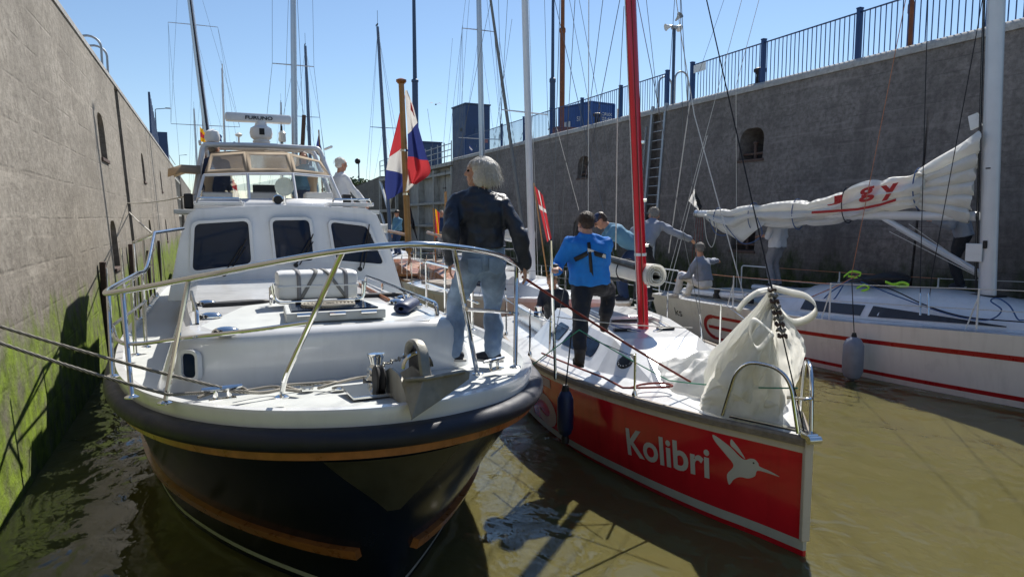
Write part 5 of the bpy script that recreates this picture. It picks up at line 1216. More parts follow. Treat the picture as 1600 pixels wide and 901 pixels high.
# ---- generic sailing boat for the rafts behind
def sailboat(label, mast_px, D, L=8.5, B=2.7, fb=.95, hm='hull_white', rot=0., mm='alloy', mr=.065, mh=None, spread=(), heel=True, stripe=None, genoa=None, boomsail='sail_white', cover=True, wood=False, mast_at=.40, stays=True, base_z=1.15, name='sailing_boat', booml=.42, z0=None, ant=True):
    (x0, y0), (x1, y1) = mast_px
    b = at(x0, y0, D=D); t = at(x1, y1, D=D); dz = t.z-b.z
    R_ = RZ(rot); foot = V((b.x+(t.x-b.x)*(base_z-b.z)/dz, b.y+(t.y-b.y)*(base_z-b.z)/dz, base_z))
    loc = foot-R_ @ V((0, L*mast_at, 0)); loc.z = 0
    g = thing(name, label, 'sailboat', tuple(loc), rot); I = mworld(g).inverted()
    H = Hull([(0, .03), (L*.08, B*.14), (L*.2, B*.30), (L*.35, B*.43), (L*.55, B*.5), (L*.8, B*.45), (L, B*.34)], [(0, .01), (L*.1, B*.12), (L*.25, B*.28), (L*.45, B*.42), (L*.65, B*.43), (L, B*.24)], [(0, fb*1.18), (L*.35, fb*1.02), (L*.7, fb*.94), (L, fb*.97)], L, .55)
    H.band('hull', hm, g, .12, lambda y: H.z(y)-.05, 5); H.band('boot_stripe', 'navy_paint' if not stripe else stripe, g, -.3, .12, 2); H.band('rubbing_strake', 'teak' if wood else 'gelcoat', g, lambda y: H.z(y)-.05, lambda y: H.z(y)+.03, 1, .012)
    H.deck('deck', 'teak_grey' if wood else 'gelcoat', g, .06); H.transom(hm, g)
    y0_, y1_ = L*.24, L*.66; hw = B*.27; zc = H.z(L*.45)
    bo = [V((-hw*.35, y0_, H.z(y0_)+.02)), V((-hw, y0_+L*.13, zc+.02)), V((-hw*1.05, y1_, zc+.0)), V((hw*1.05, y1_, zc+.0)), V((hw, y0_+L*.13, zc+.02)), V((hw*.35, y0_, H.z(y0_)+.02))]
    to = [V((-hw*.25, y0_+.5, H.z(y0_)+.16)), V((-hw*.8, y0_+L*.15, zc+.36)), V((-hw*.85, y1_-.05, zc+.42)), V((hw*.85, y1_-.05, zc+.42)), V((hw*.8, y0_+L*.15, zc+.36)), V((hw*.25, y0_+.5, H.z(y0_)+.16))]
    k = MB(); k.grid([bo, to], True); k.add(to, [(0, 1, 4, 5), (1, 2, 3, 4)]); co = k.build('coachroof', 'teak' if wood else 'gelcoat', g, 0, .04)
    for s in (0, 1):
        a, b2, c_, d_ = (bo[1], bo[2], to[2], to[1]) if s == 0 else (bo[4], bo[3], to[3], to[4]); n = V((-1 if s == 0 else 1, 0, .3)).normalized()
        q = [quadlerp(a, b2, c_, d_, u, v) for u, v in ((.12, .35), (.75, .35), (.75, .75), (.18, .72))]; k = MB(); k.prism(fillet_loop(q, .06), n*.002, n*.02); k.build('window', 'glass_dark', co, 0)
    MB().box((0, L*.82, H.z(L*.8)+.05), (B*.5, L*.22, .12)).build('cockpit_seat', 'teak_grey', g, 0, .02)
    f = I @ foot; d = (I.to_3x3() @ (t-b)).normalized(); hgt = mh or ((t.z-base_z)+3.)
    mtop = f+d*(hgt/d.z)
    mo = MB().tube([f-d*.25, f+d*hgt*.6, mtop], [mr, mr*.97, mr*.72], 12).build('mast', mm, g)
    MB().bar(mtop, mtop+V((0, 0, .6)), .008, 5).build('wind_vane', 'black', mo); MB().box(mtop+V((0, .12, .1)), (.03, .3, .05)).build('masthead_light', 'black', mo, 0)
    tips = []
    for frac_px, hl in spread:
        z = at(x0+(x1-x0)*0, frac_px, D=D).z; P = f+d*((z-base_z)/d.z); 
        for s in (-1, 1): MB().bar(P, P+V((s*hl, .1, .02)), .018, 6, .012).build('spreader', mm, mo)
        tips.append((P, hl))
    if stays:
        bowp, stern = V((0, .2, H.z(0)+.02)), V((0, L-.05, H.z(L)+.05)); hs = mtop-d*.1
        MB().tube([bowp, hs], .006, 5).build('forestay', 'wire', g); MB().tube([stern, hs], .005, 5).build('backstay', 'wire', g)
        for s in (-1, 1):
            cpt = H.pt(L*mast_at+.2, H.z(L*.4), s, -.06); MB().tube([cpt]+[P+V((s*hl, .1, .02)) for P, hl in tips]+[hs], .005, 5).build('shroud', 'wire', g)
            MB().tube([cpt+V((0, .25, 0)), (tips[0][0] if tips else f+d*hgt*.5)], .004, 5).build('shroud', 'wire', g)
        MB().tube([f+V((.08, -.1, 0)), mtop+V((.05, -.05, -.2))], .005, 5).build('halyard', 'rope_white', g)
    if genoa: 
        bowp = V((0, .2, H.z(0)+.1)); P = [bowp.lerp(mtop, q) for q in (0, .03, .5, .95)]; MB().tube(P, [.03, .055, .05, .03], 8).build('furled_genoa', genoa, g)
    bp = f+d*.9; be = V((0, min(L*.95, f.y+L*booml), bp.z+.1)); MB().bar(bp, be, .05, 8).build('boom', mm, g)
    if boomsail:
        k = MB(); rows = []
        for i in range(13):
            u = i/12; c = bp.lerp(be, u*.96+.02)+V((0, 0, .13)); r = .17*(1-.45*u); rows.append([c+V((r*.75*cos(a)*(1+.15*sin(7*u+a*2)), 0, r*1.15*sin(a)*(1+.12*sin(11*u+a)))) for a in [2*pi*q/12 for q in range(12)]])
        k.grid(rows, True); k.add(rows[0], [tuple(range(12))]); k.add(rows[-1], [tuple(range(12))]); k.build('furled_mainsail', boomsail, g, 70)
    for s in (-1, 1):
        prev = None
        for y in (L*.16, L*.36, L*.56, L*.76, L*.93):
            p = H.pt(y, H.z(y), s, -.06); MB().bar(p, p+V((0, 0, .58)), .012, 6).build('stanchion', 'steel', g)
            if prev is not None:
                for h in (.3, .57): MB().bar(prev+V((0, 0, h)), p+V((0, 0, h)), .004, 4).build('guard_wire', 'wire', g)
            prev = p
        a = H.pt(L*.16, H.z(0), s, -.06); MB().tube(fillet([a+V((0, 0, .58)), V((s*.1, .15, H.z(0)+.62)), V((0, .1, H.z(0)+.62))], .1), .012, 6).build('pulpit', 'steel', g)
    return g
sb8 = sailboat('beige hulled small sailing boat numbered 8, behind the woman legs', ((832, 440), (820, 0)), 15.3, L=7.6, B=2.5, fb=.92, hm='gelcoat_cream', rot=radians(12), mr=.075, mm='alloy_white', spread=((176, .62), (-180, .6)), stripe='gelcoat_cream', boomsail='sail_grey', booml=.16)
# racing number disc on its cabin side
c = V((-.70, 2.75, 1.22)); k = MB(); nrm = V((-1, -.25, .22)).normalized(); k.lathe([(.16, 0), (.16, .006)], c+nrm*.03, 24, nrm); nd_ = k.build('number_disc', 'plastic_white', sb8)
flat_text('8', c+nrm*.04+V((0.015, .07, -.11)), V((.25, -1, 0)), (0.2, 0, 1), .14, .22, 'black', nd_)
sbg = sailboat('white sailing boat with silver mast and furled genoa, behind the woman head', ((757, 430), (748, 0)), 23., L=9.2, mr=.088, mm='alloy', spread=((47, .55), (217, .75)), genoa='canvas_grey')
sailboat('white sailing boat with steel-blue mast, moored behind the wheelhouse beside the large flag', ((611, 395), (590, 42)), 28., L=8.5, mr=.07, mm='mast_blue', mh=at(590, 42, D=28).z-1.15, spread=((200, .5),), boomsail='sail_white')
sailboat('sailing boat with tall silver mast right above the radar, hidden behind the yacht', ((461, 300), (458, 0)), 20.5, L=8.4, mr=.08, spread=((102, .55), (-150, .5)), boomsail='fender_navy')
sailboat('sailing boat with dark slim mast just right of the silver mast above the radar', ((487, 300), (477, 72)), 36., L=8.5, mr=.085, mm='mast_blue', mh=at(477, 72, D=36).z-1.15, spread=((183, .55),))
sailboat('sailing boat with twin-spreader mast and dark furled genoa, above the left side of the yacht', ((335, 300), (297, 0)), 33., L=10.5, B=3.1, fb=1.1, mr=.13, spread=((42, .95), (197, 1.35)), genoa='navy_rubber', boomsail='fender_navy')
sailboat('old gaffer with brown wooden mast left of the radar', ((327, 300), (316, 150)), 47., L=10, B=3.2, mr=.14, mm='rust_brown', mh=at(316, 128, D=47).z-1.15, hm='navy_paint', wood=True, boomsail='canvas_beige')
sailboat('small sailing boat with thin pale mast left of the radar scanner', ((354, 300), (347, 107)), 62., L=6.5, B=2.2, mr=.10, mh=at(347, 107, D=62).z-1.15)
sailboat('small sailing boat with thin mast left of the large twin-spreader mast', ((310, 300), (303, 170)), 68., L=6.5, B=2.2, mr=.10, mh=at(303, 170, D=68).z-1.15)
sailboat('far small sailing boat with short mast right behind the radar', ((440, 300), (439, 160)), 52., L=7., B=2.4, mr=.09, mh=at(439, 160, D=52).z-1.15)
sailboat('small open white sailing boat with varnished trim beyond the woman', ((700, 420), (697, 330)), 20., L=6.2, B=2.1, fb=.8, mr=.05, mh=2.2, mm='pole_wood', spread=(), boomsail=None, stays=False, wood=True, hm='hull_white', rot=radians(-4))
sailboat('brown wooden boat moored behind the right side of the wheelhouse', ((640, 400), (638, 330)), 23., L=5.6, B=1.9, fb=.8, mr=.05, mh=2., mm='pole_wood', boomsail=None, stays=False, wood=True, hm='rust_dark', rot=radians(3))

# ---- white racing yacht against the right wall (world coordinates)
RB = thing('racing_yacht', 'white racing yacht with two red hull stripes lying along the right wall', 'sailboat', (11.0, 2.3, 0))
rh = Hull([(0, .03), (1, .32), (2, .62), (3.5, 1.0), (5.2, 1.3), (7.2, 1.47), (9.5, 1.5), (11.7, 1.32)], [(0, .01), (1, .24), (2, .48), (3.5, .83), (5.2, 1.15), (7.2, 1.33), (9.5, 1.3), (11.7, 1.0)], [(0, 1.12), (3.5, 1.02), (7, .86), (11.7, .80)], 11.7)
RZ_ = rh.z
rh.band('hull', 'hull_white', RB, -.02, lambda y: RZ_(y), 10); rh.band('underwater_hull', 'black_rubber', RB, -.5, -.02, 3)
rh.deck('deck', 'gelcoat', RB, .06, .002); rh.transom('hull_white', RB)
for f0, f1 in ((.645, .72), (.095, .16)):
    rh.band('red_stripe', 'red_stripe', RB, lambda y, f=f0: RZ_(y)*f, lambda y, f=f1: RZ_(y)*f, 1, .003, y0=1.0, y1=9.3, sides=(-1,))
k = MB(); rows = []     # rounded end that joins the two stripes, and a middle bar
for i in range(17):
    t = pi/2+pi*i/16; yc = 9.3; zc = RZ_(yc)*.41; R0, R1 = RZ_(yc)*.22, RZ_(yc)*.32
    rows.append([rh.pt(yc-cos(t)*R*1.25, zc+sin(t)*R*1.0, -1, .004) for R in (R0, R1)])
k.grid(rows); k.build('emblem_arc', 'red_stripe', RB, 0); 
k = MB(); k.grid([[rh.pt(y, RZ_(y)*f, -1, .004) for f in (.37, .45)] for y in [8.2+i*.14 for i in range(10)]]); k.build('emblem_bar', 'red_stripe', RB, 0)
on_side(rh, 'ks', 10.75, 10.45, .40, .58, 'black', RB, -1, .0, 0, 'lettering', .004)
# coachroof
k = MB(); rows = []
for i in range(22):
    t = i/21; y = 1.9+6.2*t; h = .50*sin(pi/2*min(1, t*1.5))**1.2*(1 if t < .93 else .72); wd = (.25+.78*min(1, t*1.6)**.8); z0 = RZ_(y)+.03
    rows.append([V((wd*1.02*f, y, z0+h*(1-abs(f)**3.2)**.8)) for f in (-1, -.97, -.9, -.75, -.5, -.2, .2, .5, .75, .9, .97, 1)])
k.grid(rows); k.add(rows[-1], [tuple(range(12))]); k.build('coachroof', 'gelcoat', RB, 60)
def roofpt(y, f, out=.006):
    t = (y-1.9)/6.2; h = .50*sin(pi/2*min(1, t*1.5))**1.2; wd = (.25+.78*min(1, t*1.6)**.8); return V((-wd*1.02*f-out, y, RZ_(y)+.03+h*(1-abs(f)**3.2)**.8+out))
k = MB(); k.grid([[roofpt(3.9+2.0*i/9, .985-.0), roofpt(3.9+2.0*i/9, .985-.10*i/9-.01)] for i in range(10)]); k.build('window', 'glass_grey', RB, 0)
k = MB(); k.grid([[roofpt(6.05+1.3*i/6, .985), roofpt(6.05+1.3*i/6, .875)] for i in range(7)]); k.build('window', 'glass_grey', RB, 0)
MB().prism([(-.9, 8.2, .86), (.9, 8.2, .86), (.9, 11.4, .84), (-.9, 11.4, .84)], (0, 0, .02), (0, 0, .05)).build('cockpit_sole', 'gelcoat_grey', RB, 0)
for s in (-1, 1):
    MB().tube(crv([(s*.95, 8.1, 1.2), (s*1.0, 8.9, 1.02), (s*1.02, 10.8, .95)], 6), .10, 8, flat=.7).build('cockpit_coaming', 'gelcoat', RB)
    for y in (8.6, 9.6): MB().lathe([(.08, 0), (.08, .08), (.06, .1), (.065, .17), (.07, .18), (.02, .185)], (s*1.1, y, .9), 16).build('winch', 'black', RB)
    prev = None
    for y in (2.0, 4.1, 6.4, 8.7, 10.6):
        p = rh.pt(y, RZ_(y), s, -.07); MB().bar(p, p+V((0, 0, .62)), .014, 8).build('stanchion', 'plastic_white', RB); MB().bar(p+V((-s*.0, .16, 0)), p+V((0, 0, .5)), .010, 6).build('stanchion_brace', 'plastic_white', RB)
        if prev is not None:
            for h, mm_ in ((.32, 'rope_white'), (.61, 'rope_orange' if y > 4 else 'rope_white')): MB().bar(prev+V((0, 0, h)), p+V((0, 0, h)), .007, 6).build('guard_line', mm_ if y > 8 else 'rope_white', RB)
        prev = p
    q = [rh.pt(10.6, .8, s, -.07), rh.pt(11.5, .8, s, -.1)]
    MB().tube(fillet([q[0]+V((0, 0, 0)), q[0]+V((0, 0, .62)), q[1]+V((0, 0, .62)), q[1]+V((0, 0, .05))], .08), .016, 8).build('pushpit', 'plastic_white', RB); MB().tube([q[0]+V((0, 0, .32)), q[1]+V((0, 0, .32))], .012, 8).build('pushpit', 'plastic_white', RB)
    MB().tube([rh.pt(y, RZ_(y)+.0, s, -.03)+V((0, 0, .03)) for y in (1.5, 3, 4.8)], .009, 6).build('toe_rail', 'alloy', RB)
# mast group
mb0 = V((0, 4.65, 1.45)); tdir = at(1557, 0, X=11.03)-at(1543, 450, X=11.0); tdir = tdir.normalized(); MTP = mb0+tdir*14
k = MB(); k.grid([[mb0+tdir*z+V((.075*cos(a)*e, .135*sin(a)*e, 0)) for a in [2*pi*i/18 for i in range(18)]] for z, e in ((-.35, 1), (0, 1), (7, 1), (11, .9), (14, .6))], True); mo = k.build('mast', 'alloy_white', RB, 60)
MB().box(mb0+V((0, 0, -.05)), (.30, .42, .05)).build('mast_collar', 'black', RB, 0, .01)
MB().tube([mb0+tdir*z+V((-.085, .12, 0)) for z in (0, 13)], .012, 6).build('mast_track', 'black', mo); MB().tube([mb0+tdir*z+V((-.06, .16, 0)) for z in (.2, 13)], .007, 5).build('halyard', 'rope_dark', RB); MB().tube([mb0+tdir*z+V((.02, .2, 0)) for z in (.2, 13)], .007, 5).build('halyard', 'rope_white', RB)
MB().box(mb0+tdir*.62+V((-.1, .16, 0)), (.02, .26, .28)).build('mast_pocket', 'plastic_white', RB, 0, .01); MB().box(mb0+tdir*.75+V((-.09, .0, 0)), (.03, .06, .12)).build('mast_cleat', 'black', RB, 0, .01); MB().lathe([(.082, 0), (.082, .02)], mb0+tdir*1.9, 16).build('mast_band', 'black', RB)
IW = mworld(RB).inverted()
def R(p): return IW @ V(p)
bo0, bo1 = R(at(1528, 338, X=11)), R(at(1092, 334, X=11)); MB().tube([bo0, bo0.lerp(bo1, .5), bo1], [.075, .085, .085], 12).build('boom', 'alloy_white', RB); MB().lathe([(.095, -.03), (.095, .1), (.05, .12)], bo1, 14, (bo1-bo0)).build('boom_end', 'alloy', RB)
MB().tube([R(at(1540, 432, X=11)), R(at(1376, 338, X=11))], .05, 8).build('vang_strut', 'alloy_white', RB)
for i in range(4): MB().tube([R(at(1536+2*i, 436, X=10.95)), R(at(1390+10*i, 362-4*i, X=10.95))], .006, 5).build('vang_line', 'rope_white', RB)
lines(RB, [[R(at(1438, 478, X=9.9)), R(at(1438, 432, X=9.95)), R(at(1447, 100, X=10.25)), R(at(1450, 0, X=10.35)), MTP], [R(at(1451, 478, X=9.9)), R(at(1456, 430, X=9.95)), R(at(1519, 90, X=10.3)), R(at(1535, 0, X=10.4)), mb0+tdir*7]], .0065, 'rope_dark', 'shroud')
for x in (1438, 1451): MB().bar(R(at(x, 492, X=9.85)), R(at(x, 458, X=9.92)), .016).build('turnbuckle', 'steel', RB)
lines(RB, [[R(at(1330, 432, X=9.7)), R(at(1415, 0, X=9.7))]], .006, 'rope_orange', 'halyard')
bs = V((-1.1, 11.5, .85)); lines(RB, [[bs, R(at(1123, 135, X=10.6)), R(at(1159, 0, X=10.7)), MTP], [V((1.1, 11.5, .85)), R(at(1150, 135, X=11.0)), R(at(1186, 0, X=11.0)), MTP]], .0065, 'rope_white', 'backstay')
lines(RB, [[R(at(1163, 465, X=9.9)), R(at(1085, 180, X=10.8)), R(at(1065, 60, X=10.9)), R(at(1040, -120, X=11))]], .012, 'rope_white', 'mainsheet_line'); lines(RB, [[R(at(1105, 212, X=11)), R(at(1062, 385, X=10.5)), R(at(1040, 470, X=10.3))]], .010, 'rope_white', 'mainsheet_line')
for x in (-3, 0, 3, 6): MB().tube([R(at(1092+x, 338, X=11)), R(at(1088+x*1.5, 380, X=11)), R(at(1083+x*2, 450, X=10.8))], .006, 5).build('mainsheet', 'rope_red', RB)
MB().box(R(at(1089, 388, X=11)), (.08, .08, .16)).build('sheet_block', 'black', RB, 0, .02); MB().box(R(at(1083, 448, X=10.8)), (.08, .08, .16)).build('sheet_block', 'black', RB, 0, .02)
# coiled lines and bag on the roof
for pts, m, r in ((((1340, 432), (1360, 440), (1400, 455), (1450, 478), (1510, 495), (1600, 503)), 'rope_dark', .010), (((1345, 440), (1400, 462), (1480, 490), (1540, 500), (1565, 485), (1548, 470), (1560, 466), (1578, 478), (1590, 498), (1600, 500)), 'rope_blue', .010), (((1330, 436), (1300, 455), (1285, 470), (1290, 478), (1305, 465), (1318, 445)), 'rope_blue', .011), (((1340, 430), (1300, 450), (1240, 475)), 'rope_orange', .009)):
    MB().tube(crv([R(at(x, y, X=10.15)) for x, y in pts], 6), r, 6).build('deck_line', m, RB)
sbag = MB(); rows = []
for i in range(20):
    u = i/19; r = []
    for j in range(16):
        a = 2*pi*j/16; e = sin(pi*u)**.45; r.append(at(1335+88*u, 437-2*u, X=10.75)+V((.22*cos(a)*e, 0, (.11*sin(a))*e*(1+.25*sin(9*u+a)))))
    rows.append(r)
sbag.grid(rows, True); tag(sbag.build('sail_bag', 'black', None, 70), 'black sail bag with bright lime ties lying on the racing yacht coachroof', 'bag')
for pts in (((1318, 432), (1330, 424), (1345, 427), (1338, 433), (1325, 431)), ((1338, 450), (1350, 445), (1358, 450), (1345, 455)), ((1383, 440), (1395, 444), (1410, 441), (1420, 446), (1405, 447), (1390, 443))):
    P = crv([at(x, y, X=10.4) for x, y in pts], 6); k = MB(); k.grid([[p-V((0, 0, .02)) for p in P], [p+V((.01, 0, .02)) for p in P]]); l = {1318: 'lime sail tie by the stanchion, leftmost', 1338: 'lime sail tie drooping over the coachroof edge', 1383: 'lime sail tie on the sail bag, rightmost'}[pts[0][0]]
    tag(k.build('sail_tie', 'rope_lime', None, 60, solid=.006), l, 'sail tie', 'lime sail ties on the racing yacht')
fender(1331, 522, 596, hypot(9.42, 7.95), 'fender_grey', 'large grey fender hanging on the side of the striped racing yacht', .155, (1331, 440))
# furled mainsail: flaked on the boom, fanned out at the mast
sm = thing('furled_mainsail', 'cream mainsail with red sail letters flaked along the racing yacht boom', 'sail', tuple(at(1310, 340, X=11)))
TOPE = [(1108, 329), (1145, 324), (1180, 319), (1238, 313), (1270, 312), (1300, 306), (1330, 292), (1352, 283), (1390, 277), (1420, 275), (1437, 268), (1448, 270)]
BOTE = [(1110, 344), (1150, 372), (1178, 354), (1228, 357), (1262, 354), (1300, 351), (1330, 345), (1352, 339), (1390, 331), (1420, 325), (1437, 325), (1448, 318)]
rows = []; Tc = crv([at(x, y, X=11) for x, y in TOPE], 6); Bc = crv([at(x, y, X=11) for x, y in BOTE], 6); NS = len(Tc)
for i, (a, b_) in enumerate(zip(Tc, Bc)):
    u = i/(NS-1); r = []; th = .13+.05*sin(u*9); tie = 1-.38*sum(math.exp(-((u-q)/.018)**2) for q in (.08, .2, .36, .52, .70))
    for j in range(44):
        t = 2*pi*j/44; f = (1-cos(t))/2; p = b_.lerp(a, f); side = -sin(t); pl = .045*sin(5*pi*f+.9*sin(5*u))+.03*sin(11*pi*f+6*u)+.05*noise.noise(V((u*9, f*3, side)))
        fan = max(0, (u-.68)/.32); pl += fan*.05*sin(9*pi*f)
        c = b_.lerp(a, .5); p = c+(p-c)*(.55+.45*tie)
        r.append(p+V((side*(th*tie)+pl*(1 if side > 0 else 1)*abs(sin(t))**.5*-1, .05*sin(7*u+5*f), 0)))
    rows.append(r)
k = MB(); k.grid(rows, True); k.add(rows[0], [tuple(range(44))]); k.add(rows[-1], [tuple(range(44))]); k.build('cloth', 'sail_white', sm, 80, world=True)
# flakes fanned out between the last tie and the mast
NF = 6
for n_ in range(NF):
    y0 = 272+9.5*n_; y1 = 224+21.5*n_+(4 if n_ else -4); r0, r1 = 7., (17. if n_ == 0 else 12.5); rows = []; ph = n_*1.7
    for i in range(21):
        u = i/20; x = 1434+95*u-(5*n_ if n_ else -4)*u*.6; yc = y0+(y1-y0)*u**1.05; rv = (r0+(r1-r0)*u)*(1+.10*sin(7*u+ph)); r = []
        for j in range(18):
            t = 2*pi*j/18; q_ = .10+.06*u+.02*sin(9*u+ph)
            r.append(at(x+2.2*sin(3*t+ph)*u, yc-rv*sin(t)*(abs(sin(t))**.25)-1.5*cos(2*t)*u, X=11.0-q_*cos(t)*(1 if cos(t) > 0 else 1)-.03*noise.noise(V((u*5, t, ph)))))
        rows.append(r)
    k = MB(); k.grid(rows, True); k.add(rows[0], [tuple(range(18))]); k.add(rows[-1], [tuple(range(18))]); k.build('flake', 'sail_white', sm, 60, world=True)
# loose flap below the boom end
k = MB(); A_ = [at(x, y, X=10.9) for x, y in ((1108, 338), (1125, 340), (1150, 340), (1176, 340), (1195, 342))]; B_ = [at(x, y, X=10.86) for x, y in ((1112, 352), (1130, 362), (1158, 379), (1178, 362), (1196, 350))]
k.grid([[a.lerp(b__, v)+V((-.03*sin(3*v+i), 0, 0)) for i, (a, b__) in enumerate(zip(A_, B_))] for v in (0, .25, .5, .75, 1)]); k.build('loose_flap', 'sail_white', sm, 80, world=True, solid=.006)
for px_, yt_, yb_ in ((1124, 325, 360), (1178, 317, 360), (1247, 311, 358), (1325, 293, 348), (1437, 263, 327)):
    a, b_ = at(px_, yt_, X=11), at(px_, yb_, X=11); c = (a+b_)/2; h = (a.z-b_.z)/2
    MB().tube([c+V((.17*cos(t), .02*sin(t), h*1.02*sin(t))) for t in [2*pi*q/20 for q in range(20)]], .010, 6, True).build('sail_tie', 'rope_blue' if px_ != 1325 else 'navy_rubber', sm, world=True)
def sailtext(body, x0, y0, x1, y1, yb0, yb1):
    vs, fs, _ = text_mesh(body, .03); k = MB(); k.add([at(x0+(x1-x0)*u, (yb0+(yb1-yb0)*u)-(y0)*v, X=10.80) for u, v in vs], fs); k.build('sail_letter', 'red_stripe', sm, 0, world=True)
sailtext('J', 1292, 14, 1316, 0, 322, 318); sailtext('g', 1342, 22, 1366, 0, 318, 312); sailtext('y', 1376, 24, 1404, 0, 315, 309)
k = MB(); k.grid([[at(x, y-2, X=10.80), at(x, y+2, X=10.80)] for x, y in ((1268, 332), (1300, 330), (1340, 327), (1375, 320), (1400, 312))]); k.build('sail_stripe', 'red_stripe', sm, 0, world=True)
MB().prism([at(1513, 182, X=11), at(1528, 176, X=11), at(1535, 196, X=11), at(1517, 204, X=11)], (-.02, 0, 0), (.02, 0, 0)).build('headboard', 'plastic_white', sm, 0, .01, True)
# loose ropes hanging under the boom end
for i, pts in enumerate((((1100, 340), (1104, 372), (1112, 386), (1118, 370), (1120, 345)), ((1108, 342), (1118, 364), (1135, 366), (1128, 345)), ((1130, 348), (1160, 380), (1190, 368), (1183, 340)))):
    MB().tube(crv([at(x, y, X=10.85) for x, y in pts], 6), .009, 6).build('hanging_line', ('rope_white', 'rope_blue', 'rope_blue')[i], sm, world=True)

# ---- flags on the boats
def pxflag(label, stripes, quad, D, name='flag', nx=14, ny=12, amp=.03, cross=None, staff=None, fold=2.):
    a, b_, c_, d_ = [at(x, y, D=D) for x, y in quad]; t = thing(name, label, 'flag', tuple(a)); k = MB(); rows = []
    n = V((-YAW and -sin(YAW), -cos(YAW), 0))
    for j in range(ny+1): rows.append([quadlerp(a, b_, c_, d_, i/nx, j/ny)+n*amp*sin(fold*2*pi*(i/nx)+j*.4)*min(1, i/4) for i in range(nx+1)])
    k.add([p for r in rows for p in r], [])
    for j in range(ny):
        for i in range(nx):
            k.f.append((j*(nx+1)+i, j*(nx+1)+i+1, (j+1)*(nx+1)+i+1, (j+1)*(nx+1)+i)); k.mi.append(cross((i+.5)/nx, (j+.5)/ny) if cross else min(len(stripes)-1, int((j+.5)/ny*len(stripes))))
    k.build('cloth', stripes, t, 180, world=True, recalc=False)
    if staff: MB().bar(at(*staff[0], D=D), at(*staff[1], D=D), .016 if D < 20 else .025, 6).build('staff', 'pole_wood', t, world=True)
pxflag('red flag with white cross hanging from the mast behind the blue fleece person', ['flag_red', 'flag_white'], [(835, 290), (848, 305), (862, 372), (855, 378)], 14.6, cross=lambda u, v: 1 if (.40 < u < .6 or .30 < v < .42) else 0, staff=((834, 286), (856, 440)))
pxflag('red and yellow striped flag in front of the far person left of the woman', ['flag_red', 'flag_yellow', 'flag_red'], [(680, 326), (687, 333), (686, 368), (681, 372)], 21.5, cross=lambda u, v: 1 if .3 < u+(.5-v)*.9 < .75 else 0, staff=((677, 325), (681, 410)))
pxflag('yellow and red courtesy flag flying below the left mast spreader', ['flag_yellow', 'flag_red', 'flag_yellow'], [(312, 197), (324, 212), (323, 222), (313, 222)], 25., amp=.05)
pxflag('small blue pennant left of the radar pedestal', ['flag_blue'], [(343, 209), (347, 213), (346, 222), (342, 220)], 24.)
pxflag('blue flag with pale stripe at the right end of the radar arch', ['flag_blue', 'flag_blue', 'mast_blue'], [(498, 208), (503, 236), (505, 250), (492, 238)], 24., staff=((498, 203), (504, 300)))
pxflag('black and white pennant on the mainsheet near the boom end', ['black', 'flag_white'], [(1085, 295), (1097, 322), (1093, 330), (1076, 314)], 17.2, cross=lambda u, v: 0 if u > v else 1)
pxflag('dark navy flag furled on a staff beside the large tricolour', ['navy_paint'], [(640, 318), (648, 350), (653, 378), (640, 345)], 21.5, staff=((637, 300), (640, 400)))
pxflag('red and white flag seen through the flybridge windscreen', ['flag_red', 'flag_white'], [(362, 276), (370, 290), (374, 308), (360, 308)], 23., staff=((362, 272), (360, 320)))
pxflag('small blue and white flag at the far railing below the blue cabin', ['flag_blue', 'flag_white', 'flag_blue'], [(734, 226), (739, 232), (737, 238), (733, 234)], 40.)
# ---- halyards and sheets hanging in the air between the masts
AIR = [((920, 0), (919, 400), 12, .012, 'rope_white'), ((942, 0), (905, 300), 13, .010, 'wire'), ((905, 0), (968, 330), 14, .008, 'wire'), ((965, 170), (962, 390), 10, .014, 'rope_white'), ((975, 10), (966, 180), 10, .008, 'wire'), ((1003, 250), (1000, 390), 11, .008, 'wire'), ((1010, 0), (1030, 180), 12, .008, 'wire'), ((1078, 160), (1045, 395), 12, .016, 'rope_white'), ((890, 0), (950, 320), 15, .008, 'wire'), ((870, 200), (905, 330), 15, .01, 'rope_white'), ((793, 0), (775, 330), 18, .01, 'wire'), ((780, 60), (815, 300), 18, .008, 'wire'), ((723, 40), (722, 230), 22, .008, 'wire'), ((1054, 0), (1046, 120), 14, .010, 'wire'), ((1063, 0), (1068, 260), 14, .010, 'wire'), ((800, 30), (757, 330), 19, .008, 'wire'), ((1131, 0), (1090, 120), 18, .008, 'wire'), ((668, 170), (690, 330), 26, .01, 'wire'), ((707, 60), (690, 260), 26, .008, 'wire')]
for i, (a, b_, D, r, m) in enumerate(AIR):
    A_, B_ = at(*a, D=D), at(*b_, D=D+.4)
    if a[1] == 0: A_ = B_+(A_-B_)*1.4
    MB().tube(sag(A_, B_, .01), r*.62, 5).build('halyard', m, kb if D < 14 else sb8 if D < 18 else sbg, 80, world=True)
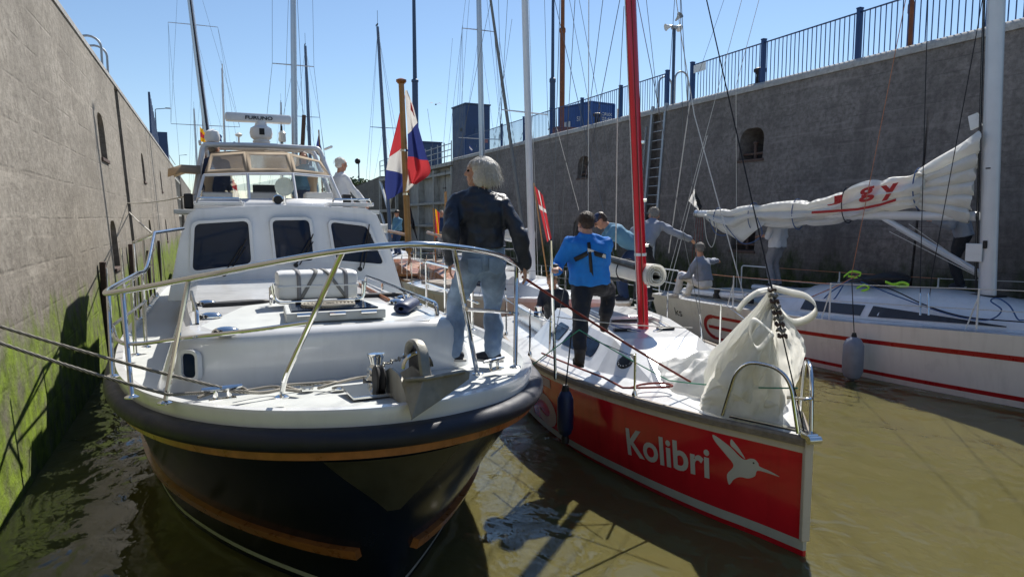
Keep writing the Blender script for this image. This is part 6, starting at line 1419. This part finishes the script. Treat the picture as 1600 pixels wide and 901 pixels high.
# ------------------------------------------------------------------ people
def capsule(mb, p0, r0, p1, r1, seg=12):
    p0, p1 = V(p0), V(p1); d = p1-p0; L = d.length
    if L < 1e-5: return mb.ball(p0, max(r0, r1), (1, 1, 1), seg, 8)
    d.normalize(); pts = []; rr = []
    for k in range(4): a = pi/2*k/4; pts.append(p0-d*r0*cos(a)); rr.append(max(r0*sin(a), r0*.08))
    pts += [p0, p1]; rr += [r0, r1]
    for k in range(3, -1, -1): a = pi/2*k/4; pts.append(p1+d*r1*cos(a)); rr.append(max(r1*sin(a), r1*.08))
    return mb.tube(pts, rr, seg)
def ringloft(mb, rings, side, seg=20, pw=.85):
    """rings: (centre, half width, half depth, forward) closed loft with soft-square sections"""
    rows = []
    for c, w_, d_, f in rings:
        f = V(f).normalized(); s = V(side).normalized(); r = []
        for k in range(seg):
            t = 2*pi*k/seg; a, b = cos(t), sin(t)
            r.append(V(c)+s*w_*abs(a)**pw*(1 if a > 0 else -1)+f*d_*abs(b)**pw*(1 if b > 0 else -1))
        rows.append(r)
    mb.grid(rows, True); mb.add(rows[0], [tuple(range(seg))[::-1]]); mb.add(rows[-1], [tuple(range(seg))]); return mb
def blob(name, mb, voxel, m, parent, smooth=4, wr=(0, 8), seed=0.):
    me = mb.mesh('tmp', []); bm = bmesh.new(); bm.from_mesh(me); bmesh.ops.recalc_face_normals(bm, faces=bm.faces); bm.to_mesh(me); bm.free()
    o = link('tmp', me); r = o.modifiers.new('r', 'REMESH'); r.mode = 'VOXEL'; r.voxel_size = voxel
    if smooth: s = o.modifiers.new('s', 'SMOOTH'); s.factor = .5; s.iterations = smooth
    bpy.context.view_layer.update(); dg = bpy.context.evaluated_depsgraph_get(); ev = bpy.data.meshes.new_from_object(o.evaluated_get(dg)); bpy.data.objects.remove(o); bpy.data.meshes.remove(me)
    if wr[0]:
        nrm = [v.normal.copy() for v in ev.vertices]
        for v, n in zip(ev.vertices, nrm):
            p = v.co*wr[1]; a = noise.noise(V((p.x+seed, p.y, p.z*.55)))+.5*noise.noise(V((p.x*2.1, p.y*2.1+seed, p.z*1.2))); a -= .6*abs(noise.noise(V((p.x*.9, p.y*.9, p.z*1.6+seed))))
            v.co += n*wr[0]*a
    ev.name = name
    for q in (m if isinstance(m, (list, tuple)) else [m]): ev.materials.append(M(q))
    ev.polygons.foreach_set('use_smooth', [True]*len(ev.polygons)); ev.update()
    return link(name, ev, parent)
def ik(a, b, l1, l2, pole):
    a, b, pole = V(a), V(b), V(pole); d = b-a; L = min(d.length, (l1+l2)*.999); dn = d.normalized()
    x = (l1*l1-l2*l2+L*L)/(2*L); h = math.sqrt(max(0, l1*l1-x*x)); pp = pole-dn*pole.dot(dn)
    pp = pp.normalized() if pp.length > 1e-4 else dn.orthogonal()
    return a+dn*x+pp*h, a+dn*L
def hand(mb, wrist, d, palm, thumb, s=1., curl=.5):
    """palm + five fingers; d = along hand, palm = facing of palm, thumb = side the thumb leaves"""
    d, palm, thumb = V(d).normalized(), V(palm), V(thumb); palm = (palm-d*palm.dot(d)).normalized(); sd = d.cross(palm); sd = sd if sd.dot(thumb) > 0 else -sd
    w = V(wrist); kn = w+d*.085*s
    for q in (-.028, -.009, .010, .028): capsule(mb, w+sd*q*.6*s, .017*s, kn+sd*q*s, .0125*s, 8)
    for q, L in ((.029, .070), (.010, .080), (-.010, .074), (-.029, .058)):
        p = kn+sd*q*s; dd = d.copy(); r = .0095*s
        for seg_, f in ((.46, .4), (.30, .9), (.24, 1.3)):
            a = curl*f; dd = (d*cos(a)+palm*sin(a)).normalized(); e = p+dd*L*seg_*s; capsule(mb, p, r, e, r*.92, 8); p = e; r *= .92
    p = w+d*.025*s+sd*.022*s; e = p+(d*.6+sd*.75+palm*.25).normalized()*.042*s; capsule(mb, p, .0135*s, e, .0115*s, 8); e2 = e+(d*.9+sd*.25+palm*.35).normalized()*.036*s; capsule(mb, e, .0115*s, e2, .0095*s, 8)
def person(label, loc, rotz, h=1.75, pelvis=None, neck=None, headdir=(0, 1, 0), headoff=(0, .03, 0), lh=None, rh=None, lf=None, rf=None, lep=(-.4, -1, -.3), rep=(.4, -1, -.3), lk=(0, 1, 0), rk=(0, 1, 0), twist=0., top='shirt_white', bottom='trouser_grey', shoe='shoe_dark', hair='hair_grey', style='short', skin='skin', vox=.014, sleeve=1., hem=.0, girth=1., fem=False, curl=.5, boots=False, lean_f=None, gloves=None, cap=None, wr=.018, footdir=None):
    t = thing('person', label, 'person', loc, rotz); k = h/1.75
    pelvis = V(pelvis or (0, 0, .93*k)); neck = V(neck or (0, .0, 1.46*k)); up = (neck-pelvis).normalized()
    sx = V((cos(twist), sin(twist), 0)); hx = V((cos(twist*.35), sin(twist*.35), 0)); fwd = up.cross(sx)*-1; fwd = fwd if fwd.length else V((0, 1, 0)); fwd = sx.cross(up)*-1
    fwd = up.cross(sx); fwd.normalize()
    sw, hw = (.165 if fem else .185)*k*girth**.3, .085*k
    ls, rs = neck-up*.085*k-sx*sw, neck-up*.085*k+sx*sw; lhp, rhp = pelvis-hx*hw-V((0, 0, .02)), pelvis+hx*hw-V((0, 0, .02))
    lf, rf = V(lf or (-.10, 0, .08)), V(rf or (.10, 0, .08)); lh = V(lh) if lh else ls+V((-.06, .05, -.56*k)); rh = V(rh) if rh else rs+V((.06, .05, -.56*k))
    LK, lf = ik(lhp, lf, .44*k, .43*k, lk); RK, rf = ik(rhp, rf, .44*k, .43*k, rk)
    LE, lh = ik(ls, lh, .30*k, .26*k, lep); RE, rh = ik(rs, rh, .30*k, .26*k, rep)
    hd = V(headdir).normalized(); hc = neck+up*.11*k*0+V((0, 0, .165*k))+V(headoff); hs = hd.cross(V((0, 0, 1))).normalized(); hu = hs.cross(hd).normalized()
    # ---- skin: head, neck, hands, with arms and legs inside the clothes
    b = MB()
    def hp(x, y, z): return hc+hs*x*k+hd*y*k+hu*z*k
    def ell(c, rx, ry, rz, seg=16):
        vs = []; n0 = len(b.v); q = MB().ball((0, 0, 0), 1, (1, 1, 1), seg, 10); b.add([c+hs*v[0]*rx*k+hd*v[1]*ry*k+hu*v[2]*rz*k for v in q.v], q.f)
    ell(hp(0, -.012, .035), .077, .098, .088); ell(hp(0, .022, -.030), .062, .070, .088); ell(hp(0, .05, -.085), .034, .034, .03)
    capsule(b, hp(0, .090, .015), .012*k, hp(0, .108, -.018), .016*k, 8); ell(hp(0, .082, .035), .055, .018, .018); ell(hp(0, .082, -.055), .026, .014, .012)
    for s in (-1, 1): ell(hp(s*.077, -.01, -.005), .011, .024, .034, 10); ell(hp(s*.035, .070, -.020), .025, .02, .025)
    capsule(b, hp(0, -.02, -.06), .058*k, neck-up*.03, .068*k)
    ringloft(b, [(pelvis, .14*k, .10*k, fwd), (pelvis.lerp(neck, .4), .12*k, .085*k, fwd), (pelvis.lerp(neck, .8), .15*k, .09*k, fwd), (neck, .07*k, .06*k, fwd)], sx)
    for a, m_, c in ((ls, LE, lh), (rs, RE, rh)): capsule(b, a, .045*k, m_, .038*k); capsule(b, m_, .038*k, c, .026*k)
    for a, m_, c in ((lhp, LK, lf), (rhp, RK, rf)): capsule(b, a, .07*k, m_, .05*k); capsule(b, m_, .05*k, c, .036*k)
    for s, E_, H_ in ((-1, LE, lh), (1, RE, rh)):
        dv = (H_-E_).normalized(); pm = V((-s, 0, 0)) if abs(dv.z) > .5 else V((0, 0, -1)); hand(b, H_, dv+V((0, 0, -.1)), pm, (0, 1, .3) if abs(dv.z) > .5 else (-s, .2, 0), k*1.02, curl)
    blob('body', b, min(vox, .009), skin, t, 2)
    for s in (-1, 1): MB().ball(hp(s*.033, .083, .010), .0115*k, (1, .6, .8), 8, 6).build('eye', 'eye', t)
    # ---- bottom
    c = MB(); g = girth
    ringloft(c, [(pelvis-V((0, 0, .10*k)), .13*k*g, .105*k*g, fwd), (pelvis-V((0, 0, .02)), .175*k*g, .125*k*g, fwd), (pelvis+up*.07*k, .165*k*g, .115*k*g, fwd), (pelvis+up*.13*k, .155*k*g, .105*k*g, fwd)], hx)
    for a, m_, q in ((lhp, LK, lf), (rhp, RK, rf)):
        a2 = a+V((0, 0, -.02)); capsule(c, a2, .110*k*g, a2.lerp(m_, .5), .098*k*g); capsule(c, a2.lerp(m_, .5), .098*k*g, m_, .078*k*g)
        e = m_.lerp(q, .97 if not boots else .7); capsule(c, m_, .078*k*g, m_.lerp(e, .35), .076*k*g); capsule(c, m_.lerp(e, .35), .076*k*g, e, .070*k*g)
    blob('trousers', c, vox, bottom, t, 5, (wr, 9), 3.1+loc[0])
    # ---- shoes
    for s, q, kn in ((-1, lf, LK), (1, rf, RK)):
        c = MB(); yaw = fwd.copy(); yaw.z = 0; yaw.normalize(); yaw = (yaw+sx*s*.18).normalized() if footdir is None else V(footdir).normalized(); gz = q.z-.075
        f0 = V((q.x, q.y, gz+.045))-yaw*.035; f1 = f0+yaw*.17*k
        capsule(c, f0, .042*k, f0+yaw*.08, .045*k); capsule(c, f0+yaw*.08-V((0, 0, .0)), .045*k, f1-V((0, 0, .012)), .034*k); capsule(c, V((q.x, q.y, gz+.05)), .045*k, q+V((0, 0, .05)), .048*k)
        if boots: capsule(c, q, .056*k, q.lerp(kn, .62), .072*k)
        o = blob('boot' if boots else 'shoe', c, min(vox, .012), shoe, t, 3)
        for v in o.data.vertices: v.co.z = max(v.co.z, gz+.004)
        sole = MB(); 
        sole.grid([[f0+yaw*(.068+.128*cos(a))*1+V((yaw.y, -yaw.x, 0))*.045*k*sin(a)*(1.1 if cos(a) > 0 else .9)+V((0, 0, gz-f0.z+zz)) for a in [2*pi*i/20 for i in range(20)]] for zz in (0.0, .018)], True); n = 20
        sole.f.append(tuple(range(20, 40))); sole.mi.append(0); sole.build('sole', 'shoe_sole' if not boots else 'black_rubber', o, 40)
    # ---- top
    c = MB(); w_ = (.17 if fem else .195)*k*g
    ringloft(c, [(pelvis+up*(.02-hem)*k, .200*k*g, .145*k*g, fwd), (pelvis+up*.12*k, .192*k*g, .138*k*g, fwd), (pelvis.lerp(neck, .45), w_*1.0, .132*k*g, fwd), (pelvis.lerp(neck, .72), w_*1.08, .138*k*g, fwd), (pelvis.lerp(neck, .88), w_*1.06, .12*k*g, fwd), (neck-up*.01, .11*k, .09*k, fwd), (neck+up*.03, .075*k, .072*k, fwd)], sx)
    for a, m_, q in ((ls, LE, lh), (rs, RE, rh)):
        capsule(c, a, .070*k*g, a.lerp(m_, .3), .072*k*g); capsule(c, a.lerp(m_, .3), .072*k*g, m_, .062*k*g); capsule(c, neck-up*.03, .06*k, a, .066*k*g)
        if sleeve > .5: capsule(c, m_, .066*k*g, m_.lerp(q, sleeve*.98), .052*k*g)
    blob('jacket' if 'jack' in top or 'leather' in top or 'fleece' in top else 'shirt', c, vox, top, t, 5, (wr*1.15, 8), 1.7+loc[1])
    if gloves:
        for s, E_, H_ in ((-1, LE, lh), (1, RE, rh)):
            c = MB(); dv = (H_-E_).normalized(); capsule(c, H_-dv*.04, .036*k, H_+dv*.05, .040*k); blob('glove', c, .01, gloves, t, 2)
    # ---- hair or cap
    c = MB(); b = c
    if style == 'short': ell(hp(0, -.034, .052), .086, .098, .086); ell(hp(0, -.062, -.005), .076, .062, .068)
    elif style == 'bob': ell(hp(0, -.028, .050), .092, .108, .092); ell(hp(0, -.068, -.030), .084, .066, .098); [ell(hp(s*.076, -.025, -.03), .03, .06, .084) for s in (-1, 1)]
    elif style == 'long': ell(hp(0, -.026, .045), .088, .105, .088); ell(hp(0, -.075, -.07), .080, .050, .14); [ell(hp(s*.07, -.02, -.05), .026, .05, .11) for s in (-1, 1)]
    if style != 'bald': blob('hair', c, .010, hair, t, 3, (.009, 22), 5.)
    if cap:
        c = MB(); b = c; ell(hp(0, -.012, .062), .088, .108, .078); o = blob('cap', c, .010, cap, t, 2); q = MB(); q.grid([[hp(.07*x, .07+.10*f*(1-.35*x*x), .058-.02*f-.018*x*x) for x in (-1, -.6, -.2, .2, .6, 1)] for f in (0, .5, 1)]); q.build('peak', cap, o, 60, solid=.006)
    q = dict(hc=hc, hs=hs, hd=hd, hu=hu, k=k, neck=neck, pelvis=pelvis, sx=sx, up=up, fwd=fwd, ls=ls, rs=rs, lh=lh, rh=rh)
    if style == 'short' and not cap and vox > .012: strands(t, q, hair, 420, .05, .0022, int(loc[0]*10), back=.55, wild=.5)
    return t, q
def strands(t, q, m, n, L, w=.0018, seed=1, back=.25, wild=.35):
    """fine hair: thin ribbons that leave the crown and fall outward"""
    r = random.Random(seed); k = q['k']; mb = MB(); hc, hs, hd, hu = q['hc'], q['hs'], q['hd'], q['hu']
    for i in range(n):
        a = r.uniform(0, 2*pi); e = r.uniform(-.1, 1.0)*pi/2; x, y, z = cos(a)*cos(e), sin(a)*cos(e), sin(e)
        if y > back and z < .55: continue
        p = hc+hs*x*.098*k+hd*(y*.112-.03)*k+hu*(z*.098+.045)*k; out = (hs*x+hd*y*.8+hu*z*.3).normalized(); tang = (-hu*1.0+out*.18-hd*.3+V((r.gauss(0, wild), r.gauss(0, wild), r.gauss(0, wild*.6)))).normalized()
        if z > .55: tang = (hs*x*1.2+hd*(y-.25)*1.2-hu*.25+V((r.gauss(0, .18), r.gauss(0, .18), 0))).normalized()
        pts = [p]; l = L*r.uniform(.5, 1)*(.65 if z > .55 else 1)
        for s in range(5): tang = (tang+V((0, 0, -.38 if z > .55 else -.22))+V((r.gauss(0, .12), r.gauss(0, .12), r.gauss(0, .05)))-(out*.10 if s > 2 else V())).normalized(); pts.append(pts[-1]+tang*l/5)
        sd_ = tang.cross(out); sd_ = sd_.normalized()*w if sd_.length > 1e-4 else hs*w
        mb.grid([[p_-sd_*(1-.7*j/5) for j, p_ in enumerate(pts)], [p_+sd_*(1-.7*j/5) for j, p_ in enumerate(pts)]])
    return mb.build('hair_strands', m, t, 180, recalc=False)
def W2L(loc, rotz, p): return RZ(-rotz) @ (V(p)-V(loc))

# woman on the yacht foredeck: back to us, looking left, right hand on the rail
wl0 = V((1.92, 5.28, 1.43)); wr0 = radians(-12)
Lc = lambda p: tuple(W2L(wl0, wr0, p))
wf1 = at(712, 563, D=5.62); wf2 = at(770, 568, D=5.58)
t, q = person('woman with white bobbed hair in dark leather jacket and jeans standing on the yacht bow', tuple(wl0), wr0, h=1.70, pelvis=Lc(at(754, 405, D=5.55)), neck=Lc(at(748, 299, D=5.50)), headdir=(-.93, .30, .12), headoff=(.005, .02, -.02),
   lh=Lc(at(703, 407, D=5.40)), rh=Lc(at(818, 414, D=5.50)), lep=(-.25, -1, 0), rep=(.35, -1, .0), lf=Lc(V((wf1.x, wf1.y, 1.52))), rf=Lc(V((wf2.x, wf2.y, 1.52))), lk=(-.3, 1, 0), rk=(.2, 1, 0),
   top='leather_navy', bottom='denim', hair='hair_white', style='bob', fem=False, vox=.011, girth=1.06, hem=-.085, curl=.55, wr=.02, footdir=(-.85, .5, 0))
strands(t, q, 'hair_white', 2600, .17, .0014, 3, wild=.32); strands(t, q, 'hair_white', 800, .16, .0042, 8, wild=.26)
# belt loops, back pockets, waistband
pv, up, sx, fw_ = q['pelvis'], q['up'], q['sx'], q['fwd']
for s in (-1, 1):
    k = MB(); c = pv+sx*s*.085-fw_*.128-up*.03; k.prism([c+sx*a+up*b_-fw_*(.004*a*a) for a, b_ in ((-.055, .06), (.055, .06), (.055, -.05), (0, -.075), (-.055, -.05))], (0, 0, 0), -fw_*.012); k.build('back_pocket', 'denim', t, 0, .003)
# person in blue fleece on the red boat
bl = V((3.85, 6.75, .9)); br = radians(-20); Lc = lambda p: tuple(W2L(bl, br, p))
f1 = at(905, 592, D=7.15); f2 = at(944, 512, D=8.0)
t, q = person('person in bright blue fleece with black harness, stepping over the red boat side deck', tuple(bl), br, h=1.80, pelvis=Lc(at(922, 440, D=7.75)), neck=Lc(at(916, 368, D=7.65)), headdir=(-.25, .9, -.35), headoff=(0, .06, -.06),
   lh=Lc(at(868, 418, D=7.35)), rh=Lc(at(940, 432, D=8.15)), lep=(-.5, -.5, -.8), rep=(.5, -.2, -1), lf=Lc(f1+V((0, 0, .05))), rf=Lc(f2+V((0, 0, .04))), lk=(-.2, 1, 0), rk=(.5, 1, .2), top='fleece_blue', bottom='legging_dark', shoe='boot_brown', boots=True, hair='hair_brown', style='short', vox=.012, girth=1.14, hem=.03, sleeve=.55, gloves='black_rubber', curl=1.0)
strands(t, q, 'hair_brown', 900, .07, .0018, 5, back=.6, wild=.6)
pv, nk, up, sx, fw_ = q['pelvis'], q['neck'], q['up'], q['sx'], q['fwd']
def strap(a, b_, w_, name='harness_strap', m='black'):
    P = [a.lerp(b_, i/8)-fw_*(.015*sin(pi*i/8)) for i in range(9)]; d = (b_-a).normalized(); s = d.cross(fw_).normalized()*w_/2; k = MB(); k.grid([[p-s for p in P], [p+s for p in P]]); k.build(name, m, t, 80, solid=.006)
Bk = lambda x, v: pv.lerp(nk, v)+sx*x-fw_*.148
strap(Bk(0, -.02), Bk(0, .92), .035); strap(Bk(0, .72), Bk(-.17, .55), .05); strap(Bk(0, .72), Bk(.17, .62), .05); k = MB(); k.prism([Bk(-.02, .80), Bk(.17, .66), Bk(.17, .58), Bk(-.02, .72)], (0, 0, 0), -fw_*.012); k.build('harness_patch', 'decal_grey', t, 0)
# others: positions from the photo, on the decks they stand on
def simple(label, px, foot, D, rot, **kw):
    p = at(px, foot, D=D); return person(label, (p.x, p.y, p.z), radians(rot), vox=kw.pop('vox', .016), **kw)
# man in navy kneeling at the red boat side, seen past her fleece
simple('man in navy jacket with bowed head, standing in the red boat cockpit', 866, 578, 11.4, 140, h=1.72, pelvis=(0, -.1, .88), neck=(0, .12, 1.36), headdir=(-.1, .8, -.5), headoff=(0, .07, -.05), lh=(-.14, .40, .92), rh=(.12, .42, .90), lep=(-.6, -.6, -.5), rep=(.6, -.6, -.5), top='jacket_dark', bottom='legging_dark', hair='hair_fair', skin='skin_tan')
simple('crew member in navy cap and light blue top bending over the red boat cockpit', 975, 470, 11.2, 70, h=1.75, pelvis=(0, -.20, .86), neck=(0, .28, 1.18), headdir=(.1, .75, -.65), headoff=(0, .12, -.08), lh=(-.1, .55, .72), rh=(.15, .5, .66), lep=(-1, 0, .2), rep=(1, 0, .2), top='shirt_lightblue', bottom='shirt_navy', cap='shirt_navy', hair='hair_brown', skin='skin_tan')
simple('crew member in pale grey sweater leaning and reaching right behind the red mast', 1003, 470, 11.6, -60, h=1.78, pelvis=(0, -.10, .90), neck=(.10, .18, 1.30), headdir=(-.5, .7, -.5), headoff=(-.05, .10, -.08), lh=(-.35, .35, .85), rh=(.60, .45, 1.02), lep=(-1, 0, .2), rep=(.6, -.5, -.2), top='shirt_grey', bottom='legging_dark', hair='hair_grey')
simple('grey-haired crew member in grey sweater seated in the racing yacht cockpit', 1092, 468, 14.2, 15, h=1.75, pelvis=(0, -.12, .36), neck=(-.05, -.05, .83), headdir=(.5, .8, -.2), lf=(-.2, .42, .08), rf=(.2, .42, .08), lk=(-.3, 1, 1), rk=(.3, 1, 1), rh=(.72, .10, .74), lh=(-.22, .30, .42), rep=(0, -1, 0), top='shirt_grey', bottom='shirt_white', shoe='shoe_sole', hair='hair_grey', skin='skin_tan')
simple('man in white shirt and grey trousers standing behind the boom, head hidden by sail', 1212, 448, 16.4, 10, h=1.80, top='shirt_white', bottom='trouser_grey', hem=.10, sleeve=.0, lh=(-.22, .28, 1.12), rh=(.22, .28, 1.15), girth=1.08, wr=.02)
simple('person in grey gilet working on the far side of the tall white mast', 1500, 450, 14.4, 30, h=1.75, neck=(0, .12, 1.42), lh=(-.2, .4, 1.15), rh=(.2, .4, 1.15), top='shirt_grey', bottom='legging_dark', hem=.06, hair='hair_brown', girth=1.08)
# flybridge of the motor yacht
def fly(label, px, rot, Y=12.4, **kw):
    p = at(px, 330, Y=Y); return person(label, (p.x, p.y, kw.pop('z', 2.30)), radians(rot), vox=.016, **kw)
fly('man in navy jacket on the flybridge, leftmost behind the windscreen', 340, 10, h=1.52, top='shirt_navy', bottom='shirt_navy', hair='hair_grey', headdir=(.7, .6, 0)); fly('person with brown bobbed hair and blue top on the flybridge, middle', 477, 170, h=1.42, top='shirt_lightblue', bottom='shirt_navy', hair='hair_brown', style='long', fem=True)
fly('white-haired man in pale shirt on the flybridge, rightmost, looking right', 533, -70, Y=12.2, z=2.0, h=1.62, top='shirt_white', bottom='shirt_navy', hair='hair_white', skin='skin_tan', lh=(-.2, .35, .85), rh=(.2, .35, .85))
# far people among the rafted boats
simple('far crew member in denim shirt and dark cap standing left of the flagstaff', 622, 398, 27.5, 120, h=1.72, top='shirt_lightblue', bottom='shirt_navy', cap='black', hair='hair_brown', skin='skin_tan', lh=(-.15, .4, .95), vox=.022)
simple('far crew member in blue jacket and sunglasses standing behind the striped flag', 690, 400, 27.5, 190, h=1.78, top='shirt_navy', bottom='trouser_grey', hair='hair_grey', skin='skin_tan', lh=(-.25, .2, 1.), rh=(.28, .2, 1.), vox=.022)
